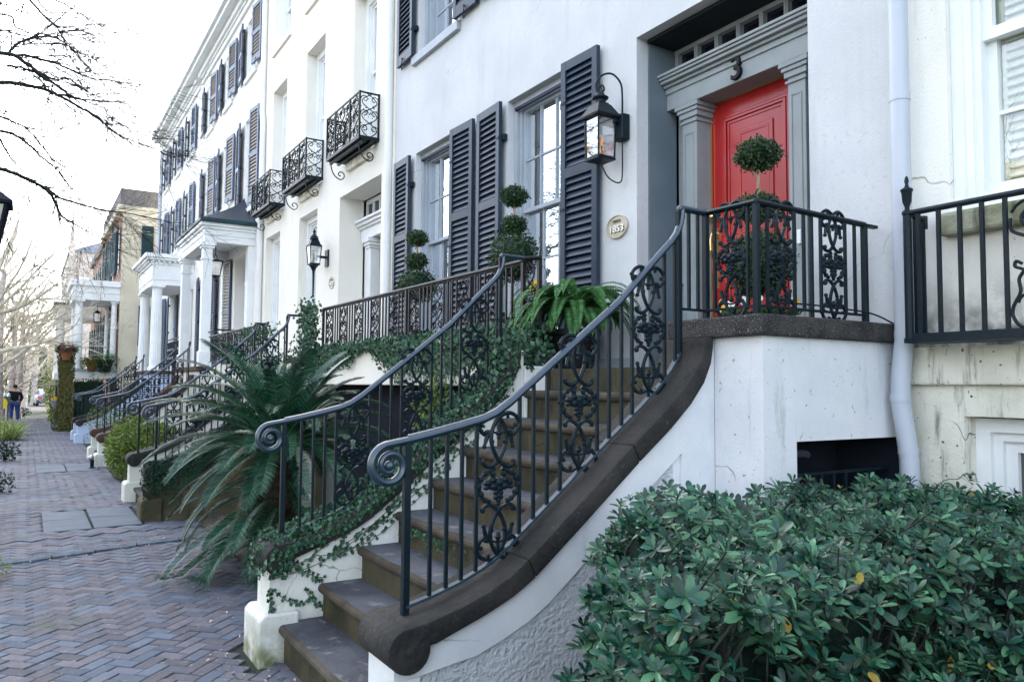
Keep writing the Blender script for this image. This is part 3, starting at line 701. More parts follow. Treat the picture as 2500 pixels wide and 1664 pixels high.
for (a, b_) in ((4.521, D1-.019), (D0+.019, 3.344)):
    s = MB(); s.box(4.56, 4.66, a, b_, DZ, 2.42); s.box(4.52, 4.66, a, b_, 2.42, 2.475)
    s.box(4.565, 4.66, a, a+.035, 2.475, 3.851); s.box(4.545, 4.66, b_-.06, b_, 2.475, 3.851); s.box(4.565, 4.66, a+.035, b_-.03, 3.72, 3.851)
    for z in (2.72, 2.98, 3.24, 3.50): s.box(4.572, 4.63, a+.035, b_-.03, z-.011, z+.011)
    s.box(4.553, 4.56, a+.03, b_-.03, 1.9, 2.32)
    so = part('sidelight', s, M['trim_grey'], h3)
    g = MB(); g.poly([(4.62,a,2.47),(4.62,a,3.74),(4.62,b_,3.74),(4.62,b_,2.47)]); part('sidelight_pane', g, M['glass_dark'], so)
d = MB(); d.box(4.62, 4.68, 3.49, 4.365, DZ+.005, 3.851)
def mould(y0, y1, z0, z1, w_, x0):
    for (k, xx) in ((0, x0-.010), (w_*.36, x0-.018), (w_*.7, x0-.007)):
        e_ = w_*.3
        d.box(xx, x0, y0+k, y0+k+e_, z0+k, z1-k); d.box(xx, x0, y1-k-e_, y1-k, z0+k, z1-k)
        d.box(xx, x0, y0+k+e_, y1-k-e_, z1-k-e_, z1-k); d.box(xx, x0, y0+k+e_, y1-k-e_, z0+k, z0+k+e_)
mould(3.605, 4.25, 1.90, 3.72, .075, 4.62); mould(3.765, 4.09, 2.08, 3.565, .06, 4.62); d.box(4.607, 4.6195, 3.755, 4.10, 2.07, 3.575)
door = part('front_door', d, M['red_door'], h3, bevel=.003)
k = MB(); k.tube([(4.62,4.315,2.93),(4.575,4.315,2.93)], .032, 14); k.ball((4.565,4.315,2.93), .03, 12, 8); part('door_knob', k, M['brass'], door, smooth=True)
k = MB(); k.box(4.607, 4.619, 4.285, 4.345, 2.62, 2.84); k.tube([(4.61,4.315,2.80),(4.56,4.315,2.79),(4.545,4.315,2.74),(4.55,4.315,2.66),(4.60,4.315,2.62)], .011, 8); k.tube([(4.61,4.315,2.76),(4.57,4.29,2.775)], .009, 8)
part('door_handle', k, M['brass'], door, smooth=True)
k = MB(); k.box(4.612, 4.619, 4.30, 4.335, 2.36, 2.50); part('lock_plate', k, M['brass'], door)
g = MB(); g.box(4.600, 4.612, 4.352, 4.3645, DZ, 3.838); g.box(4.600, 4.612, 3.4905, 4.3645, 3.839, 3.8505); part('weather_strip', g, M['brass'], h3)
bl = MB(); bl.box(4.43, 4.4495, 3.385, 3.42, 2.56, 2.66); part('doorbell', bl, M['trim_white'], h3, bevel=.004)
# threshold and floor of the recess
f = MB(); f.box(XF+.001, 4.70, D0+.001, D1-.001, 1.5, DZ); part('threshold', f, M['granite'], h3)
downpipe(h3, [(4.0,2.40,11),(4.0,2.405,3.16)] + [(4.0,2.405,2.0),(4.0,2.405,1.86),(3.985,2.42,1.66),(3.98,2.425,1.52),(4.0,2.41,1.34),(4.01,2.40,1.2),(4.01,2.40,0)], .05, M['downpipe'], [((4.0,2.404,3.17),.0535), ((4.0,2.405,1.87),.0535), ((3.98,2.424,1.53),.0535), ((4.008,2.402,1.25),.0535)])

# plaque: CIRCA 1853
def plaque(xf, y, z, ry, rz, label, small=False):
    root = thing('date_plaque', (xf, y, z), label, 'plaque', 'oval date plaques beside the front doors')
    n = 48; m = MB()
    def ring(r1, x): return [(x, y+ry*r1*math.cos(2*PI*i/n), z+rz*r1*math.sin(2*PI*i/n)) for i in range(n)]
    R = [ring(1, xf-.001), ring(1, xf-.018), ring(.97, xf-.022), ring(.91, xf-.022), ring(.89, xf-.014)]
    for a, b in zip(R, R[1:]):
        for i in range(n): j = (i+1) % n; m.poly([a[i], b[i], b[j], a[j]])
    m.poly(R[-1][::-1])
    p = part('plate', m, M['plaque'], root, smooth=True)
    text_mesh('CIRCA', rz*.30, .003, on_facade(xf-.017, y, z+rz*.47, ry/rz*.85, 1.1), 'lettering_and_shadow', M['plaque_dark'], p)
    text_mesh('1853', rz*.80, .002, on_facade(xf-.0155, y-.005, z-rz*.20-.004, ry/rz*.88, 1), 'lettering_and_shadow', M['plaque_dark'], p)  # dark offset copy, painted shadow of the raised numerals
    text_mesh('1853', rz*.80, .004, on_facade(xf-.019, y+.001, z-rz*.20, ry/rz*.88, 1), 'lettering_and_shadow', M['plaque_text'], p)
    return root
plaque(XF, 4.912, 2.895, .135, .098, 'bronze oval plaque reading CIRCA 1853 left of the red door')
plaque(XF, 12.0, 3.20, .13, .10, 'small oval date plaque under the carriage lantern beside the dark door')

# gas lantern on the wall of no. 3
ln = thing('wall_lantern', (XF, 4.86, 3.7), 'square black wall lantern with scrolled hook beside the red door, flame lit', 'lantern', 'black lanterns on the houses')
LX, LY = 3.90, 4.90
k = MB(); k.box(XF-.085, XF-.001, 4.76, 4.88, 3.59, 3.80); k.box(LX+.07, XF-.08, 4.80, 4.84, 3.72, 3.78)
part('back_plate', k, M['iron'], ln, bevel=.006)
def lantern_body(root, cx, cy, z0, z1, w0, w1, roof, frame_m, pane_m, bar=.011):
    f = MB(); h0, h1 = w0/2, w1/2
    for sx in (-1,1):
        for sy in (-1,1): f.bar((cx+sx*h0,cy+sy*h0,z0),(cx+sx*h1,cy+sy*h1,z1), bar, bar)
    for (z, h) in ((z0, h0), (z1, h1)):
        for s in (-1,1):
            f.bar((cx-h,cy+s*h,z),(cx+h,cy+s*h,z), bar, bar); f.bar((cx+s*h,cy-h,z),(cx+s*h,cy+h,z), bar, bar)
    f.box(cx-h0-.008, cx+h0+.008, cy-h0-.008, cy+h0+.008, z0-.022, z0-.006)
    fr = part('frame', f, frame_m, root)
    r = MB(); prof = [(a*math.sqrt(.5)*2, b) for a, b in roof]
    r.lathe((cx,cy,z1), prof, 4, sq=True); part('roof', r, frame_m, root)
    g = MB()
    for s in (-1,1):
        g.poly([(cx-h0,cy+s*h0*.96,z0),(cx+h0,cy+s*h0*.96,z0),(cx+h1,cy+s*h1*.96,z1),(cx-h1,cy+s*h1*.96,z1)])
        g.poly([(cx+s*h0*.96,cy-h0,z0),(cx+s*h0*.96,cy+h0,z0),(cx+s*h1*.96,cy+h1,z1),(cx+s*h1*.96,cy-h1,z1)])
    part('pane', g, pane_m, root)
    return fr
def lampglass():
    m = bpy.data.materials.new('glass_clear'); m.use_nodes = True; nt = m.node_tree; N = nt.nodes; L = nt.links; N.remove(N['Principled BSDF'])
    t = N.new('ShaderNodeBsdfTransparent'); g = N.new('ShaderNodeBsdfGlossy'); g.inputs['Roughness'].default_value = .03
    ms = N.new('ShaderNodeMixShader'); ms.inputs[0].default_value = .62; L.new(t.outputs[0], ms.inputs[1]); L.new(g.outputs[0], ms.inputs[2]); L.new(ms.outputs[0], N['Material Output'].inputs['Surface']); return m
M['glass_clear'] = lampglass()
lantern_body(ln, LX, LY, 3.435, 3.775, .165, .175, [(.115,-.012),(.118,.004),(.062,.10),(.052,.105),(.05,.115)], M['iron'], M['glass_clear'])
r = MB(); r.lathe((LX,LY,3.885), [(.045,0),(.048,.03),(.068,.045),(.07,.055),(.04,.07),(.034,.09),(.012,.105)], 16); part('vent_cap', r, M['iron'], ln, smooth=True)
hk = MB(); pts = [(XF-.05,4.80,3.70),(XF-.05,4.80,3.95),(XF-.058,4.81,4.06),(4.0,4.84,4.13),(3.955,4.868,4.145),(3.905,4.90,4.12),(3.872,4.92,4.06),(3.878,4.915,4.0),(3.905,4.90,3.985),(3.93,4.885,4.01),(3.915,4.893,4.045),(3.895,4.905,4.03)]
hk.tube(smooth_pts(pts, 4), .0085, 8)
hk.tube([(LX+.022*math.cos(t_), LY, 4.0+.03*math.sin(t_)) for t_ in [2*PI*i/14 for i in range(15)]], .005, 6, caps=False)
hk.tube(smooth_pts([(XF-.05,4.80,3.6),(XF-.05,4.80,3.30),(4.03,4.81,3.235),(3.98,4.84,3.25),(3.94,4.87,3.30),(LX,LY,3.41)], 4), .006, 6)
part('hook', hk, M['iron'], ln, smooth=True)
fl = MB(); fl.lathe((LX,LY,3.44), [(.012,0),(.012,.10),(.008,.105)], 8); part('burner', fl, M['brass'], ln)
fl = MB()
for dx in (-.018, .018): fl.lathe((LX+dx,LY,3.545), [(.004,0),(.011,.02),(.008,.05),(.001,.085)], 8)
part('flame', fl, M['flame'], ln, smooth=True)

# ------------------------------------------------------------------ cream house on the right
hr = thing('row_house', (XF, .5, 0), 'weathered cream stucco house at the right edge with the louvred blind window', 'house', 'row houses along the pavement')
w = MB(); ops = [(.7, 2.20, 2.50, 6.5, .10), (.6, 2.16, .2, 1.44, .16)]
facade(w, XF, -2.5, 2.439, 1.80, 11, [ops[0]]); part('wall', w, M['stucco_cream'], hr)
w = MB(); facade(w, XF+.012, -2.5, 2.439, -.3, 1.60, [ops[1]]); body(w, XF+.012, -2.5, 2.4385, -.3, 11, 5.5); part('base_wall', w, M['stucco_dirty'], hr)
l = MB(); l.box(XF-.035, XF+.2, -2.5, 2.437, 1.60, 1.80); part('string_course', l, M['stucco_dirty'], hr, bevel=.012, seg=2)
x = XF+.10; f = MB(); y1 = 2.20
for (a, b_, xa) in ((2.12, 2.199, x-.06), (2.085, 2.12, x-.075), (2.05, 2.085, x-.05)): f.box(xa, x+.1, a, b_, 2.501, 6.49)
f.box(x-.05, x+.1, .75, 2.05, 2.501, 2.585)
rw = part('window', f, M['trim_white'], hr)
s = MB()
def sash_r(z0, z1, xx, bars):
    s.box(xx, xx+.04, 2.003, 2.05, z0, z1); s.box(xx, xx+.04, .8, .85, z0, z1); s.box(xx, xx+.04, .85, 2.003, z0, z0+.06); s.box(xx, xx+.04, .85, 2.003, z1-.045, z1)
    for z in bars: s.box(xx+.008, xx+.034, .85, 2.003, z-.011, z+.011)
    s.box(xx+.007, xx+.033, 1.40, 1.43, z0+.06, z1-.045)
sash_r(2.586, 3.45, x+.02, (3.01,)); sash_r(3.395, 6.2, x-.025, (4.1, 4.9))
part('sash', s, M['trim_white'], rw)
g = MB(); g.poly([(x+.045,.8,2.6),(x+.045,.8,6.2),(x+.045,2.04,6.2),(x+.045,2.04,2.6)])
def blindglass():
    m = bpy.data.materials.new('glass_over_blind'); m.use_nodes = True; nt = m.node_tree; N = nt.nodes; L = nt.links; N.remove(N['Principled BSDF'])
    t = N.new('ShaderNodeBsdfTransparent'); gl = N.new('ShaderNodeBsdfGlossy'); gl.inputs['Roughness'].default_value = .01
    ms = N.new('ShaderNodeMixShader'); ms.inputs[0].default_value = .22; L.new(t.outputs[0], ms.inputs[1]); L.new(gl.outputs[0], ms.inputs[2]); L.new(ms.outputs[0], N['Material Output'].inputs['Surface']); return m
M['glass_over_blind'] = blindglass()
part('pane', g, M['glass_over_blind'], rw)
bm_ = MB()
for (ya, yb) in ((1.70, 1.985), (1.42, 1.675), (1.12, 1.39), (.85, 1.09)):
    bm_.box(x+.075, x+.1, ya-.03, ya, 2.6, 6.1); bm_.box(x+.075, x+.1, yb, yb+.03, 2.6, 6.1)
    for i in range(60):
        z = 2.63+i*.0475; bm_.hexa([(x+.066,ya,z),(x+.072,ya,z-.004),(x+.072,yb,z-.004),(x+.066,yb,z),(x+.100,ya,z+.046),(x+.104,ya,z+.042),(x+.104,yb,z+.042),(x+.100,yb,z+.046)])
bm_.box(x+.108, x+.112, .8, 2.05, 2.55, 6.3); bm_.box(x+.07, x+.105, .85, 2.0, 2.588, 2.625)
part('louvred_blind', bm_, M['blind'], rw)
s = MB(); s.box(XF-.075, XF+.09, .55, 2.225, 2.375, 2.499); part('sill', s, M['sill_mossy'], rw, bevel=.02, seg=2)
b2 = MB(); x = XF+.172
b2.box(x-.06, x+.05, 2.085, 2.159, .21, 1.43); b2.box(x-.03, x+.05, 2.04, 2.085, .21, 1.385); b2.box(x-.06, x+.05, .65, 2.085, 1.36, 1.43); b2.box(x-.03, x+.05, .65, 2.04, 1.315, 1.36)
b2.box(x, x+.05, 1.985, 2.04, .21, 1.315); b2.box(x, x+.05, .65, 1.985, 1.26, 1.315)
bw = part('window', b2, M['trim_white'], hr, label='basement window at the right edge with its dark pane')
g = MB(); g.poly([(x+.03,.65,.2),(x+.03,.65,1.3),(x+.03,2.0,1.3),(x+.03,2.0,.2)]); part('pane', g, glassmat('glass_basement', (.035,.028,.022), .12), bw)
# its shallow balcony
ba = thing('balcony', (3.9, 1.5, 1.8), 'black iron balcony with urn finial and scrolls on the cream house', 'balcony')
BX, BY = 3.88, 2.305
m = MB(); m.box(BX-.02, XF-.036, -.5, BY+.02, 1.815, 1.84); part('floor', m, M['iron'], ba)
m = MB(); m.tube([(BX,BY,2.495),(BX,-.5,2.495)], .016, 8); m.tube([(BX,BY,2.49),(4.03,BY,2.485)], .014, 8); m.box(4.02, 4.05, BY-.012, BY+.012, 2.43, 2.50); m.bar((BX,BY,1.852),(BX,-.5,1.852), .022, .022); m.bar((BX,BY,1.86),(4.06,BY,1.86), .02, .02)
part('rail', m, M['iron'], ba, smooth=True)
m = MB(); m.lathe((BX,BY,1.815), [(.021,0),(.021,.67),(.026,.675),(.026,.69),(.012,.70),(.012,.715),(.022,.74),(.026,.79),(.031,.80),(.031,.808),(.012,.82),(.008,.835),(.012,.85),(.008,.87),(.002,.88)], 12); part('post', m, M['iron'], ba, smooth=True)
for i, (bx_, by_) in enumerate([(3.95,BY),(4.02,BY)]+[(BX,2.305-.105*(j+.55)) for j in range(5)]+[(BX,1.60-.105*j) for j in range(5)]):
    if by_ < 1.0: continue
    m = MB(); m.box(bx_-.009, bx_+.009, by_-.009, by_+.009, 1.842, 2.485); part('baluster', m, M['iron'], ba)
m = MB(); yc = 1.70
for s in (1,-1):
    def Tq(du, z): return (BX, yc+s*du, z)
    sp = [Tq(.085*(1-i/26)*math.cos(.3+i*.42)-.0+.02, 2.38+.085*(1-i/26)*math.sin(.3+i*.42)) for i in range(22)]
    m.tube(sp, .008, 6)
    m.tube(smooth_pts([Tq(.105,2.38),Tq(.10,2.32),Tq(.03,2.28),Tq(.0,2.24)],4), .008, 6)
    m.tube(smooth_pts([Tq(.06,2.16),Tq(.085,2.175),Tq(.09,2.15),Tq(.055,2.13),Tq(.075,2.09),Tq(.07,2.03),Tq(.10,1.97),Tq(.105,1.92),Tq(.07,1.87),Tq(.0,1.86)],4), .008, 6)
    m.tube([Tq(.03+.05*(1-i/20)*math.cos(i*.4), 1.98+.05*(1-i/20)*math.sin(i*.4)) for i in range(16)], .007, 6)
part('scroll_panel', m, M['iron'], ba, smooth=True)
# ------------------------------------------------------------------ front stairs of no. 3 with landing and terrace
def landing(root, y0, y3, wallm, slabm, dz=0, near_ext=.32, open_=True, floor=1.70, xa=2.98, ytop=None):
    yn = y0-near_ext
    w = MB()
    if open_:
        w.box(xa, 3.22, yn+.04, yn+.16, -.3, 1.829); w.box(3.2201, XF-.002, yn+.0405, yn+.1595, 1.315, 1.8288)
        w.box(xa, xa+.12, yn+.16, y0+.028, -.3, 1.829)
    else: w.box(xa, XF-.002, yn+.04, y0+.028, -.3, 1.829)
    part('landing_wall', w, wallm, root)
    s = MB(); a, b = 2.93, 3.22
    poly = [(a,yn),(XF-.004,yn),(XF-.004,yn+.28),(b,yn+.28),(b,y0+.322),(a,y0+.322)]
    n = len(poly); k = len(s.v)
    s.v += [(p, q, 1.83) for p, q in poly]+[(p, q, 1.932) for p, q in poly]
    s.f.append(tuple(range(k+n-1, k-1, -1))); s.f.append(tuple(range(k+n, k+2*n))); s.m += [0,0]
    for i in range(n): j = (i+1) % n; s.f.append((k+i, k+j, k+n+j, k+n+i)); s.m.append(0)
    part('landing_slab', s, slabm, root, bevel=.010, seg=2)
    f = MB(); f.box(3.216, XF-.001, yn+.165, y3+.2, floor-.18, floor); part('landing_floor', f, M['riser_moss'], root)
    return yn
st3, Y3 = stairs(2.78, 1.48, 0, M['stoop_grey'], M['coping_stone'], M['tread_slate'], M['riser_moss'], 'weathered stone front stairs with scrolled brown coping in the foreground, leading to the red door', panel=True)
yn3 = landing(st3, Y3[0], Y3[3], M['stucco_base'], M['granite'])
q = MB(); q.box(2.985, 3.20, 4.60, 4.88, 1.0, 1.72); part('end_pier', q, M['stoop_white'], st3, bevel=.012, seg=2)
# left (ivy side) walls of the flight are whiter
for ch in st3.children:
    if ch.name.startswith(('side_wall', 'plinth')) and sum(v.co.y for v in ch.data.vertices)/len(ch.data.vertices) > 0: ch.data.materials[0] = M['stoop_white']
d = MB(); d.poly([(3.0,2.9,.0),(4.09,2.9,.0),(4.09,2.9,1.5),(3.0,2.9,1.5)]); d.poly([(4.09,2.452,0),(4.09,2.9,0),(4.09,2.9,1.5),(4.09,2.452,1.5)]); part('basement_recess_shade', d, M['basement'], st3)  # dark sheets added for the shade inside the opening
br = thing('basement_railing', (3.6, 2.57, .9), 'low dark iron bars in the basement opening beneath the landing', 'railing')
m = MB(); m.box(3.24, 4.06, 2.555, 2.575, 1.135, 1.15); part('rail', m, M['iron'], br)
for i in range(7):
    m = MB(); m.box(3.28+.10*i, 3.298+.10*i, 2.556, 2.574, .3, 1.135); part('baluster', m, M['iron'], br)
m = MB(); m.tube(smooth_pts([(3.42,2.70,.5),(3.42,2.70,1.14),(3.44,2.70,1.22),(3.52,2.70,1.23),(3.56,2.70,1.22)],4), .022, 8); part('basement_pipe', m, M['pipe_dim'], st3, smooth=True)

railR = stair_rail(2.94, 0, 'right hand black stair railing with volute end and three scroll panels, nearest the camera')
railL = stair_rail(4.74, 0, 'left hand black stair railing above the ivy covered side wall of the red door stairs')
# railing round the landing
lr = thing('landing_railing', (3.06, 2.6, 1.93), 'black iron railing with scroll panels on the stone slab before the red door', 'railing')
m = MB(); m.tube([(3.06,2.94,2.512),(3.06,2.60,2.508)], .020, 10, ry=.8); m.tube([(3.06,2.60,2.508),(3.95,2.60,2.495)], .020, 10, ry=.8); m.ball((3.06,2.60,2.508), .0195, 10, 6); m.ball((3.06,2.94,2.512), .0195, 10, 6); m.box(3.94, 4.06, 2.585, 2.615, 2.483, 2.50)
part('handrail', m, M['iron'], lr, smooth=True)
m = MB(); m.bar((2.862,2.94,1.985),(3.06,2.94,1.985), .02, .012); m.bar((3.06,2.94,1.985),(3.06,2.60,1.985), .02, .012); m.bar((3.06,2.60,1.985),(3.95,2.60,1.985), .02, .012); part('bottom_bar', m, M['iron'], lr)
for (px_, py_) in ((3.06,2.94),(3.06,2.60),(3.95,2.60)):
    m = MB(); m.box(px_-.015, px_+.015, py_-.015, py_+.015, 1.925, 2.50); part('post', m, M['iron'], lr, bevel=.002)
for px_, py_ in ((2.935,2.94),(3.0,2.94),(3.06,2.875),(3.06,2.655),(3.14,2.60),(3.35,2.60),(3.425,2.60),(3.49,2.60),(3.565,2.60),(3.775,2.60),(3.86,2.60)):
    m = MB(); m.box(px_-.0072, px_+.0072, py_-.0072, py_+.0072, 1.98 if px_ != 3.49 else 1.93, 2.50); part('baluster', m, M['iron'], lr)
m = MB(); orn_scroll(m, lambda u, v, w: (3.06+w, 2.765-u*.95, 2.237+v*.97), .97); part('ornament', m, M['iron'], lr, smooth=True)
m = MB(); orn_scroll(m, lambda u, v, w: (3.245+u*.95, 2.60+w, 2.237+v*.97), .97); o1 = part('ornament', m, M['iron'], lr, smooth=True)
share(o1, lr, (.425, 0, 0))
m = MB(); m.tube(smooth_pts([(3.35,2.74,2.03),(3.6,2.72,2.035),(3.85,2.66,2.02),(3.96,2.56,1.99),(4.03,2.46,1.92)],5), .005, 6)
solo('cable', m, M['cable'], (3.35,2.74,2.03), 'thin black cable running along the grey wall behind the landing railing', 'cable', smooth=True)

# terrace between the stairs of no. 3 and the next house
te = thing('terrace', (3.2, 7.3, 1.6), 'white raised terrace ledge in front of the shuttered windows, edged with ivy', 'terrace')
m = MB(); m.box(3.12, 3.26, 4.93, 9.75, 1.575, 1.98); part('fascia', m, M['stucco_white'], te, bevel=.008)
m = MB(); m.box(3.261, XF-.001, 5.10, 9.75, 1.60, 1.70); part('deck', m, M['slate_slab'], te)
m = MB(); m.box(3.40, 3.50, 4.95, 9.75, -.2, 1.598); part('basement_shade_wall', m, M['basement'], te)  # dark sheet added behind the fascia for the shade beneath
m = MB(); m.box(3.12, 3.26, 9.62, 9.76, -.2, 1.574); part('pier', m, M['moss_wall'], te)
tr_ = thing('terrace_railing', (3.2, 7.3, 1.98), 'long black terrace railing with alternating vine panels in front of the shuttered windows', 'railing')
m = MB(); m.tube([(3.06,4.74,2.512),(3.2,4.74,2.53)], .02, 10, ry=.8); m.tube([(3.2,4.74,2.535),(3.2,4.98,2.535)], .02, 10, ry=.8); m.tube([(3.2,4.98,2.535),(3.2,9.7,2.545)], .017, 10); m.tube([(3.2,4.98,2.512),(3.2,9.7,2.522)], .009, 6); m.ball((3.2,4.74,2.533), .02, 8, 6)
part('handrail', m, M['iron_brown'], tr_, smooth=True)
m = MB(); m.bar((3.2,4.76,2.05),(3.2,9.7,2.05), .02, .012); part('bottom_bar', m, M['iron_brown'], tr_)
for y in (9.69, 7.12, 4.96):
    m = MB(); m.box(3.186, 3.214, y-.016, y+.016, 1.98, 2.53); part('post', m, M['iron_brown'], tr_)
m = MB(); m.box(3.186, 3.214, 4.726, 4.754, 1.93, 2.53); part('post', m, M['iron_brown'], tr_)
bn = 0; pv = []
y = 9.575
while y > 5.1:
    for dy in (0, -.252, -.336, -.42):
        yy = y+dy
        if yy < 5.02 or abs(yy-7.12) < .03: continue
        m = MB(); m.box(3.1925, 3.2075, yy-.0072, yy+.0072, 2.045, 2.53); part('baluster', m, M['iron_brown'], tr_)
    c = y-.126
    if c > 5.15:
        if len(pv) < 3:
            m = MB(); orn_vine(m, lambda u, v, w: (3.2+w, c+u, 2.288+v), .24, .46, 10+len(pv)); pv.append((part('vine_panel', m, M['iron_brown'], tr_), c))
        else:
            s_, c0 = pv[bn % 3]; share(s_, tr_, (0, c-c0, 0))
        bn += 1
    y -= .504
m = MB(); orn_vine(m, lambda u, v, w: (3.2+w, 4.86+u, 2.288+v), .16, .46, 5, 24); part('vine_panel', m, M['iron_brown'], tr_)

# ------------------------------------------------------------------ house two: white, three balconies
h2 = thing('row_house', (XF, 13.0, 0), 'white stucco house with three ornate black balconies under its tall windows', 'house', 'row houses along the pavement')
w = MB()
ops2 = [(10.0, 11.70, 1.70, 4.52, .40), (12.82, 13.86, 1.72, 4.57, .22), (15.12, 16.16, 1.72, 4.57, .22),
        (10.28, 11.20, 4.98, 7.55, .24), (12.58, 13.62, 4.98, 7.55, .24), (14.86, 15.86, 4.98, 7.55, .24),
        (10.28, 11.20, 8.40, 10.2, .2), (12.58, 13.62, 8.40, 10.2, .2), (14.72, 15.86, 8.40, 10.2, .2)]
facade(w, XF-.012, 9.571, 16.5, -.3, 11.2, ops2); body(w, XF-.012, 9.571, 16.5, -.3, 11.2, 5.5); part('wall', w, M['stucco_white'], h2)
for (a, b_, c, d_, dep) in ops2[1:3]: window(h2, a, b_, c, d_, XF, .20, M['trim_white'], 1, (1,1), .6, M['glass_pale'], fw=.10)
for (a, b_, c, d_, dep) in ops2[3:6]: window(h2, a, b_, c, d_, XF, .24, M['trim_white'], 2, (1,2), .45, M['glass_pale'], fw=.12)
for (a, b_, c, d_, dep) in ops2[6:9]:
    fr = window(h2, a, b_, c, d_, XF, .2, M['trim_white'], 2, (2,2), .5, M['glass_pale'], fw=.09)
    s = MB(); s.box(XF-.06, XF+.1, a-.08, b_+.08, c-.10, c-.001); part('sill', s, M['stucco_white'], fr)
X2 = XF+.36
e = MB(); e.box(X2-.02, X2+.1, 10.02, 11.68, 3.86, 4.03); e.box(X2-.06, X2+.1, 10.02, 11.68, 4.031, 4.07); e.box(X2-.10, X2+.1, 10.02, 11.68, 4.071, 4.12); e.box(X2-.14, X2+.1, 10.02, 11.68, 4.121, 4.16)
part('entablature', e, M['trim_white'], h2, bevel=.006)
t = MB(); t.box(X2+.06, X2+.1, 10.02, 11.68, 4.161, 4.21); t.box(X2+.06, X2+.1, 10.02, 11.68, 4.45, 4.518)
for i in range(7): yy = 10.04+1.62*i/6; t.box(X2+.061, X2+.099, yy-.02, yy+.02, 4.21, 4.45)
tr2 = part('transom', t, M['trim_white'], h2); t = MB(); t.poly([(X2+.09,10.03,4.17),(X2+.09,10.03,4.5),(X2+.09,11.67,4.5),(X2+.09,11.67,4.17)]); part('transom_pane', t, M['glass_dark'], tr2)
for (a, b_) in ((11.28, 11.44), (10.30, 10.46)):
    p = MB(); p.box(X2-.01, X2+.2, a, b_, 1.7, 3.70); p.box(X2-.03, X2+.2, a-.02, b_+.02, 3.70, 3.74); p.box(X2-.05, X2+.2, a-.04, b_+.04, 3.741, 3.79); p.box(X2-.075, X2+.2, a-.06, b_+.06, 3.791, 3.859); part('pilaster', p, M['trim_white'], h2, bevel=.004)
p = MB(); p.box(X2+.05, X2+.2, 11.44, 11.68, 1.7, 3.858); p.box(X2+.05, X2+.2, 10.02, 10.30, 1.7, 3.858); part('side_panel', p, M['trim_white'], h2)
d = MB(); d.box(X2+.14, X2+.2, 10.46, 11.28, 1.705, 3.858); d.box(X2+.125, X2+.14, 10.56, 11.18, 2.75, 3.72); d.box(X2+.125, X2+.14, 10.56, 11.18, 1.9, 2.6)
part('front_door', d, mat('door_dark', (.05,.055,.065), .45, (.08,.065,.06), 6), h2, bevel=.006)
downpipe(h2, [(XF-.06,9.66,11.2),(XF-.06,9.66,1.7)], .052, M['downpipe_white'], [((XF-.06,9.66,2.62),.06), ((XF-.06,9.66,3.5),.055), ((XF-.06,9.66,3.86),.055)])
downpipe(h2, [(XF-.07,16.50,11.0),(XF-.07,16.50,7.32),(XF-.075,16.44,7.2),(XF-.075,16.40,7.05),(XF-.075,16.40,-.2)], .06, M['downpipe_white'], [((XF-.07,16.50,7.9),.065), ((XF-.075,16.40,3.3),.065)])
def balcony(yc, w_, label):
    ro = thing('balcony', (XF-.02, yc, 5.02), label, 'balcony', 'ornate balconies of the white house')
    x0 = 3.79; ya, yb = yc-w_/2, yc+w_/2
    f = MB(); f.box(x0-.01, XF-.013, ya-.01, yb+.01, 5.00, 5.03); f.box(x0+.04, x0+.08, ya, yb, 4.96, 4.999); f.box(x0+.16, x0+.2, ya, yb, 4.96, 4.999); part('floor', f, M['iron'], ro)
    f = MB()
    for z in (5.66, 5.035): 
        f.bar((x0,ya,z),(x0,yb,z), .02, .02); f.bar((x0,ya,z),(XF-.013,ya,z), .02, .02); f.bar((x0,yb,z),(XF-.013,yb,z), .02, .02)
    for (xx, yy) in ((x0,ya),(x0,yb),(x0,ya+.38),(x0,yb-.38),(XF-.03,ya),(XF-.03,yb)): f.box(xx-.012, xx+.012, yy-.012, yy+.012, 5.03, 5.675)
    part('rail', f, M['iron'], ro)
    rs = random.Random(3)
    f = MB(); n_ = 5; ww = (yb-ya)/n_
    for i in range(n_): orn_vine(f, lambda u, v, w__: (x0+w__, ya+ww*(i+.5)+u, 5.35+v), ww*1.05, .6, 40+i, 115)
    part('front_panel', f, M['iron'], ro)
    for y in (ya, yb):
        f = MB(); orn_vine(f, lambda u, v, w__: ((x0+XF-.02)/2+u, y+w__, 5.35+v), XF-x0, .6, 71, 52); part('side_panel', f, M['iron'], ro)
    for y in (ya+.10, yb-.10):
        f = MB(); q = [(x0+.03, y, 4.96), (x0+.05,y,4.86), (x0+.10,y,4.77), (x0+.17,y,4.73)]
        for i in range(14): a = -PI/2+i*.5; r = .075*(1-i/16); q.append((x0+.19+r*math.cos(a), y, 4.80+r*math.sin(a)))
        f.tube(smooth_pts(q, 2), .009, 6); part('bracket', f, M['iron'], ro, smooth=True)
    f = MB(); f.box(XF-.07, XF-.013, ya+.18, yb-.18, 4.84, 4.955); part('sill', f, M['stucco_dirty'], ro)
    return ro
b0 = balcony(10.80, 1.38, 'right hand ornate black balcony of the white house, nearest its dark door')
copy_tree(b0, (0, 2.45, 0), 'middle one of three ornate black balconies on the white house')
copy_tree(b0, (0, 4.72, 0), 'left hand ornate black balcony of the white house, beside the porch roof')
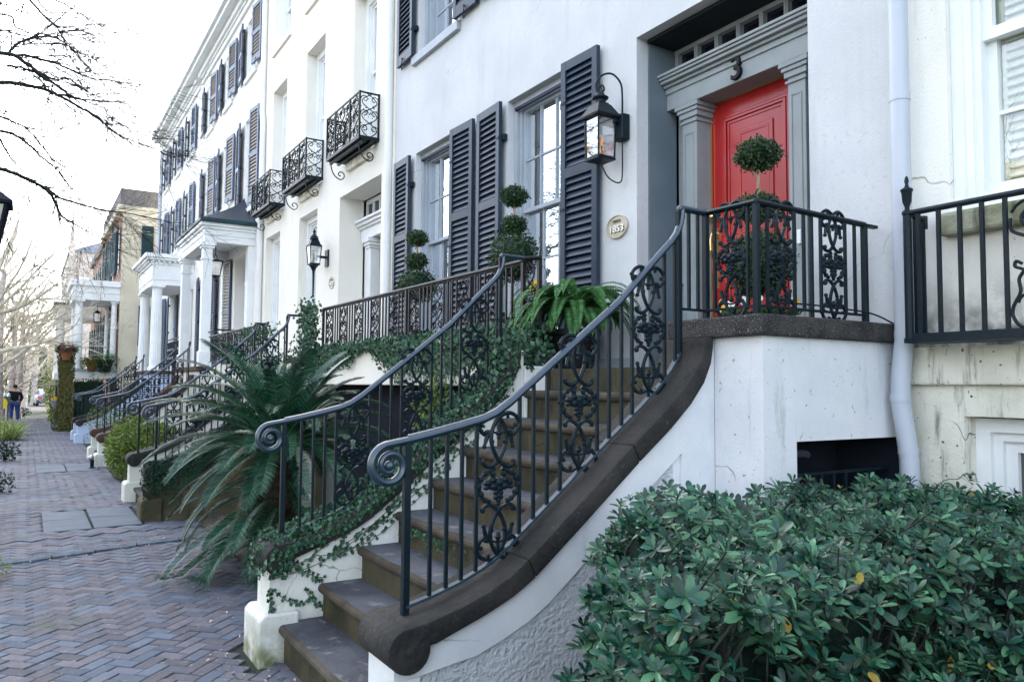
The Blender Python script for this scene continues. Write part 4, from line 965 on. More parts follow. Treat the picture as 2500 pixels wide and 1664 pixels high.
# carriage lantern
cl = thing('wall_lantern', (XF, 12.3, 3.6), 'black carriage lantern with long tail on the white house, between door and window', 'lantern', 'black lanterns on the houses')
k = MB(); k.box(XF-.04, XF-.013, 12.16, 12.30, 3.49, 3.76); k.box(3.90, XF-.04, 12.22, 12.25, 3.62, 3.66); part('back_plate', k, M['iron'], cl)
LX2, LY2 = 3.86, 12.24
lantern_body(cl, LX2, LY2, 3.52, 3.80, .15, .19, [(.10,0),(.10,.02),(.085,.03),(.06,.10),(.03,.12)], M['iron'], M['glass_clear'])
r = MB(); r.lathe((LX2,LY2,3.90), [(.05,0),(.075,.02),(.06,.05),(.065,.06),(.04,.08),(.03,.10),(.012,.11),(.025,.135),(.02,.16),(.004,.19)], 14); part('finial', r, M['iron'], cl, smooth=True)
r = MB(); r.lathe((LX2,LY2,2.98), [(.012,0),(.024,.015),(.014,.03),(.018,.35),(.022,.42),(.05,.48),(.075,.505)], 12); part('tail', r, M['iron'], cl, smooth=True)

# stairs and rails of house two
DY2 = 7.2
st2, Y2 = stairs(2.78+DY2, 1.48, gz(10.5), M['stoop_cream'], M['coping_stone'], M['tread_slate'], M['riser_moss'], 'cream stone stairs of the white balcony house, near side wall overgrown with moss')
landing(st2, Y2[0], Y2[3], M['stoop_cream'], M['granite'], open_=False, near_ext=.2)
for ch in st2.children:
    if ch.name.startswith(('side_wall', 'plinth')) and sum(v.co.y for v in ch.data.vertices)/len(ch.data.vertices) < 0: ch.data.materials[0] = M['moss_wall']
r2 = stair_rail(2.94+DY2, gz(10.5), 'near railing of the second flight of stairs, rising behind the sago palm')
copy_tree(r2, (0, 1.70, 0), 'far railing of the second flight of stairs, its volute left of the palm')
lr2 = thing('landing_railing', (3.06, 11.2, 1.93), 'black iron vine panel railing on the landing of the white balcony house', 'railing')
m = MB(); m.tube([(3.06,9.98,2.50),(3.06,10.14,2.50)], .018, 8); m.tube([(3.06,11.84,2.50),(3.06,16.3,2.50)], .018, 8); m.bar((3.06,11.84,2.0),(3.06,16.3,2.0), .02, .012); part('handrail', m, M['iron'], lr2, smooth=True)
pv2 = None
for i in range(9):
    y = 12.05+.48*i
    for dy in (-.13, .13, .24):
        m = MB(); m.box(3.0525, 3.0675, y+dy-.0072, y+dy+.0072, 2.0, 2.50); part('baluster', m, M['iron'], lr2)
    if pv2 is None: m = MB(); orn_vine(m, lambda u, v, w: (3.06+w, y+u, 2.25+v), .25, .46, 17, 46); pv2 = part('vine_panel', m, M['iron'], lr2)
    else: share(pv2, lr2, (0, .48*i, 0))
m = MB(); m.box(3.10, 3.24, 12.0, 16.4, 1.55, 1.93); m.box(3.24, XF-.013, 12.0, 16.4, 1.58, 1.70)
te2 = thing('terrace', (3.2, 14.2, 1.6), 'second terrace ledge, before the windows of the white balcony house', 'terrace'); part('fascia', m, M['stoop_cream'], te2)
m = MB(); m.box(3.4, 4.09, 12.0, 16.4, -.2, 1.56); part('basement_shade_wall', m, M['basement'], te2)
# ------------------------------------------------------------------ the two farther white houses
def cornice(mb, xf, y0, y1, z):
    mb.box(xf-.06, xf+.3, y0, y1, z-.62, z-.50); mb.box(xf-.10, xf+.3, y0, y1, z-.4999, z-.44); mb.box(xf-.16, xf+.3, y0-.05, y1+.05, z-.4399, z-.30); mb.box(xf-.34, xf+.3, y0-.15, y1+.15, z-.2999, z-.18); mb.box(xf-.42, xf+.3, y0-.2, y1+.2, z-.1799, z)
def row1(y0, y1, bays, shm, label, shw, door_y, tone, dep):
    h = thing('row_house', (XF, (y0+y1)/2, 0), label, 'house', 'row houses along the pavement')
    ops = []
    for (a, b) in bays:
        ops += [(a, b, 8.62, 9.98, .16), (a, b, 5.98 if a > 19 else 5.5, 7.62, .16)]
        if not (door_y[0] < (a+b)/2 < door_y[1]): ops.append((a, b, 2.0, 4.55, .16))
    ops.append((*door_y, 1.93, 4.5, .35))
    w = MB(); facade(w, XF-.02, y0, y1, -.3, 10.9, ops); body(w, XF-.02, y0, y1, -.3, 10.9, dep); part('wall', w, tone, h)
    c = MB(); cornice(c, XF-.02, y0+.2, y1-.2, 10.93); part('cornice', c, M['trim_white'], h)
    for (a, b, c_, d_, dp) in ops[:-1]:
        fr = window(h, a, b, c_, d_, XF, .12, M['trim_white'], 2, (2,2) if c_ > 8 else (2,3), .5, M['glass_pale'], fw=.08)
        s = MB(); s.box(XF-.075, XF+.05, a-.07, b+.07, c_-.10, c_-.001); part('sill', s, M['trim_white'], fr)
        shutter(h, a-.03, c_+.02, shw, d_-c_-.03, -1, shm, xf=XF-.02, gap=.09, ang=-6, lv=.075)
        shutter(h, b+.03, c_+.02, shw, d_-c_-.03, 1, shm, xf=XF-.02, gap=.09, ang=-6, lv=.075)
    a, b = door_y; X2 = XF+.33
    e = MB(); e.box(X2-.08, X2+.1, a+.01, b-.01, 3.75, 3.9); e.box(X2-.14, X2+.1, a+.01, b-.01, 3.901, 3.98); e.box(X2-.02, X2+.1, a+.01, b-.01, 3.6, 3.7499); part('entablature', e, M['trim_white'], h)
    t = MB(); t.box(X2, X2+.1, a+.01, b-.01, 3.981, 4.499); part('transom', t, M['glass_pale'], h)
    for (p, q) in ((a+.25, a+.40), (b-.40, b-.25)):
        e = MB(); e.box(X2-.05, X2+.1, p, q, 1.935, 3.48); e.box(X2-.08, X2+.1, p-.03, q+.03, 3.48, 3.599); part('pilaster', e, M['trim_white'], h)
    e = MB(); e.box(X2, X2+.1, a+.01, b-.01, 1.935, 3.5999); part('front_door', e, M['trim_bluegrey'], h)
    return h
tan = [M['shutter_blue'], M['shutter_tan_lit'], M['shutter_tan_lit']]; blu = [M['shutter_blue'], M['shutter_blue'], M['louvre_dark']]
h1b = row1(16.501, 23.90, [(17.36, 18.28), (19.74, 20.62), (22.02, 22.92)], tan, 'white stucco house with shutter louvres toned a sunlit tan and the dark bell roofed porch', .56, (17.35, 18.95), M['stucco_pale'], 5.5)
h1a = row1(23.901, 31.77, [(24.9, 25.8), (27.4, 28.3), (29.9, 30.8)], blu, 'farthest white row house with blue shutters and the fluted column porch', .46, (25.0, 26.6), M['stucco_pale'], 4.5)
p = MB(); p.tube([(XF-.08,31.70,10.4),(XF-.08,31.70,-.2)], .06, 10); part('downpipe', p, M['downpipe'], h1a, smooth=True)

# porch of the tan-shuttered house: square pillars, bell-shaped slate roof
po = thing('porch', (3.3, 18.3, 1.93), 'white porch with square pillars and dark bell shaped slate roof', 'porch')
m = MB(); m.box(2.95, XF-.021, 16.95, 20.0, 1.83, 1.93); part('floor', m, M['coping_brown'], po, bevel=.01)
m = MB(); m.box(3.0, XF-.021, 17.0, 19.95, -.3, 1.829); part('base', m, M['stoop_cream'], po)
for (y, x) in ((17.2, 3.13), (19.75, 3.13)):
    m = MB(); h = .095
    m.box(x-h, x+h, y-h, y+h, 1.93, 4.55); m.box(x-h-.03, x+h+.03, y-h-.03, y+h+.03, 1.931, 2.25); m.box(x-h-.02, x+h+.02, y-h-.02, y+h+.02, 4.18, 4.22); m.box(x-h-.035, x+h+.035, y-h-.035, y+h+.035, 4.42, 4.47); m.box(x-h-.06, x+h+.06, y-h-.06, y+h+.06, 4.471, 4.5501)
    part('pillar', m, M['trim_white'], po, bevel=.006)
for y in (17.2, 19.75):
    m = MB(); m.box(3.95, XF-.021, y-.12, y+.12, 1.935, 4.55); part('pilaster', m, M['trim_white'], po)
m = MB(); x0, x1, y0, y1 = 3.05, XF-.021, 17.05, 19.90
for (q, z0, z1) in ((0, 4.551, 4.70), (.015, 4.7001, 4.82), (.05, 4.8201, 4.88), (.10, 4.8801, 4.95)):
    m.box(x0-q, x0+.24, y0-q, y1+q, z0, z1); m.box(x0+.2401, x1, y0-q, y0+.24, z0, z1); m.box(x0+.2401, x1, y1-.24, y1+q, z0, z1)
part('entablature', m, M['trim_white'], po, bevel=.005)
m = MB(); m.box(3.241, x1-.001, 17.28, 19.67, 4.78, 4.81); part('ceiling', m, M['trim_white'], po)
m = MB(); ey0, ey1, ex = 16.90, 20.05, 2.95; N_ = 9; rings = []
for i in range(N_+1):
    t = i/N_; s = (1-t)**1.35; z = 5.03+ .80*t
    yc = 18.15; rings.append([(XF-.021-(XF-.021-ex)*s, yc-(yc-ey0)*s, z), (XF-.021-(XF-.021-ex)*s, yc+(ey1-yc)*s, z), (XF-.021, yc-(yc-ey0)*s, z), (XF-.021, yc+(ey1-yc)*s, z)])
for a, b in zip(rings, rings[1:]):
    m.poly([a[0],b[0],b[1],a[1]]); m.poly([a[2],b[2],b[0],a[0]]); m.poly([a[1],b[1],b[3],a[3]])
part('roof', m, M['slate_roof'], po)
m = MB(); m.box(ex-.03, XF-.021, ey0-.03, ey1+.03, 4.951, 5.035); part('gutter', m, M['shutter_green'], po, bevel=.01)
hl = thing('hanging_lantern', (3.45, 17.98, 4.0), 'black lantern hanging on a chain under the bell roofed porch', 'lantern')
m = MB(); m.tube([(3.45,17.98,4.50),(3.45,17.98,4.12)], .008, 6); m.lathe((3.45,17.98,4.46), [(.03,0),(.04,.02),(.03,.03)], 8)
for k in range(3): m.ball((3.45,17.98,4.18+.09*k), .014, 6, 4)
for a in range(4): m.bar((3.45,17.98,4.16),(3.45+.10*math.cos(a*PI/2+PI/4),17.98+.10*math.sin(a*PI/2+PI/4),3.99), .007)
part('chain', m, M['iron'], hl)
lantern_body(hl, 3.45, 17.98, 3.66, 3.97, .17, .27, [(.145,0),(.15,.015),(.09,.04),(.03,.06)], M['iron'], M['glass_clear'], bar=.018)
m = MB(); m.tube([(3.45+.05*math.cos(a*.35), 17.98, 3.62-.02-.03*math.sin(a*.35)) for a in range(10)], .006, 5); m.ball((3.45,17.98,3.63), .03, 8, 5); part('tail', m, M['iron'], hl)
hl.location.z += .30
# porch of the last white house: fluted columns
pf = thing('porch', (3.2, 26.0, 1.93), 'white porch with fluted round columns and dentil cornice', 'porch')
m = MB(); m.box(2.90, XF-.021, 24.2, 27.6, 1.83, 1.93); part('floor', m, M['coping_brown'], pf)
m = MB(); m.box(2.95, XF-.021, 24.25, 27.55, -.3, 1.829); part('base', m, M['stoop_blue'], pf)
def column(root, x, y, z0, z1, r, m_, fl=True):
    m = MB(); n = 36; H = z1-z0
    for i, (t0) in enumerate([0]): pass
    base = len(m.v); L = []
    for t in (0, .3, .6, 1.0):
        rr = r*(1-.14*t*t); ring = []
        for j in range(n):
            a = 2*PI*j/n; q = rr*(1-(.07 if fl and j % 2 else 0)); ring.append((x+q*math.cos(a), y+q*math.sin(a), z0+.12+(H-.26)*t))
        L.append(ring)
    for a, b in zip(L, L[1:]):
        for j in range(n): k = (j+1) % n; m.poly([a[j], a[k], b[k], b[j]])
    m.lathe((x,y,z0), [(r*1.28,.0),(r*1.28,.06),(r*1.15,.065),(r*1.2,.09),(r*1.05,.125)], 20)
    m.lathe((x,y,z1-.145), [(r*.88,0),(r*.95,.02),(r*.88,.03),(r*1.15,.08)], 20)
    m.box(x-r*1.25, x+r*1.25, y-r*1.25, y+r*1.25, z1-.066, z1)
    return part('column', m, m_, root)
for y in (24.5, 27.25): column(pf, 3.12, y, 1.931, 4.42, .155, M['trim_white'])
column(pf, 3.98, 24.5, 1.931, 4.42, .12, M['trim_white']); column(pf, 3.98, 27.25, 1.931, 4.42, .12, M['trim_white'])
m = MB(); x0, y0, y1 = 2.96, 24.33, 27.42
for (q, z0, z1) in ((0, 4.421, 4.56), (.02, 4.5601, 4.70), (.005, 4.7001, 5.0), (.05, 5.0001, 5.06), (.16, 5.12, 5.19), (.22, 5.1901, 5.30)):
    m.box(x0-q, x1, y0-q, y1+q, z0, z1)
for i in range(22): yy = y0+.02+i*.142; m.box(x0-.12, x0-.04, yy, yy+.07, 5.0605, 5.1195)
for i in range(8): xx = x0-.03+i*.142; m.box(xx, xx+.07, y0-.12, y0-.04, 5.0605, 5.1195); 
m.box(x0-.04, x1, y0-.04, y1+.04, 5.0602, 5.1198)
part('entablature', m, M['trim_white'], pf)

st_3, Y_3 = stairs(17.2, 1.5, gz(18), M['stoop_cream'], M['coping_brown'], M['tread_slate'], M['riser_moss'], 'cream stairs with red brown scrolled coping, below the bell roofed porch', copw=.36)
r3 = stair_rail(17.37, gz(18), 'nearer black foliate railing of the red brown coped stairs', kind='rosette', jog=False)
copy_tree(r3, (0, 1.86, 0), 'farther black foliate railing of the red brown coped stairs, dense with knots')
st_4, Y_4 = stairs(24.75, 1.5, gz(26), M['stoop_blue'], M['coping_stone'], M['tread_slate'], M['riser_moss'], 'pale blue stairs with dark coping, farthest flight along the pavement', copw=.36)
r4 = stair_rail(24.92, gz(26), 'nearer dark blue railing of the farthest pale blue stairs', kind='scroll', jog=False)
copy_tree(r4, (0, 1.86, 0), 'farther dark blue railing of the farthest pale blue stairs')
# porch railing
pr = thing('porch_railing', (3.1, 18.4, 1.93), 'low black foliate railing between the square pillars of the porch', 'railing')
m = MB(); m.box(3.3, 4.05, 17.18, 17.21, 2.70, 2.73); m.box(3.15, 3.18, 16.6, 16.95, 2.62, 2.65); m.box(3.15, 3.18, 20.0, 22.5, 2.70, 2.73); part('rail', m, M['iron'], pr)
pz = None
for i in range(3):
    x = 3.44+.25*i
    if pz is None: m = MB(); orn_rosette(m, lambda u, v, w: (x+u, 17.2+w, 2.34+v), .24, .66); pz = part('foliate_panel', m, M['iron'], pr)
    else: share(pz, pr, (.25*i,0,0))
pz = None
for i in range(9):
    y = 20.15+.27*i
    if pz is None: m = MB(); orn_rosette(m, lambda u, v, w: (3.165+w, y+u, 2.34+v), .25, .66); pz = part('foliate_panel', m, M['iron'], pr)
    else: share(pz, pr, (0,.27*i,0))
# standpipe at the foot of the third stairs
sp = thing('standpipe', (1.2, 16.55, gz(16.5)), 'short dark standpipe with shiny steel cap at the foot of the cream stairs', 'standpipe')
m = MB(); m.lathe((1.12,17.0,gz(17)), [(.06,0),(.06,.02),(.035,.03),(.035,.14),(.05,.16)], 12); part('pipe', m, M['iron'], sp, smooth=True)
m = MB(); m.ball((1.10,17.0,gz(17)+.20), .055, 12, 8); part('cap', m, M['steel'], sp, smooth=True)

# ------------------------------------------------------------------ the yellow house with brick front and its porch
yh = thing('yellow_house', (2.9, 37, 0), 'yellow side walled house with red brick front, green shutters and white porch', 'house')
m = MB(); m.poly([(2.9,33,-.3),(10,33,-.3),(10,33,8.4),(2.9,33,8.4)]); m.poly([(10,33,-.3),(10,41,-.3),(10,41,8.4),(10,33,8.4)]); m.poly([(2.9,33,8.4),(10,33,8.4),(10,41,8.4),(2.9,41,8.4)]); m.poly([(2.9,41,-.3),(2.9,41,8.4),(10,41,8.4),(10,41,-.3)]); part('side_wall', m, M['yellow_wall'], yh)
m = MB(); bay = [(34.0,34.9),(36.2,37.1),(38.6,39.5)]
facade(m, 2.899, 33.001, 41, -.3, 8.4, [(a,b,z0,z1,.15) for a, b in bay for z0, z1 in ((2.1,4.5),(5.9,7.7))]); part('front_wall', m, M['brick_red'], yh)
for a, b in bay:
    for z0, z1 in ((2.1,4.5),(5.9,7.7)):
        window(yh, a, b, z0, z1, 2.9, .1, M['trim_white'], 2, (2,2), .5, M['glass_pale'])
        gs = [M['shutter_green'], M['shutter_green'], M['louvre_dark']]
        shutter(yh, a-.02, z0, .5, z1-z0, -1, gs, xf=2.9, ang=10, lv=.09, dog=False); shutter(yh, b+.02, z0, .5, z1-z0, 1, gs, xf=2.9, ang=10, lv=.09, dog=False)
for (x0, x1_, z0, z1) in ((3.58, 4.0, 6.3, 7.68), (3.56, 3.95, 3.0, 4.55)):
    m = MB(); m.box(x0, x1_, 32.93, 32.99, z0, z1)
    for i in range(12): m.box(x0+.05, x1_-.05, 32.915, 32.93, z0+.06+(z1-z0-.1)*i/12, z0+.06+(z1-z0-.1)*(i+.6)/12)
    part('shutter', m, M['shutter_green'], yh)
m = MB(); m.box(2.80, 10.1, 32.92, 41.1, 8.42, 9.06); part('parapet', m, M['roof_brown'], yh)
m = MB(); m.box(2.72, 2.9, 32.9, 41.1, 8.15, 8.419); m.box(2.9, 10, 32.95, 33, 8.28, 8.419)
for i in range(24): m.box(2.95+i*.3, 3.08+i*.3, 32.90, 32.949, 8.30, 8.41)
part('cornice', m, M['yellow_wall'], yh)
m = MB(); m.box(2.74, 2.80, 35.5, 35.58, 0, 8.1); part('downpipe', m, M['shutter_green'], yh)
yp = thing('porch', (1.6, 34.3, 1.9), 'white square columned porch of the yellow house with pots along its ledge', 'porch')
m = MB(); m.box(1.36, 2.899, 33.0, 36.2, 1.98, 2.09); part('floor', m, M['trim_bluegrey'], yp)
m = MB(); m.box(1.40, 2.899, 33.03, 36.15, 1.72, 1.979); part('floor_beam', m, M['trim_white'], yp)
for (x, y, r) in ((1.56,33.2,.15),(1.56,36.0,.15),(2.74,33.2,.11),(2.74,36.0,.11)): column(yp, x, y, 2.091, 4.68, r, M['trim_white'], False)
m = MB(); m.box(1.36, 2.898, 33.0, 36.2, 4.681, 4.95); m.box(1.33, 2.898, 32.97, 36.23, 4.951, 5.2); m.box(1.24, 2.898, 32.88, 36.32, 5.201, 5.42); part('entablature', m, M['trim_white'], yp)
m = MB(); m.bar((1.56,33.2,2.9),(2.74,33.2,2.9), .02); m.bar((1.56,33.2,2.5),(2.74,33.2,2.5), .012)
for i in range(9): m.bar((1.7+i*.12,33.2,2.09),(1.7+i*.12,33.2,2.9), .012)
part('rail', m, M['iron'], yp)
yl = thing('hanging_lantern', (2.25, 34.5, 4.2), 'small black lantern hanging under the porch of the yellow house', 'lantern')
lantern_body(yl, 2.25, 34.5, 3.95, 4.3, .2, .24, [(.13,0),(.06,.08),(.01,.12)], M['iron'], M['glass_clear'], bar=.022)
m = MB(); m.tube([(2.25,34.5,4.68),(2.25,34.5,4.40)], .012, 5); part('chain', m, M['iron'], yl)
# further along: next porch, brick house, stair, church, distant houses
nh = thing('brick_house', (2.9, 48, 0), 'next red brick house beyond the yellow one, cream porch with dark flat roof', 'house')
m = MB(); facade(m, 2.95, 41.01, 49.6, -.3, 8.0, [(42.5,43.4,2.1,4.4,.1),(45,45.9,2.1,4.4,.1),(48,49,2.1,4.4,.1),(42.5,43.4,5.6,7.3,.1),(45,45.9,5.6,7.3,.1),(48,49,5.6,7.3,.1)]); body(m, 2.95, 41.01, 49.6, -.3, 8.0, 7); part('wall', m, M['brick_red'], nh)
m = MB(); m.box(2.8, 10, 41.0, 49.7, 8.001, 8.3); part('cornice', m, M['roof_brown'], nh)
for y in (42.95, 45.45, 48.5):
    for z0, z1 in ((2.1,4.4),(5.6,7.3)):
        m = MB(); m.box(3.0, 3.04, y-.44, y+.44, z0, z1); part('window', m, M['glass_pale'], nh)
        for s in (-1, 1): m = MB(); m.box(2.87, 2.93, y+s*.75-.22, y+s*.75+.22, z0, z1); part('shutter', m, M['shutter_green'], nh)
m = MB(); m.box(1.15, 2.949, 43.0, 47.0, 4.7, 5.15); m.box(1.05, 2.949, 42.9, 47.1, 5.151, 5.3); part('porch_beam', m, M['stucco_cream'], nh)
m = MB(); m.box(.95, 2.949, 42.8, 47.2, 5.301, 5.42); part('porch_roof', m, M['shutter_green'], nh)
for y in (43.2, 46.8): column(nh, 1.3, y, 2.0, 4.7, .16, M['trim_white'], False)
m = MB(); m.box(1.1, 2.949, 43.0, 47.0, 1.7, 2.0); part('porch_floor', m, M['trim_white'], nh)
ws = thing('wooden_stairs', (1.55, 46, 0), 'steep wooden stairs beside a dark blue post under the far porch', 'stairs')
for i in range(11):
    m = MB(); m.box(1.35, 2.05, 48.0+.26*i, 48.3+.26*i, .12+.18*i+gz(47), .17+.18*i+gz(47)); part('step', m, M['roof_brown'], ws)
m = MB(); m.box(1.27, 1.37, 46.95, 47.05, gz(47), 2.75); part('post', m, M['shutter_green'], ws)
yw = thing('garden_wall', (.9, 60, 0), 'tall cream gate pier and wall at the far end of the pavement', 'wall')
m = MB(); m.box(1.05, 1.55, 56.2, 57.4, -.4, 4.2); m.box(1.0, 1.6, 56.15, 57.45, 4.2, 4.4); part('pier', m, M['yellow_wall'], yw)
m = MB(); m.box(1.56, 3.4, 56.5, 57.1, -.4, 2.2); part('wall_run', m, M['yellow_wall'], yw)
ch = thing('church', (2.5, 105, 0), 'distant red brick church and spire, haze put into their pale colour, behind the bare branches', 'church')
m = MB(); m.box(3.6, 9.5, 100, 125, -1, 16.3); part('nave', m, M['brick_church_hazed'], ch)
m = MB(); m.hexa([(3.4,99.8,16.3),(9.7,99.8,16.3),(9.7,125.2,16.3),(3.4,125.2,16.3),(8.6,101,18.6),(9.4,101,18.6),(9.4,125.2,18.6),(8.6,125.2,18.6)]); part('roof', m, M['pot_grey'], ch)
m = MB(); m.lathe((3.75,99.6,0), [(.28,-1),(.28,16.6),(.3,16.9),(.12,19.2),(.02,21.5)], 8); part('spire', m, M['brick_church_hazed'], ch)
m = MB()
for i in range(3):
    for z in (9, 13): m.box(3.35, 3.45, 102+i*4, 103.6+i*4, z, z+2)
    m.box(4.6+i*2.2, 5.7+i*2.2, 99.95, 100.05, 10, 13.5)
part('window', m, M['glass_pale'], ch)
fh = thing('house', (2, 118, 0), 'distant cream house closing the end of the street', 'house')
m = MB(); m.box(-.3, 3.0, 112, 122, -1, 4.4); part('wall', m, M['yellow_wall'], fh)
m = MB(); m.hexa([(-.6,111.5,4.4),(3.3,111.5,4.4),(3.3,122.5,4.4),(-.6,122.5,4.4),(1.0,112,6),(1.7,112,6),(1.7,122,6),(1.0,122,6)]); part('roof', m, M['roof_brown'], fh)
m = MB(); m.box(.6, 1.3, 111.93, 112, -.6, 1.8); m.box(2.0, 2.6, 111.93, 112, 1.0, 2.2); part('door', m, M['shutter_green'], fh)
# houses on the other side of the street: seen only in the window panes, and they throw sunlight back
for k, (y, hgt, tn) in enumerate(((4, 10.5, 'stucco_white'), (15, 8.5, 'yellow_wall'), (27, 11, 'stucco_cream'))):
    oh = thing('house', (-17, y, 0), ('tall white house across the street, mirrored in the window panes', 'yellow house across the street, mirrored in the window panes', 'tall cream house across the street, mirrored in the far panes')[k], 'house')
    m = MB(); m.box(-27, -17, y-5.5, y+5.4, -.3, hgt); m.box(-17.0, -16.7, y-5.6, y+5.5, hgt-.5, hgt+.01)
    if k == 0: m.hexa([(-24,y-1.5,hgt),(-22,y-1.5,hgt),(-22,y+1,hgt),(-24,y+1,hgt),(-24,y-1.5,hgt+2.5),(-22,y-1.5,hgt+2.5),(-22,y+1,hgt+2.5),(-24,y+1,hgt+2.5)])
    part('wall', m, M[tn], oh)
    for i in range(4):
        for z in (1.6, 5.2): m = MB(); m.box(-17.03, -16.96, y-4.4+2.6*i, y-3.4+2.6*i, z, z+2.1); part('window', m, M['glass_pale'], oh)
# ------------------------------------------------------------------ ground, pavement
def rv(R, s=1.0):
    while True:
        v = V((R.uniform(-1,1), R.uniform(-1,1), R.uniform(-1,1)))
        if .05 < v.length < 1: return v.normalized()*s
g = MB()
ys = [-60, 4, 20, 40, 60, 100, 160, 400]
for a, b in zip(ys, ys[1:]):
    za, zb = gz(a)-.06, gz(b)-.06
    if a >= 100: za = gz(100)-.06; zb = gz(100)-.06
    if b > 100: zb = gz(100)-.06
    g.poly([(-300,a,za),(300,a,za),(300,b,zb),(-300,b,zb)])
struct('ground', g, M['ground_far'])
g = MB()
for a, b in ((-20,4),(4,20),(20,40),(40,61)): g.poly([(-14,a,gz(a)-.052),(-4.0,a,gz(a)-.052),(-4.0,b,gz(b)-.052),(-14,b,gz(b)-.052)])
g.poly([(-60,61,gz(61)-.051),(40,61,gz(61)-.051),(40,97,gz(97)-.051),(-60,97,gz(97)-.051)])
g.poly([(-14,97,gz(97)-.051),(-4,97,gz(97)-.051),(-4,100,gz(100)-.051),(-14,100,gz(100)-.051)]); g.poly([(-14,100,gz(100)-.051),(-4,100,gz(100)-.051),(-4,300,gz(100)-.051),(-14,300,gz(100)-.051)])
struct('road', g, M['asphalt'])
g = MB(); g.box(-4.0, -3.85, -20, 61, gz(61)-.3, 0.0); struct('kerb', g, M['drain_stone'])
def bed(x, y): return gz(y)+.012*math.sin(x*1.7+y*.6)+.008*math.sin(y*2.3+x)
g = MB()
NX, NY = 16, 90
for i in range(NX):
    for j in range(NY):
        xs_ = [-1.6+5.7*i/NX, -1.6+5.7*(i+1)/NX]; y_ = [1.0+60*j/NY, 1.0+60*(j+1)/NY]
        g.poly([(xs_[0],y_[0],bed(xs_[0],y_[0])-.019),(xs_[1],y_[0],bed(xs_[1],y_[0])-.019),(xs_[1],y_[1],bed(xs_[1],y_[1])-.019),(xs_[0],y_[1],bed(xs_[0],y_[1])-.019)])
struct('paving_bed', g, M['pave_bed'])
R = random.Random(11)
SL = [(.21,.665,9.72,11.15),(.69,1.17,9.72,11.18),(.20,.68,16.6,18.0),(.70,1.20,16.55,18.1)]
def drain_y(x): return 8.31+.165*x
bk = MB(); W_, L_ = .0915, .183; c45 = math.sqrt(.5)
n0 = int(60/W_)
def in_slab(x, y, e=.03): return any(a-e < x < b+e and c-e < y < d+e for a, b, c, d in SL)
for i in range(-560, 560):
    for j in range(-560, 560):
        k = (i-j) % 4
        if k == 0: cu, cv, hu, hv = (i+1)*W_, (j+.5)*W_, L_/2-.003, W_/2-.003
        elif k == 3: cu, cv, hu, hv = (i+.5)*W_, (j+1)*W_, W_/2-.003, L_/2-.003
        else: continue
        x = (cu-cv)*c45*-1+.3; y = (cu+cv)*c45+4.0
        if not (-1.5 < x < 1.95 and 3.7 < y < 44): continue
        if x > 1.42 and not (4.95 < y < 9.9): continue
        if y > 22 and x < -1.0: continue
        if in_slab(x, y) or abs(y-drain_y(x)) < .05: continue
        if 1.15 < x and (4.5 < y < 4.95 or 2.7 < y < 3.2): continue
        dz = R.gauss(0, .0015)+ (.012 if 9.3 < y < 9.75 else 0); tx, ty = R.gauss(0,.008), R.gauss(0,.008); rot = R.gauss(0,.012)
        z = bed(x, y)+dz
        cr, sr = math.cos(rot), math.sin(rot)
        def P(u, v, w):
            u, v = u*cr-v*sr, u*sr+v*cr
            px_ = x-(u-v)*c45; py_ = y+(u+v)*c45
            return (px_, py_, z+w+u*tx+v*ty)
        n = len(bk.v); e = .0045
        bk.v += [P(-hu,-hv,-.02),P(hu,-hv,-.02),P(hu,hv,-.02),P(-hu,hv,-.02),P(-hu,-hv,-.003),P(hu,-hv,-.003),P(hu,hv,-.003),P(-hu,hv,-.003),P(-hu+e,-hv+e,0),P(hu-e,-hv+e,0),P(hu-e,hv-e,0),P(-hu+e,hv-e,0)]
        F = [(8,9,10,11)]
        for q in range(4): q2 = (q+1) % 4; F += [(q,q2,4+q2,4+q),(4+q,4+q2,8+q2,8+q)]
        bk.f += [tuple(n+a for a in f[::-1]) for f in F]; bk.m += [0]*9
struct('brick_pavement', bk, M['brick_pave'])
s = MB()
for a, b, c, d in SL:
    mid = a+(b-a)*.0
    z = bed((a+b)/2,(c+d)/2)+.012; cut = c+(d-c)*R.uniform(.42,.58)
    s.hexa([(a,c,z-.05),(b,c,z-.05),(b,cut-.008,z-.05),(a,cut+.004,z-.05),(a,c,z),(b,c,z+.004),(b,cut-.008,z+.002),(a,cut+.004,z)])
    s.hexa([(a,cut+.012,z-.05),(b,cut,z-.05),(b,d,z-.05),(a,d,z-.05),(a,cut+.012,z+.003),(b,cut,z),(b,d,z),(a,d,z+.004)])
struct('paving_slabs', s, M['slate_slab'], bevel=.006)
s = MB(); x = -1.4
while x < 1.45:
    l = R.uniform(.3,.45); z = bed(x+l/2, drain_y(x+l/2))+.010
    q = lambda xx, o: (xx, drain_y(xx)+o)
    a0, a1, b0_, b1 = q(x,-.075), q(x+l-.01,-.075), q(x+l-.01,.075), q(x,.075); c0, c1 = q(x+l-.01,0), q(x,0)
    s.poly([(*a0,z+.006),(*a1,z+.006),(*c0,z-.010),(*c1,z-.010)]); s.poly([(*c1,z-.010),(*c0,z-.010),(*b0_,z+.006),(*b1,z+.006)])
    s.poly([(*a0,z-.03),(*a1,z-.03),(*a1,z+.006),(*a0,z+.006)]); s.poly([(*b1,z+.006),(*b0_,z+.006),(*b0_,z-.03),(*b1,z-.03)])
    x += l
struct('drain_channel', s, M['drain_stone'])
s = MB()
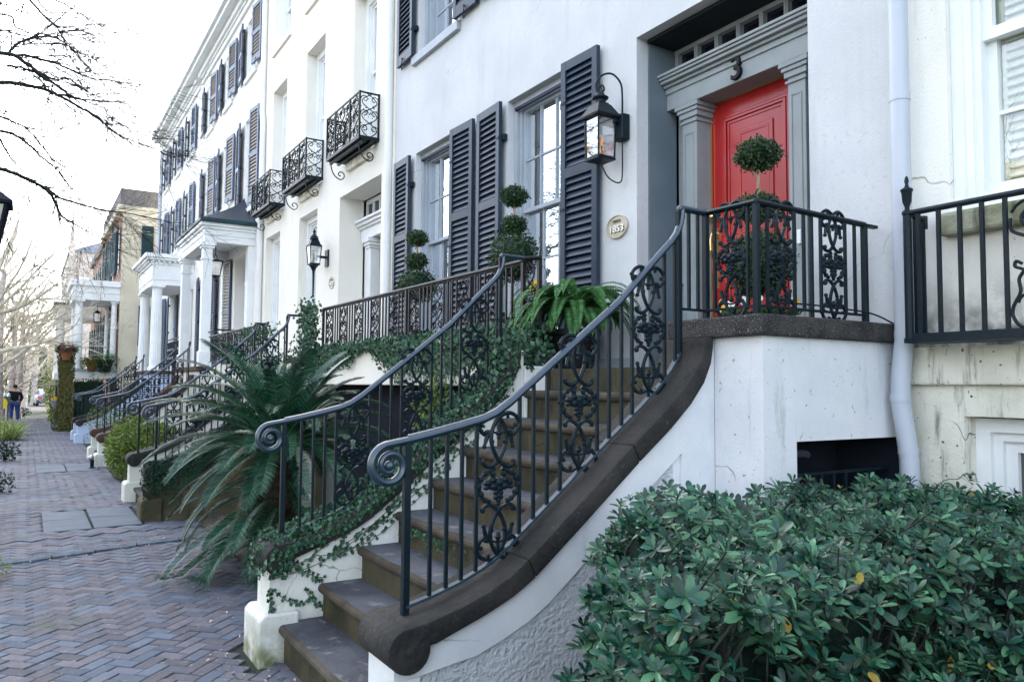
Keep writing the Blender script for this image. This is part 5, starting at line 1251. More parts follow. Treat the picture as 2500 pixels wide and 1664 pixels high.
for j in range(60):
    y0, y1 = 1+j, 2+j
    xa = -.16-.03*math.sin(j*1.3) if 25 < y0 < 40 else -1.25
    if y0 > 60: break
    s.poly([(-3.85,y0,gz(y0)+.004),(xa,y0,gz(y0)+.012),(-.16-.03*math.sin((j+1)*1.3) if 25 < y1 < 40 else -1.25,y1,gz(y1)+.012),(-3.85,y1,gz(y1)+.004)])
struct('planting_strip', s, M['soil'])
s = MB(); s.poly([(1.9,4.95,.004),(3.2,4.95,.02),(3.2,9.9,.02),(1.72,9.9,.004),(1.66,7.0,.004)]); struct('palm_bed', s, M['soil'])
s = MB(); s.poly([(.9,.2,.004),(4.1,.2,.01),(4.1,2.7,.01),(1.1,2.7,.004)]); struct('hedge_bed', s, M['soil'])
# mulch and a few weeds at the left frame edge, dead leaves on the bricks, moss in the joints
lv = MB()
for i in range(190):
    x, y = R.uniform(-.35,1.3), R.uniform(4.3, 16)
    if i < 60: x, y = R.uniform(.9,1.3), R.uniform(4.2,4.9)
    elif i < 130: x, y = 1.3-abs(R.gauss(0,.12)), R.uniform(4.9,9.6)
    elif i < 190: x = R.uniform(-.2,1.3); y = drain_y(x)+R.choice((-.13,.13))+R.gauss(0,.03)
    lv.leaf(V((x,y,bed(x,y)+.006)), V((R.uniform(-1,1),R.uniform(-1,1),R.uniform(0,.25))), V((0,0,1)), R.uniform(.012,.034), R.uniform(.007,.016), curl=-.2)
struct('fallen_leaves', lv, mat('leaf_fallen', (.26,.21,.14), .8, island=.75, island_hue=(.34,.31,.25)), kind='stuff', label='small pale fallen leaves scattered over the brick pavement', cat='leaves')
ms = MB()
for i in range(3800):
    x = R.uniform(.75,1.4) if i % 2 else R.uniform(.2,1.3); y = R.gauss(6.6,.9) if i % 3 else drain_y(x)+R.choice((-.1,.1,.55,1.0))+R.gauss(0,.02)
    if not 4.9 < y < 10: continue
    p = V((x,y,bed(x,y)-.012)); ms.leaf(p, V((R.uniform(-1,1),R.uniform(-1,1),R.uniform(.2,1.0))), V((0,0,1)), R.uniform(.008,.02), .007, detail=1)
struct('moss', ms, M['leaf_bush'], kind='stuff', label='yellow green moss growing in the joints of the brick pavement', cat='moss')
ml = MB()
for i in range(500):
    x, y = -.14-abs(R.gauss(0,.13)), R.gauss(7.5,.25)
    ml.leaf(V((x,y,.01+R.uniform(0,.03))), rv(R), V((0,0,1)), R.uniform(.02,.05), R.uniform(.008,.02))
struct('mulch', ml, mat('mulch', (.10,.085,.075), .95, island=.6), kind='stuff', label='dark bark mulch spilling onto the bricks at the left edge', cat='mulch')

# ------------------------------------------------------------------ planting helpers
def ball_leaves(mb, R, c, rx, rz, n, L, W, fill=.12, squash=0):
    for i in range(n):
        d = rv(R); f = 1-abs(R.gauss(0, fill))
        if R.random() < .09: f = R.uniform(1.0,1.22)
        f *= 1+.10*math.sin(7*d.x+3*d.z)*math.cos(5*d.y)
        p = V((c[0]+d.x*rx*f, c[1]+d.y*rx*f, c[2]+d.z*rz*f))
        t = (d*.9+rv(R)*.9).normalized()
        mb.leaf(p, t, (d+rv(R)*.5).normalized(), L*R.uniform(.7,1.25), W*R.uniform(.8,1.2), .3, .1, detail=1)
def core(mb, c, rx, rz):
    mb.lathe((c[0],c[1],c[2]), [(max(.001, rx*math.sin(PI*i/8)), -rz*math.cos(PI*i/8)) for i in range(9)], 12)
def topiary(x, y, zb, balls, pot, label, seed, pr_=.17):
    """balls: (dx, z, rx, rz, n)"""
    R = random.Random(seed); t = thing('topiary', (x,y,zb), label, 'topiary', 'clipped topiaries in pots')
    m = MB(); top = balls[-1][1]
    m.tube([(x+.006*math.sin(i), y+.005*math.cos(i*1.7), zb+.15+(top-zb-.15)*i/10) for i in range(11)], [.014-.0005*i for i in range(11)], 8); part('stem', m, M['stem_pale'], t, smooth=True)
    for dx, z, rx, rz, n in balls:
        m = MB(); ball_leaves(m, R, (x+dx, y, z), rx, rz, n, .026, .016); 
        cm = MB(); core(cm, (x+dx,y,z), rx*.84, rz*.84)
        b = part('foliage_ball', m, M['leaf_box'], t); part('dark_core', cm, M['leaf_dark'], b)
    m = MB(); h = pot; m.lathe((x,y,zb), [(pr_*.72,0),(pr_*.95,h*.82),(pr_*1.06,h*.84),(pr_*1.06,h*.97),(pr_*.98,h),(pr_*.9,h-.02),(.01,h-.02)], 24); part('pot', m, M['pot_black'], t, smooth=True)
    return t
TX, TY = 3.62, 3.06
topiary(TX, TY, 1.70, [(0,2.30,.185,.195,2600),(0.0,2.635,.115,.075,1100),(.0,2.955,.122,.082,1300)], .31, 'three tiered topiary in front of the red door', 4, .19)
topiary(3.50, 5.58, 1.70, [(0,2.68,.205,.215,2600),(0,2.955,.098,.072,900),(0,3.205,.103,.082,1000)], .45, 'three ball topiary before the right hand shuttered window, nearest the fern', 5)
topiary(3.50, 7.54, 1.70, [(0,2.64,.20,.18,2200),(0,2.905,.112,.075,900),(0,3.15,.108,.078,900)], .45, 'three ball topiary before the left hand shuttered window', 6)
# bedding flowers round the pot at the red door
R = random.Random(2)
fp = thing('pansies', (TX-.1, TY-.1, 2.0), 'white and yellow pansies in the pot beneath the red door topiary', 'flowers')
m = MB()
for i in range(160):
    a = R.uniform(0,2*PI); r = R.uniform(.13,.22); m.leaf(V((TX+r*math.cos(a),TY+r*math.sin(a),1.995)), V((math.cos(a),math.sin(a),R.uniform(.2,1.6))), V((0,0,1)), R.uniform(.04,.07), .022, detail=1)
part('foliage', m, M['leaf_fern'], fp)
def flower(mb, c, r, R, nrm):
    nrm = V(nrm).normalized(); a = nrm.cross(V((.2,.1,1))).normalized(); b = nrm.cross(a)
    for i in range(5):
        t = 2*PI*i/5; d = a*math.cos(t)+b*math.sin(t); mb.leaf(V(c)-d*.002, d+nrm*.25, nrm, r, r*1.0, .1, .1)
for mt, n_, nm in ((M['petal_white'], 10, 'blossom'), (M['petal_yellow'], 6, 'blossom')):
    m = MB()
    for i in range(n_):
        a = R.uniform(PI*.7, PI*1.9); r = R.uniform(.17,.25); flower(m, (TX+r*math.cos(a), TY+r*math.sin(a), R.uniform(2.02,2.09)), .022, R, (math.cos(a)-.3, math.sin(a)-.3, .6))
    part(nm, m, mt, fp)
yf = thing('daffodils', (3.42, 5.2, 2.1), 'yellow flowers beside the terrace railing, right of the topiary', 'flowers')
m = MB(); 
for (y, z) in ((5.16,2.36),(5.12,2.33),(5.18,2.22),(5.08,2.21),(5.10,2.40)): flower(m, (3.42,y,z), .035, R, (-1,-.5,.2)); flower(m, (3.415,y,z), .026, R, (-1,-.2,.5))
part('blossom', m, M['petal_yellow'], yf)
m = MB()
for i in range(60): m.leaf(V((3.45+R.uniform(-.08,.08),5.14+R.uniform(-.14,.14),1.75)), V((R.uniform(-.2,.2),R.uniform(-.2,.2),1)), V((-1,0,0)), R.uniform(.35,.6), .02, .1, .05)
part('foliage', m, M['leaf_fern'], yf)

# Boston fern in a pot on the landing
R = random.Random(8); FX, FY, FZ = 3.58, 4.83, 2.13
fe = thing('fern', (FX, FY, 1.70), 'bright green Boston fern spilling from a dark pot on the landing, left of the entrance', 'fern')
m = MB(); m.lathe((FX,FY,1.70), [(.15,0),(.20,.26),(.215,.27),(.215,.31),(.19,.31),(.01,.29)], 20); part('pot', m, M['pot_black'], fe, smooth=True)
for k in range(98):
    a = R.uniform(0,2*PI); el = R.uniform(.45,1.5); L = R.uniform(.42,.66); m = MB(); pts = []; p = V((FX+.06*math.cos(a),FY+.06*math.sin(a),FZ)); n = 30
    for i in range(n+1):
        t = i/n; e = el-(2.6 if el > .8 else 2.2)*t**1.1; d = V((math.cos(a)*math.cos(e), math.sin(a)*math.cos(e), math.sin(e))); p = p+d*(L/n); pts.append((p.copy(), d))
    side0 = V((-math.sin(a), math.cos(a), 0))
    for i, (p, d) in enumerate(pts):
        t = i/n; l = .074*math.sin(PI*min(1, .12+t*.9))**.7*(1-.25*t)
        u = side0.cross(d)
        for s in (1,-1): m.leaf(p, side0*s+d*.25, u, l, .024, .05, .1, detail=1)
    m.tube([p for p, d in pts[::3]], .0022, 4)
    part('frond', m, M['leaf_fern'], fe)

# sago palm
R = random.Random(21); PX, PY, PZ = 1.92, 6.85, 1.06
pa = thing('sago_palm', (PX, PY, 0), 'large dark green sago palm spreading between the two flights of stairs', 'palm')
m = MB(); m.tube([(PX,PY,-.05),(PX+.02,PY,.4),(PX,PY+.02,PZ-.05)], [.17,.15,.12], 12)
for i in range(120):
    a = R.uniform(0,2*PI); z = R.uniform(.0,.98); m.leaf(V((PX+.14*math.cos(a),PY+.14*math.sin(a),z)), V((math.cos(a),math.sin(a),.8)), V((0,0,1)), .09, .05)
part('trunk', m, M['palm_trunk'], pa)
def palm_frond(a, el, L, droop, mt, nl=72, wid=.160, z0=0):
    m = MB(); pts = []; p = V((PX+.06*math.cos(a),PY+.06*math.sin(a),PZ+z0)); n = nl
    for i in range(n+1):
        t = i/n; e = el-droop*t**1.6
        d = V((math.cos(a)*math.cos(e), math.sin(a)*math.cos(e), math.sin(e))); p = p+d*(L/n)
        if p.z < .06: p.z = .06+R.uniform(0,.02); d.z = 0
        pts.append((p.copy(), d))
    side0 = V((-math.sin(a), math.cos(a), 0))
    for i, (p, d) in enumerate(pts):
        t = i/n
        if t < .10: continue
        l = wid*(math.sin(PI*(t-.08)/.97)**.55 if t < .97 else .25)
        u = side0.cross(d).normalized()
        if u.z < 0 and el < 1.2: u = -u
        for s in (1,-1):
            dd = (side0*s*.80+d*(.45+.5*t)+u*(.38-.15*t)).normalized(); w = .0104*R.uniform(.8,1.15); l *= R.uniform(.88,1.06)
            tip = p+dd*l-V((0,0,.012)); q = p+dd*l*.55+u*.006
            k = len(m.v); b = d*w*.5
            m.v += [tuple(p-b),tuple(p+b),tuple(q+b*1.1),tuple(q-b*1.1),tuple(tip)]; m.f += [(k,k+1,k+2,k+3),(k+3,k+2,k+4)]; m.m += [0,0]
    m.tube([p for p, d in pts[::4]], [.010*(1-.8*i/12) for i in range(len(pts[::4]))], 5)
    return m
nf = 76
for k in range(nf):
    t = k/nf; a = k*2.39996; el = 1.36-1.66*t+R.uniform(-.1,.1); L = R.uniform(.92,1.16)*(1.0 if el > -.1 else .9); droop = .58+.45*(1-abs(t-.5))+R.uniform(-.15,.2)
    dx = math.cos(a)
    if dx > .35: L *= .86                      # towards the terrace wall
    if math.sin(a) < -.55: L *= .92
    part('frond', palm_frond(a, el, L, droop, None), M['leaf_palm'], pa)
for k in range(24):
    a = PI*.5+PI*1.05*k/23+R.uniform(-.1,.1); part('frond', palm_frond(a, R.uniform(-.45,.15), R.uniform(.85,1.12), R.uniform(.6,1.2), None, z0=-R.uniform(.2,.85)), M['leaf_palm'], pa)
for k in range(2):
    a = R.uniform(PI*.75, PI*1.45); part('dead_frond', palm_frond(a, -.45+R.uniform(-.15,.1), R.uniform(.8,1.05), .7, None, 34, .11), M['dead_frond'], pa)

# ------------------------------------------------------------------ ivy
def ivy_leaf(m, R, p, nrm, L, down=True):
    t = rv(R); t = (t-nrm*t.dot(nrm)); 
    if down: t = t*.8+V((0,0,-.7))
    if t.length < .1: t = V((0,0,-1))
    m.leaf(p+nrm*R.uniform(.004,.03), t.normalized(), (nrm+rv(R)*.55).normalized(), L*R.uniform(.6,1.2), L*.85, .25, .15, detail=1)
R = random.Random(31)
iv = thing('ivy', (2.1, 4.75, .9), 'creeping fig ivy covering the coping of the left stair wall', 'ivy')
m = MB()
for i in range(6800):
    x = R.uniform(1.20,2.92); y = min(4.92, max(4.575, 4.83+R.gauss(0,.12))); z = ctop(x)+.005
    if x < 1.285: z = .556+math.sqrt(max(0,.0885**2-(x-1.285)**2))
    dens = .85
    if y < 4.70 and R.random() > dens: continue
    nrm = V((-.6,-.1,.8)) if x > 1.75 else V((-.15,-.05,1))
    if x < 1.26: nrm = V((-1,0,.5)); z -= R.uniform(0,.16)
    ivy_leaf(m, R, V((x,y,z+abs(R.gauss(0,.012+.02*max(0,x-1.8))))), nrm.normalized(), R.uniform(.024,.042))
for i in range(800):      # over the inner edge and the scroll, hanging to the wall
    x = R.uniform(1.22,2.92); hang = abs(R.gauss(0,.022+.055*max(0, x-2.0)))
    z = ctop(x)-hang
    if x < 1.36: z = .556+R.uniform(-.09,.09)
    ivy_leaf(m, R, V((x,4.575,z)), V((-.1,-1,.1)), R.uniform(.022,.036))
part('foliage', m, M['leaf_ivy'], iv)
m = MB()
for (x0, z0, x1, z1, sag) in ((1.24,.50,1.62,.66,.05),(1.25,.45,1.98,.80,.08),(1.24,.40,1.50,.30,.05),(1.235,.36,1.26,.22,.0),(1.6,.56,2.0,.70,.04),(1.75,.66,2.2,.92,.03),(1.65,.60,2.2,.98,.06),(2.0,.86,2.4,1.05,.04),(2.1,.95,2.5,1.25,.05),(2.2,1.0,2.65,1.28,.05),(2.3,1.12,2.75,1.45,.05),(1.62,.57,1.72,.72,.02),(1.95,.78,2.1,.98,.02),(1.38,.52,1.55,.42,.02),(1.50,.56,1.86,.66,.05),(1.85,.70,2.32,1.0,.07),(1.24,.47,1.40,.58,.02),(2.35,1.15,2.6,1.2,.03),(2.5,1.28,2.9,1.52,.03),(1.45,.35,1.60,.22,.02)):
    pts = [V((x0+(x1-x0)*t/10, 4.603, z0+(z1-z0)*t/10-sag*math.sin(PI*t/10)+R.uniform(-.004,.004))) for t in range(11)]
    m.tube(pts, .0022, 4, 1)
    for p in pts:
        for k in range(2):
            q = p+V((R.uniform(-.012,.012),-.002,R.uniform(-.006,.006))); m.leaf(q, V((R.uniform(-.5,.5),-.25,R.choice((-1,1))*R.uniform(.5,1))), V((0,-1,.2)), R.uniform(.022,.034), .025, .2, .1, 0, 1)
part('trailing_stems', m, [M['leaf_ivy'], M['stem']], iv)
m = MB()
for (x, y) in ((1.34,4.86),(1.46,4.84)): flower(m, (x,y,ctop(x)+.015), .009, R, (-.3,-.4,1))
part('blossom', m, M['petal_red'], iv)
iv2 = thing('ivy', (3.15, 7.3, 1.9), 'thick ivy hanging over the white terrace ledge below the vine panel railing', 'ivy')
m = MB()
for i in range(9500):
    y = R.uniform(4.70,9.9); prof = .20+.13*math.sin(y*2.1)+.07*math.sin(y*5.3+1)
    if 7.2 < y < 8.3: prof *= .7
    if y < 6.4: prof += .14
    u = R.random()
    if u < .35: p = V((3.12+R.uniform(-.03,.16), y, 1.99+abs(R.gauss(0,.035)))); nrm = V((-.5,0,1))
    else: p = V((3.105-abs(R.gauss(0,.03)), y, 2.0-abs(R.gauss(0,1))*prof*.62)); nrm = V((-1,-.2,.35))
    if p.z < 1.60 and y > 6.3: continue
    if p.z < 1.45: continue
    ivy_leaf(m, R, p, nrm.normalized(), R.uniform(.03,.055))
for i in range(900):     # round the top of the left stair wall
    p = V((R.uniform(2.75,3.3), R.uniform(4.6,5.05), 1.80+R.gauss(0,.09))); ivy_leaf(m, R, p, V((-.8,-.5,.5)).normalized(), .045)
part('foliage', m, M['leaf_ivy'], iv2)
iv3 = thing('ivy', (3.05, 10.1, 2.2), 'bushy ivy clump climbing the railing corner left of the long terrace railing', 'ivy')
m = MB()
for i in range(1000):
    t = R.random(); p = V((3.08+R.gauss(0,.06), 9.9+R.gauss(0,.10+.05*t), 2.60-.75*t+R.gauss(0,.05))); ivy_leaf(m, R, p, (V((-1,-.6,.4))+rv(R)*.4).normalized(), .05)
for i in range(500):
    y = R.uniform(11.6,13.5); p = V((3.08+R.gauss(0,.06), y, 2.45+R.gauss(0,.05)-abs(R.gauss(0,.12)))); ivy_leaf(m, R, p, V((-1,-.3,.5)).normalized(), .05)
for i in range(900):
    y = R.uniform(9.85,12.2); p = V((2.95+R.gauss(0,.12), y, 1.85+R.gauss(0,.10))); ivy_leaf(m, R, p, V((-1,-.3,.5)).normalized(), .05)
part('foliage', m, M['leaf_ivy'], iv3)
iv4 = thing('ivy', (1.7, 9.9, .7), 'dark creeping ivy on the near side wall of the second stairs behind the palm', 'ivy')
m = MB()
for i in range(4200):
    x = R.uniform(1.2,2.95); u = R.random(); z = ctop(x)+gz(10)
    if u < .5: p = V((x, 9.98+R.uniform(0,.3), z+.01)); nrm = V((-.5,0,1))
    else: p = V((x, 9.975, z-abs(R.gauss(0,.16)))); nrm = V((-.2,-1,.2))
    if x < 1.26: nrm = V((-1,-.3,.2)); p.z -= R.uniform(0,.3)
    ivy_leaf(m, R, p, nrm.normalized(), .04)
part('foliage', m, M['leaf_dark'], iv4)
# ivy shreds on one riser
iv5 = thing('ivy', (2.05, 4.2, .7), 'small ivy shreds hanging under the nosing of the fourth step', 'ivy'); m = MB()
for i in range(170):
    y = R.triangular(3.6,4.55,4.4); p = V((2.03, y, .77-.055-abs(R.gauss(0,.035)))); ivy_leaf(m, R, p, V((-1,-.2,.1)).normalized(), .024)
part('foliage', m, M['leaf_ivy'], iv5)

# ------------------------------------------------------------------ foreground hedge
R = random.Random(77)
he = thing('hedge', (2.4, 1.75, 0), 'glossy dark green hedge with leaf whorls filling the lower right foreground', 'hedge')
m = MB(); st = MB(); my = MB()
def hedge_top(x, y): return 1.125+.03*math.sin(x*5.1+y*2)+.025*math.sin(x*11+1)-.40*max(0,1-(x-.72*y)/.36)**1.3-.02*(x-1.6)
def whorl(p, ax, L, n, mb=None):
    a = ax.cross(V((.3,.5,.2))).normalized(); b = ax.cross(a); ph = R.uniform(0,6)
    for i in range(n):
        t = ph+i*2.4; tilt = .25+.85*(1-i/n)+R.uniform(-.15,.15)
        d = (a*math.cos(t)+b*math.sin(t))*1.0+ax*(1.25-tilt)
        l = L*(.62+.5*(1-i/n))*R.uniform(.85,1.15)
        (mb or m).leaf(p-ax*(.018*(1-i/n)), d, (ax*1.0+rv(R)*.15).normalized(), l, l*R.uniform(.34,.42), R.uniform(.12,.3), R.uniform(.05,.28))
cnt = 0
while cnt < 3700:
    x = R.uniform(.85,4.0); y = R.uniform(1.15,2.36); top = hedge_top(x, y)
    if x < .72*y+.05+.05*math.sin(y*9)+.13*mnoise.noise(V((y*4, R.random()*.3+1.5, 2.0)))+ (.10 if R.random() < .5 else 0): continue
    u = R.random()
    if u < .46: z = top-abs(R.gauss(0,.05))
    elif u < .94:
        y = 1.15+abs(R.gauss(0,.12)) if R.random() < .75 else y; x = x if R.random() < .72 else .72*y+.10+.10*mnoise.noise(V((y*5,R.random()*3,1)))+abs(R.gauss(0,.16))
        z = R.triangular(.28, max(.4, hedge_top(x,y)), .75)
    else: z = top+R.uniform(-.02,.07)
    z = min(z, hedge_top(x,y)+.07)
    ax = (V((R.gauss(-.15,.35), R.gauss(-.45,.35), 1.0))).normalized()
    L = R.uniform(.030,.060)
    if R.random() < .005: whorl(V((x,y,z)), ax, L, 3, my)
    whorl(V((x,y,z)), ax, L, R.randint(8,12))
    if cnt % 2 == 0 and x-.72*y > .3:
        b0_ = V((x,y,z)); b1 = b0_-ax*R.uniform(.08,.14)+V((0,.03,-.02)); b2 = b1+V((R.uniform(.0,.06), .06, -.16))
        st.tube([b0_, b1, b2], [.0026,.0035,.005], 4)
    cnt += 1
part('foliage', m, M['leaf_hedge'], he)
cm = MB(); gx, gy = 30, 8      # solid dark core, shade between the leaves put into colour
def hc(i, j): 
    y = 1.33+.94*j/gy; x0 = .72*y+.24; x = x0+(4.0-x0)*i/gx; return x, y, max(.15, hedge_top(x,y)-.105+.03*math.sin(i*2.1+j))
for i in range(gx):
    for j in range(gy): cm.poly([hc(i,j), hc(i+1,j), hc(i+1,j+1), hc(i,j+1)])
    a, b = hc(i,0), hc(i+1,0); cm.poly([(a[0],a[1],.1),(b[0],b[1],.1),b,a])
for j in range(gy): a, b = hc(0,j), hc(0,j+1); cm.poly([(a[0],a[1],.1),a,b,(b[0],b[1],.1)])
part('dark_core', cm, mat('hedge_shade', (.004,.012,.010), 1, (.008,.024,.016), 14, 6, bump=1, bscale=30, bdist=.05), he)
for i in range(26):
    x = 1.95+i*.075; st.tube([(x,1.75+R.uniform(-.1,.3),0),(x+R.uniform(-.08,.08),1.75+R.uniform(-.3,.3),.5),(x+R.uniform(-.15,.15),1.75+R.uniform(-.2,.4),1.0)], [.012,.009,.005], 5)
part('branches', st, M['twig_dark'], he)
for i in range(10):
    x, y = R.uniform(1.2,2.6), 1.12+abs(R.gauss(0,.08)); my.leaf(V((x,y,R.uniform(.6,1.1))), rv(R), V((-.3,-1,.3)), R.uniform(.035,.055), .025)
part('yellow_leaves', my, M['leaf_yellow'], he)

# ------------------------------------------------------------------ bushes, vines and pots further along
def bush(name, c, rx, rz, n, L, mt, label, cat='shrub', group=None, seed=1, twigs=True):
    R = random.Random(seed); t = thing(name, (c[0],c[1],c[2]-rz), label, cat, group); m = MB()
    for i in range(n):
        d = rv(R); f = R.random()**.35; k = 1+.25*math.sin(d.x*4+seed)*math.cos(d.y*3)
        p = V((c[0]+d.x*rx*f*k, c[1]+d.y*rx*f*k, c[2]+d.z*rz*f*k))
        m.leaf(p, (d+rv(R)).normalized(), (d+rv(R)*.6).normalized(), L*R.uniform(.6,1.3), L*.5, .2, .1, detail=1)
    part('foliage', m, mt, t)
    if twigs:
        m = MB()
        for i in range(14): d = rv(R); d.z = abs(d.z); m.tube([(c[0],c[1],c[2]-rz),(c[0]+d.x*rx*.5,c[1]+d.y*rx*.5,c[2]+d.z*rz*.2),(c[0]+d.x*rx*.95,c[1]+d.y*rx*.95,c[2]+d.z*rz*.9)], [.008,.006,.003], 4)
        part('twigs', m, M['twig_dark'], t)
    return t
bush('shrub', (1.85,15.2,.42), .75, .5, 6500, .075, M['leaf_bush'], 'yellow green shrub between the second and third stairs', seed=3)
bush('shrub', (1.95,22.8,.45), .6, .5, 900, .07, M['leaf_bush'], 'small sunlit yellow green shrub between the third and fourth stairs', seed=4)
bush('shrub', (3.0,6.0,1.28), .22, .35, 700, .06, M['leaf_bush'], 'thin bright green shoots under the terrace behind the left stair wall', seed=14)
R = random.Random(5)
vp = thing('vine_pillar', (1.17,31.6,0), 'tall square pillar overgrown with yellow green vine', 'vine'); m = MB(); m.box(1.0,1.36,31.45,31.75,gz(31)-.1,2.5); part('pillar', m, M['stem'], vp)
m = MB()
for i in range(3400):
    a = R.choice(((-1,0),(0,-1),(0,-1),(0,1))); z = R.uniform(gz(31),2.75); bulge = .1+.05*math.sin(z*3)+ (.12 if z < .3 else 0)
    p = V((1.18+a[0]*(.17+bulge*R.random())+(0 if a[0] else R.uniform(-.22,.22)), 31.6+a[1]*(.15+bulge*R.random())+(0 if a[1] else R.uniform(-.2,.2)), z)); m.leaf(p, V((R.uniform(-.6,.6),R.uniform(-.6,.6),-1)), V((a[0],a[1],.3)), .09, .06, detail=1)
part('foliage', m, M['vine_dry'], vp)
R = random.Random(6)
hb = thing('clipped_hedge', (1.9,32.4,0), 'dark clipped hedge in the shade under the yellow house porch', 'hedge'); m = MB(); m.box(1.46,2.4,32.4,36,gz(32)-.1,1.60); part('dark_core', m, M['leaf_dark'], hb)
m = MB()
for i in range(2200):
    p = V((R.uniform(1.45,2.42),32.37,R.uniform(gz(32),1.68))); m.leaf(p, rv(R), V((0,-1,.3)), .07, .04, detail=1)
part('foliage', m, M['leaf_dark'], hb)
def pot_plant(x, y, z, label, seed, trail, mt, mtp=None, r=.2, flowers=None):
    R = random.Random(seed); t = thing('potted_plant', (x,y,z), label, 'potted plant', 'pots on the porch of the yellow house')
    m = MB(); m.lathe((x,y,z), [(r*.6,0),(r*.95,r*1.3),(r*1.1,r*1.35),(r*1.1,r*1.6),(.01,r*1.5)], 14); part('pot', m, mtp or M['terracotta'], t, smooth=True)
    m = MB()
    for i in range(650):
        a = R.uniform(0,2*PI); rr = R.random()**.5*r*1.6; p = V((x+rr*math.cos(a), y+rr*math.sin(a), z+r*1.7+abs(R.gauss(0,.12))-(R.random()*trail if rr > r*1.1 else 0))); m.leaf(p, V((math.cos(a),math.sin(a),R.uniform(-.8,.8))), V((0,0,1)), .1, .045, detail=1)
    part('foliage', m, mt, t)
    if flowers:
        m = MB()
        for i in range(4): flower(m, (x+R.uniform(-r,r),y-r,z+r*1.9+R.uniform(0,.15)), .05, R, (0,-1,.3))
        part('blossom', m, flowers, t)
    return t
pot_plant(2.02, 32.8, 2.0, 'terracotta pot with trailing plant on the yellow house porch ledge', 3, .25, M['leaf_bush'], flowers=M['petal_pink'])
pot_plant(2.45, 32.75, 1.95, 'large trailing green fern basket on the yellow house porch ledge', 4, 1.0, M['leaf_fern'], M['pot_black'], .3)
pot_plant(1.14, 31.3, 2.35, 'terracotta pot with pink flowers on top of the vine pillar', 5, .1, M['vine_dry'], flowers=M['petal_pink'])
R = random.Random(9)
gp = thing('planter', (1.15,37.9,gz(37.9)), 'tall tapered grey planter with yellow flowers standing beside the vine pillar', 'planter'); m = MB(); m.lathe((1.15,37.9,gz(37.9)), [(.15,0),(.24,.95),(.25,.96),(.25,1.0),(.2,1.0),(.01,.95)], 16); part('pot', m, M['pot_grey'], gp, smooth=True)
m = MB()
for i in range(40): flower(m, (1.15+R.uniform(-.24,.24),37.9+R.uniform(-.24,.1),gz(38)+1.02+R.uniform(0,.12)), .05, R, rv(R))
part('blossom', m, M['petal_yellow'], gp)
bush('shrub', (.95,37.2,.22), .16, .3, 250, .1, M['leaf_bush'], 'tuft of yellow green grass at the foot of the grey planter', seed=6, twigs=False)
bush('shrub', (1.25,53.0,1.3), .5, 1.6, 1500, .13, M['leaf_bush'], 'tall climbing shrub on the far cream gate pier', seed=8)
# strappy plants on the left, sunlight put into their leaf colour
R = random.Random(41)
for (x, y, label, sd) in ((-.42,27.3,'sunlit-toned clump of strappy pale green leaves at the left pavement edge, nearest','a'),(-.5,29.6,'taller sunlit-toned clump of strappy leaves behind the nearest clump','b'),(-.8,31.5,'third sunlit-toned clump of strappy leaves near the parking meters','c')):
    t = thing('lily_clump', (x,y,gz(y)), label, 'plant', 'strappy plants in the left bed'); m = MB()
    for i in range(230):
        a = R.uniform(0,2*PI); e = R.uniform(.35,1.3); l = R.uniform(.35,.7); d = V((math.cos(a)*math.cos(e), math.sin(a)*math.cos(e), math.sin(e)))
        p = V((x+R.uniform(-.28,.28),y+R.uniform(-.7,.7),gz(y)+.02)); m.leaf(p, d, V((0,0,1)), l, .035, .1, .45)
    part('foliage', m, M['leaf_lit'], t)
bush('shrub', (-.33,13.6,.1), .25, .16, 260, .06, M['leaf_dark'], 'low dark ground plant at the left frame edge near the slabs', seed=12, twigs=True)
bush('shrub', (-.33,19.6,.12), .3, .2, 200, .09, M['leaf_dark'], 'dark low plant at the left frame edge before the sunlit clumps', seed=13, twigs=True)
bush('shrub', (-.17,7.75,.06), .1, .09, 90, .035, M['leaf_bush'], 'tiny yellow green weed in the mulch at the left frame edge', seed=15, twigs=False)
bush('shrub', (-.15,48.0,.12+gz(48)+.1), .35, .24, 300, .1, M['leaf_dark'], 'round low dark bush beside the pavement before the far road', seed=16, twigs=False)
# ------------------------------------------------------------------ bare trees
def twig_rec(mb, R, p, d, L, r, depth, spread=.6, up=.05, segs=5, n=4, rm=.0022):
    pts = [p.copy()]; rs = [r]; q = p.copy(); dd = d.copy()
    for i in range(segs):
        dd = (dd+rv(R)*.16+V((0,0,up))).normalized(); q = q+dd*(L/segs); pts.append(q.copy()); rs.append(max(rm, r*(1-.6*(i+1)/segs)))
    mb.tube(pts, rs, n if r > .006 else 3, caps=False)
    if depth <= 0: return
    for k in range(R.choice((2,3,3))):
        i = R.randint(1, segs); t = (pts[i]-pts[i-1]).normalized(); s = rv(R); s = (s-t*s.dot(t))
        if s.length < .1: continue
        nd = (t+s.normalized()*R.uniform(.4,1.0)*spread*1.4).normalized()
        twig_rec(mb, R, pts[i], nd, L*R.uniform(.5,.75), max(rm, rs[i]*.62), depth-1, spread, up, max(3, segs-1), n, rm)
# tree whose trunk stands just outside the left edge; its long limbs hang over the pavement
R = random.Random(52)
t1 = thing('bare_tree', (-2.6, 9.5, 0), 'leafless tree with long dark limbs reaching in from the upper left', 'tree')
m = MB(); m.tube([(-2.6,9.5,-.1),(-2.55,9.5,1.2),(-2.5,9.6,2.6),(-2.3,9.7,3.6),(-2.1,9.7,4.6),(-2.0,9.8,6.2)], [.20,.17,.15,.13,.10,.06], 10); part('trunk', m, M['bark'], t1, smooth=True)
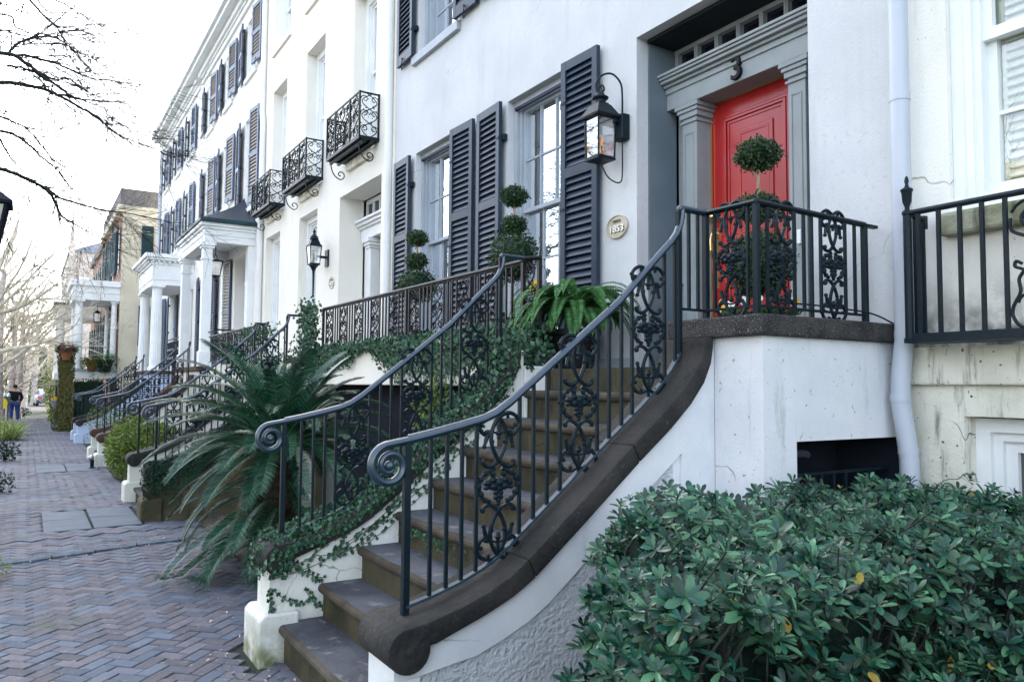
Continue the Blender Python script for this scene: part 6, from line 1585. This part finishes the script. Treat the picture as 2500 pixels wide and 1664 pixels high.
# limbs described as (x, z) in a plane y ~ 10 m away, with a little depth drift
F_, RR, UU, HC = None, None, None, None
def limb_pts(pp, y0, dy):
    return [V((x, y0+dy*i/(len(pp)-1), z)) for i, (x, z) in enumerate(pp)]
LIMBS = [([(-0.383, 5.171), (-0.131, 5.115), (0.023, 5.032), (0.226, 4.936), (0.343, 4.883), (0.706, 4.92), (0.854, 4.959)], 10, 0.3, 0.018, 0.004, 1), ([(-0.301, 5.165), (-0.156, 5.221), (0.016, 5.243), (0.218, 5.238), (0.382, 5.214), (0.563, 5.202), (0.711, 5.262), (0.929, 5.236), (1.245, 5.241)], 10, 0.6, 0.011, 0.002, 0), ([(-0.378, 4.906), (-0.201, 4.958), (-0.049, 4.97), (0.086, 4.99), (0.285, 4.941), (0.455, 4.889), (0.569, 4.851), (0.712, 4.795), (0.782, 4.751), (0.905, 4.714), (1.136, 4.688), (1.39, 4.624), (1.567, 4.62), (1.705, 4.677)], 10.2, 1.0, 0.017, 0.002, 1), ([(-0.385, 5.338), (-0.296, 5.373), (-0.067, 5.398), (0.063, 5.403), (0.207, 5.456), (0.277, 5.47)], 9.8, 0.4, 0.008, 0.002, 1), ([(-0.301, 5.165), (-0.274, 5.271), (-0.184, 5.4), (-0.069, 5.488), (0.072, 5.569), (0.175, 5.581), (0.282, 5.536), (0.355, 5.523), (0.501, 5.511)], 10, 0.5, 0.011, 0.002, 0), ([(-0.384, 5.435), (-0.243, 5.378), (-0.099, 5.379), (0.058, 5.452), (0.178, 5.527)], 9.6, 0.4, 0.009, 0.002, 1), ([(-0.154, 5.737), (-0.035, 5.628), (0.052, 5.57), (0.129, 5.54), (0.165, 5.498), (0.236, 5.405), (0.364, 5.297), (0.519, 5.178), (0.631, 5.059), (0.733, 4.962), (0.834, 4.93)], 9.7, 0.5, 0.008, 0.0018, 0), ([(0.063, 5.785), (0.217, 5.781), (0.366, 5.759), (0.52, 5.737), (0.703, 5.72), (0.77, 5.769)], 9.7, 0.5, 0.006, 0.0016, 0), ([(-0.061, 5.738), (0.049, 5.693), (0.258, 5.805), (0.376, 5.899)], 9.7, 0.5, 0.006, 0.002, 0), ([(0.129, 5.52), (0.293, 5.579), (0.351, 5.602), (0.468, 5.611), (0.656, 5.708)], 9.8, 0.3, 0.005, 0.0016, 0), ([(-0.32, 5.07), (-0.206, 5.103), (-0.066, 5.102), (0.135, 5.08), (0.271, 5.136), (0.39, 5.099), (0.573, 5.032), (0.711, 4.995), (0.865, 4.966), (1.023, 4.921)], 10.1, 0.5, 0.009, 0.002, 0), ([(-0.219, 4.895), (-0.117, 5.028), (-0.009, 5.08), (0.137, 5.119)], 10.1, 0.3, 0.005, 0.002, 0), ([(0.666, 4.811), (0.862, 4.862), (1.041, 4.85), (1.135, 4.76)], 10.8, 0.3, 0.003, 0.0014, 0), ([(0.589, 4.903), (0.731, 4.931), (0.931, 4.874), (1.151, 4.832), (1.35, 4.806)], 10.8, 0.3, 0.004, 0.0014, 0), ([(-0.428, 5.039), (-0.306, 5.041), (-0.154, 5.023), (-0.006, 4.923), (0.093, 4.832), (0.209, 4.708), (0.33, 4.546)], 12, 0.8, 0.012, 0.003, 1), ([(-0.421, 4.853), (-0.236, 4.856), (-0.093, 4.794), (0.029, 4.708), (0.126, 4.662), (0.254, 4.601), (0.331, 4.529)], 12, 0.8, 0.016, 0.004, 1), ([(-0.416, 4.742), (-0.344, 4.658), (-0.256, 4.584), (-0.136, 4.523)], 12, 0.8, 0.01, 0.004, 0), ([(-0.153, 5.004), (0.081, 5.037), (0.243, 5.095), (0.325, 5.17), (0.667, 5.212), (0.89, 5.289)], 12.2, 0.5, 0.005, 0.0016, 0), ([(-0.475, 4.357), (-0.281, 4.36), (-0.115, 4.325), (0.084, 4.275), (0.223, 4.228), (0.283, 4.2), (0.6, 4.171), (0.858, 4.147), (1.157, 4.176), (1.486, 4.172), (1.798, 4.162), (1.919, 4.146)], 12, 1.5, 0.022, 0.002, 1), ([(0.084, 4.251), (0.195, 4.165), (0.256, 4.069), (0.347, 3.926), (0.508, 3.851), (0.674, 3.79), (0.86, 3.728), (1.037, 3.662)], 12.3, 0.8, 0.015, 0.002, 0), ([(0.346, 3.918), (0.467, 3.815), (0.551, 3.67), (0.666, 3.556)], 12.6, 0.5, 0.006, 0.002, 0), ([(0.259, 4.458), (0.435, 4.291), (0.59, 4.127)], 12.2, 0.4, 0.006, 0.004, 0), ([(-0.367, 3.447), (-0.295, 3.426), (-0.23, 3.32), (-0.126, 3.238), (-0.021, 3.192), (0.099, 3.184)], 12, 0.5, 0.008, 0.002, 1), ([(1.004, 4.138), (1.154, 4.096), (1.263, 4.011), (1.406, 3.926)], 12.9, 0.4, 0.004, 0.0015, 0)]
cr = MB(); tw = MB()
for (pp, y0, dy, r0, r1, root_) in LIMBS:
    pts = limb_pts(pp, y0, dy)
    if root_:
        s = pts[0]; a = V((-2.2, 9.7, s.z-.7 if s.z < 5 else 4.4)); pts = [a, (a+s)/2+V((0,0,.12))]+pts
    pts = [V(q) for q in smooth_pts([tuple(p) for p in pts], 4)]
    k = len(pts); rs = [1.65*(r0+(r1-r0)*(i/(k-1))**.8) for i in range(k)]; 
    jit = [p+rv(R)*.006 for p in pts]
    cr.tube(jit, rs, 6, caps=False)
    for i in range(3, k-1):
        if R.random() < .9:
            t = (pts[i+1]-pts[i-1]).normalized(); s = rv(R); s.y *= .6; nd = (t*R.uniform(.6,1.1)+s*.6).normalized(); Lt = R.uniform(.35,.95)*(.5+.5*min(1, rs[i]/.01))
            twig_rec(tw, R, pts[i], nd, Lt, max(.0034, min(.007, rs[i]*.5)), 1 if R.random() < .6 else 2, .55, -.01)
    for i in range(2): twig_rec(tw, R, pts[-1], ((pts[-1]-pts[-3]).normalized()+rv(R)*.3).normalized(), .5, r1, 1, .5, -.02)
part('limbs', cr, M['twig_dark'], t1, smooth=True); part('twigs', tw, M['twig_dark'], t1)
m = MB()
for (x, y, z) in [(0.511, 10.0, 5.325), (0.422, 10.0, 4.941), (-0.383, 10.0, 5.714), (-0.185, 10.0, 5.717), (-0.162, 10.0, 5.377), (-0.232, 10.0, 5.004), (-0.349, 10.0, 4.526)]:
    for i in range(9):
        p = V((x,y,z))+rv(R)*.03; m.leaf(p, rv(R), rv(R), R.uniform(.04,.075), .022, .2, .3)
part('dry_leaves', m, M['twig_dark'], t1)
def street_tree(x, y, h, r, lean, seed, label, bk_, tk, group, depth=3, n0=13, spread=.75, fork=.35):
    R = random.Random(seed); t = thing('bare_tree', (x,y,gz(y)), label, 'tree', group)
    m = MB(); b = V((x,y,gz(y)-.1)); top = V((x+lean[0]*h, y+lean[1]*h, gz(y)+h*.62)); pts = []
    for i in range(9): s = i/8; pts.append(b.lerp(top, s)+V((R.gauss(0,.03),R.gauss(0,.03),0))+V((lean[0]*.2*math.sin(s*3),0,0)))
    m.tube(pts, [r*(1.25 if i == 0 else 1-.55*i/8) for i in range(9)], 9, caps=False); part('trunk', m, bk_, t, smooth=True)
    c = MB()
    for k in range(n0):
        i = R.randint(int(8*fork), 8); a = 2*PI*k/n0+R.uniform(-.4,.4); e = R.uniform(.2,1.1); d = V((math.cos(a)*math.cos(e), math.sin(a)*math.cos(e), math.sin(e)))
        twig_rec(c, R, pts[i], d, h*R.uniform(.24,.38), r*R.uniform(.22,.4), depth, spread, .06, 5, 5, .0052 if y > 30 else .004)
    part('crown', c, tk, t)
    return t
street_tree(-1.05, 33.5, 9, .27, (-.01,0), 1, 'dark trunk street tree at the left edge behind the lantern', M['bark'], M['twig_pale_hazed'], 'bare street trees on the left', 4)
street_tree(-.98, 37.5, 10, .20, (.0,.0), 2, 'straight grey trunk street tree left of the person', M['bark_pale'], M['twig_pale_hazed'], 'bare street trees on the left', 4)
street_tree(-.68, 43.0, 9, .17, (.015,0), 3, 'pale forked street tree right behind the person', M['bark_pale'], M['twig_pale_hazed'], 'bare street trees on the left', 4, fork=.3)
street_tree(-.42, 45.5, 8, .22, (.02,.0), 4, 'pale sunlit street tree with crooked trunk nearest the pavement', M['bark_pale'], M['twig_pale_hazed'], 'bare street trees on the left', 4, fork=.35)
street_tree(-.2, 62.0, 9, .22, (.045,.0), 5, 'slim pale tree leaning right beside the far road', M['bark_pale'], M['twig_pale_hazed'], 'bare street trees on the left', 4)
street_tree(-1.6, 52.0, 12, .25, (.01,.0), 6, 'tall bare tree behind the street lantern', M['bark_pale'], M['twig_pale_hazed'], 'bare street trees on the left', 4, 12)
street_tree(-2.2, 41.0, 12, .25, (.02,.0), 9, 'tall bare tree mostly outside the left edge, its branches pale', M['bark_pale'], M['twig_pale_hazed'], 'bare street trees on the left', 4, 12)
street_tree(.6, 82.0, 12, .25, (.0,.0), 7, 'distant bare tree beyond the far road', M['bark_pale'], M['twig_pale_hazed'], 'bare trees beyond the road', 4, 13)
street_tree(2.6, 90.0, 13, .25, (.0,.0), 8, 'distant bare tree in front of the church', M['bark_pale'], M['twig_pale_hazed'], 'bare trees beyond the road', 4, 13)
bush('evergreen_tree', (.7,101,2.2), 2.2, 3.0, 2600, .30, M['leaf_bush'], 'distant green tree at the end of the street', 'tree', None, 31, False)
bush('evergreen_tree', (-1.9,98,2.5), 2.0, 3.4, 2000, .34, M['leaf_lit'], 'distant pale green tree behind the person', 'tree', None, 32, False)
bush('shrub', (.05,84,.3), .6, .6, 300, .2, M['leaf_bush'], 'small green shrub across the far road, left of the cars', seed=33, twigs=False)

street_tree(-8.5, 11.0, 10, .2, (.0,.0), 51, 'bare tree across the street, seen only as branches mirrored in the windows', M['bark'], M['twig_dark'], 'trees across the street', 4, 12)
street_tree(-8.5, 19.0, 11, .22, (.0,.0), 52, 'second bare tree across the street, mirrored in the farther windows', M['bark'], M['twig_dark'], 'trees across the street', 4, 12)
# street lantern at the left frame edge
sl = thing('street_lantern', (-.40, 9.0, 0), 'black street lantern cut off by the left edge of the picture', 'lantern')
m = MB(); m.lathe((-.40,9.0,-.05), [(.09,0),(.09,.25),(.06,.35),(.035,.5),(.03,2.7),(.05,2.74),(.05,2.8),(.025,2.85)], 12); part('post', m, M['iron'], sl, smooth=True)
lantern_body(sl, -.40, 9.0, 2.93, 3.30, .22, .34, [(.215,-.005),(.22,.02),(.10,.13),(.05,.15),(.02,.2)], M['cloth_black'], M['glass_lamp'], bar=.028)

# ------------------------------------------------------------------ person, meters, cars
def skin(name, joints, edges, m_, parent, sub=2, root=0):
    o_ = org(parent); me = bpy.data.meshes.new(name)
    me.from_pydata([(p[0]-o_[0], p[1]-o_[1], p[2]-o_[2]) for p, r in joints], edges, [])
    o = bpy.data.objects.new(name, me); COL.objects.link(o); o.parent = parent
    md = o.modifiers.new('skin', 'SKIN'); 
    for v, (p, r) in zip(me.skin_vertices[0].data, joints): v.radius = r if isinstance(r, tuple) else (r, r)
    me.skin_vertices[0].data[root].use_root = True
    s = o.modifiers.new('sub', 'SUBSURF'); s.levels = sub; s.render_levels = sub
    me.materials.append(m_); md.use_smooth_shade = True
    return o
gp_ = gz(40.6)
pe = thing('person', (-.43, 40.6, gp_), 'person in black sweater and blue jeans standing by the parking meters', 'person')
k = .93
def J(x, y, z): return (-.43+x*k, 40.6+y*k, gp_+z*k)
# body: one continuous skinned figure, back to the camera, right arm on the meter, left hand at the hip
jt = [(J(.0,0,.92),(.15,.11)), (J(0,.0,1.10),(.14,.10)), (J(0,.01,1.30),(.17,.11)), (J(0,.02,1.42),(.12,.09)), (J(0,.02,1.50),.055), (J(0,.03,1.56),.06),
      (J(.10,0,.88),.10), (J(.13,.0,.50),.065), (J(.15,.03,.10),.045), (J(.16,-.10,.04),.04),
      (J(-.10,0,.88),.10), (J(-.12,.03,.50),.065), (J(-.11,.06,.10),.045), (J(-.12,-.06,.04),.04),
      (J(.20,.01,1.40),.065), (J(.30,.03,1.14),.048), (J(.20,-.10,.96),.036), (J(.15,-.12,.93),.032),
      (J(-.20,.01,1.40),.065), (J(-.33,-.10,1.24),.048), (J(-.40,-.26,1.12),.034), (J(-.42,-.31,1.10),.03)]
ed = [(0,1),(1,2),(2,3),(3,4),(4,5),(0,6),(6,7),(7,8),(8,9),(0,10),(10,11),(11,12),(12,13),(3,14),(14,15),(15,16),(16,17),(3,18),(18,19),(19,20),(20,21)]
bd = skin('body', jt, ed, M['skin'], pe)
m = MB(); hc = J(0,.02,1.65); m.lathe(hc, [(.001,-.12),(.045,-.115),(.066,-.07),(.076,0),(.074,.05),(.055,.10),(.001,.118)], 14); m.ball((hc[0], hc[1]+.075, hc[2]-.01), .016, 6, 5)
for s in (-1,1): m.ball((hc[0]+s*.076, hc[1], hc[2]-.005), .018, 6, 5); 
part('head', m, M['skin'], pe, smooth=True)
m = MB()
for s in (-1,1): m.ball((hc[0]+s*.03, hc[1]+.068, hc[2]+.015), .009, 6, 5)
m.tube([(hc[0]-.025, hc[1]+.07, hc[2]-.05),(hc[0]+.025, hc[1]+.07, hc[2]-.05)], .005, 5); part('face', m, M['hair'], pe)
m = MB(); m.lathe((hc[0],hc[1]-.012,hc[2]), [(.07,-.03),(.084,.0),(.083,.06),(.06,.112),(.001,.132)], 14); part('hair', m, M['hair'], pe, smooth=True)
cl_ = lambda ids, g: [(jt[i][0], tuple(q+g for q in jt[i][1]) if isinstance(jt[i][1], tuple) else jt[i][1]+g) for i in ids]
ids = [0,1,2,3,14,15,16,18,19,20]; ix = {a: i for i, a in enumerate(ids)}
skin('sweater', cl_(ids, .022), [(ix[a],ix[b]) for a, b in ed if a in ix and b in ix], M['cloth_black'], pe)
ids = [0,6,7,8,10,11,12]; ix = {a: i for i, a in enumerate(ids)}
skin('jeans', cl_(ids, .022), [(ix[a],ix[b]) for a, b in ed if a in ix and b in ix], M['denim'], pe)
for a, b in ((8,9),(12,13)):
    m = MB(); p, q = V(jt[a][0]), V(jt[b][0]); m.tube([(p.x,p.y+.04,p.z-.05),(p.x,p.y-.02,p.z-.045),(q.x,q.y,q.z)], [.045,.05,.035], 8); part('shoe', m, M['shoe'], pe, smooth=True)
for i, s in ((17,-1),(21,1)):    # hands: palm with four fingers and a thumb
    m = MB(); c = V(jt[i][0]); d = (c-V(jt[i-1][0])).normalized(); a = d.cross(V((0,0,1))).normalized(); u = a.cross(d)
    m.tube([c-d*.03, c+d*.03], [.030,.034], 7)
    for f in range(4):
        o_ = a*(-.026+.0175*f); l = (.055,.065,.06,.048)[f]; m.tube([c+d*.025+o_, c+d*(.025+l*.6)+o_, c+d*(.025+l*.9)+o_-u*.02], [.0095,.009,.007], 5)
    m.tube([c-d*.01-a*.026, c+d*.015-a*.055, c+d*.04-a*.06], [.011,.010,.008], 5); part('hand', m, M['skin'], pe, smooth=True)
for (x, lab) in ((-.80,'left parking meter beside the person, grey housing on a post'), (-.66,'right parking meter touched by the person, grey housing on a post')):
    t = thing('parking_meter', (x,40.2,gz(40)), lab, 'parking meter', 'parking meters'); z0 = gz(40)
    m = MB(); m.tube([(x,40.2,z0-.02),(x,40.2,z0+.85)], .035, 8); part('post', m, M['meter_grey'], t, smooth=True)
    m = MB(); m.box(x-.085, x+.085, 40.12, 40.28, z0+.75, z0+1.12); m.lathe((x,40.2,z0+1.1), [(.085,0),(.085,.06),(.065,.12),(.001,.15)], 12); part('housing', m, M['meter_grey'], t, smooth=True, bevel=.02)
    m = MB(); m.lathe((x,40.2,z0+1.13), [(.09,.0),(.088,.05),(.06,.115),(.001,.16)], 12); part('dome', m, M['glass_pale'], t, smooth=True)
sg = thing('sign', (-.87,39.2,gz(39)), 'yellow rounded sign on a thin post at the left frame edge', 'sign')
m = MB(); m.tube([(-.95,39.2,gz(39)),(-.95,39.2,1.0)], .03, 8); part('post', m, M['steel'], sg)
m = MB(); m.cyl_y(-.93, .66, .27, 39.15, 39.18, 24); part('panel', m, M['sign_yellow'], sg)
def car(x, y, z, rot, paint, label, seed=0):
    t = thing('parked_car', (x,y,z), label, 'car', 'cars parked along the far street')
    c, s = math.cos(rot), math.sin(rot)
    T = lambda u, v, w: (x+u*c-v*s, y+u*s+v*c, z+w)     # u across, v along (front +v)
    W = .86
    def loft(prof, mt, name, inset=0, par=t):
        m = MB(); sec = []
        for (v, zlo, zhi, w) in prof: sec.append([T(-w,v,zlo), T(-w*1.0,v,(zlo+zhi)/2), T(-w*.93,v,zhi), T(w*.93,v,zhi), T(w,v,(zlo+zhi)/2), T(w,v,zlo)])
        for a, b in zip(sec, sec[1:]):
            for i in range(6): j = (i+1) % 6; m.poly([a[i], a[j], b[j], b[i]])
        m.poly(sec[0][::-1]); m.poly(sec[-1]); return part(name, m, mt, par, smooth=True, bevel=.03)
    b = loft([(-2.15,.35,.80,W*.94),(-2.05,.25,.92,W),(-1.2,.22,.95,W),(0,.2,.93,W),(1.2,.22,.90,W),(2.0,.25,.75,W*.97),(2.15,.35,.62,W*.9)], paint, 'body')
    loft([(-1.75,.92,.96,W*.88),(-1.2,.92,1.36,W*.78),(-.2,.92,1.42,W*.76),(.4,.92,1.38,W*.76),(1.15,.90,.94,W*.86)], paint, 'roof')
    m = MB(); m.poly([T(-W*.74,-1.74,.99),T(W*.74,-1.74,.99),T(W*.66,-1.26,1.33),T(-W*.66,-1.26,1.33)]); m.poly([T(-W*.72,1.16,.96),T(-W*.64,.46,1.35),T(W*.64,.46,1.35),T(W*.72,1.16,.96)])
    for q in (-1,1): m.poly([T(q*W*.9,-1.3,.97),T(q*W*.9,.8,.97),T(q*W*.78,.35,1.34),T(q*W*.78,-1.1,1.34)])
    part('windows', m, M['car_glass'], t)
    for q in (-1,1):
        m = MB(); m.hexa([T(q*W*.55,-2.17,.62),T(q*W*.9,-2.17,.62),T(q*W*.9,-2.05,.62),T(q*W*.55,-2.05,.62),T(q*W*.55,-2.15,.80),T(q*W*.9,-2.15,.80),T(q*W*.9,-2.05,.80),T(q*W*.55,-2.05,.80)]); part('tail_light', m, M['tail_red'], t)
        for v in (-1.35,1.35):
            m = MB(); n = 16; A = [T(q*W*1.0, v+.31*math.cos(2*PI*i/n), .31+.31*math.sin(2*PI*i/n)) for i in range(n)]; B = [T(q*W*.76, v+.31*math.cos(2*PI*i/n), .31+.31*math.sin(2*PI*i/n)) for i in range(n)]
            m.poly(A); m.poly(B[::-1])
            for i in range(n): j = (i+1) % n; m.poly([A[i],A[j],B[j],B[i]])
            wh = part('wheel', m, M['rubber'], t); m = MB(); m.poly([T(q*W*1.008, v+.18*math.cos(2*PI*i/n), .31+.18*math.sin(2*PI*i/n)) for i in range(n)]); part('rim', m, M['steel'], wh)
    m = MB(); m.hexa([T(-W*.96,-2.2,.36),T(W*.96,-2.2,.36),T(W*.96,-2.0,.36),T(-W*.96,-2.0,.36),T(-W*.96,-2.2,.52),T(W*.96,-2.2,.52),T(W*.96,-2.0,.52),T(-W*.96,-2.0,.52)]); part('bumper', m, M['car_dark'], t)
    return t
car(1.45, 77.0, gz(76)-.05, .06, M['car_silver'], 'silver hatchback seen from behind beside the cream gate pier')
car(.15, 104, gz(100)-.05, 1.2, M['car_white'], 'white car parked across the end of the street')
car(-.2, 108.5, gz(100)+.1, 1.3, M['car_silver'], 'dark roofed car behind the white car at the end of the street')

# ------------------------------------------------------------------ light, sky, camera
SUN_EL, SUN_AZ = math.radians(42), math.radians(60)      # azimuth measured from +x towards +y
sd = V((math.cos(SUN_EL)*math.cos(SUN_AZ), math.cos(SUN_EL)*math.sin(SUN_AZ), math.sin(SUN_EL)))
su = bpy.data.lights.new('sun', 'SUN'); su.energy = 5.0; su.angle = math.radians(.5); su.color = (1,.94,.84)
so = bpy.data.objects.new('sun', su); COL.objects.link(so); so.rotation_euler = sd.to_track_quat('Z', 'Y').to_euler(); so.location = (30,0,40)
wd = bpy.data.worlds.new('World'); sc.world = wd; wd.use_nodes = True
nt = wd.node_tree; bg = nt.nodes['Background']; sk = nt.nodes.new('ShaderNodeTexSky'); sk.sky_type = 'NISHITA'; sk.sun_disc = False
sk.sun_elevation = SUN_EL; sk.sun_rotation = PI/2-SUN_AZ; sk.air_density = 1.0; sk.dust_density = 3.0; sk.ozone_density = 1.0; sk.altitude = 0
hs = nt.nodes.new('ShaderNodeHueSaturation'); hs.inputs['Saturation'].default_value = .56; nt.links.new(sk.outputs[0], hs.inputs['Color']); nt.links.new(hs.outputs[0], bg.inputs['Color']); bg.inputs['Strength'].default_value = 0.97
cd = bpy.data.cameras.new('camera'); co = bpy.data.objects.new('camera', cd); COL.objects.link(co); sc.camera = co
cd.sensor_width = 36; cd.lens = 1888.87/2500*36; cd.clip_start = .05; cd.clip_end = 2000
a_, p_, r_ = .5589, .0575, .0076
Fv = V((math.sin(a_)*math.cos(p_), math.cos(a_)*math.cos(p_), math.sin(p_))); Rv = V((math.cos(a_), -math.sin(a_), 0)); Uv = Rv.cross(Fv)
Rv, Uv = Rv*math.cos(r_)+Uv*math.sin(r_), Uv*math.cos(r_)-Rv*math.sin(r_)
co.matrix_world = Matrix(((Rv.x,Uv.x,-Fv.x,0),(Rv.y,Uv.y,-Fv.y,0),(Rv.z,Uv.z,-Fv.z,1.58),(0,0,0,1)))
sc.view_settings.view_transform = 'Standard'; sc.view_settings.look = 'None'; sc.view_settings.exposure = 0
sc.render.engine = 'CYCLES'; sc.cycles.max_bounces = 8; sc.cycles.transparent_max_bounces = 12
sc.cycles.use_denoising = True
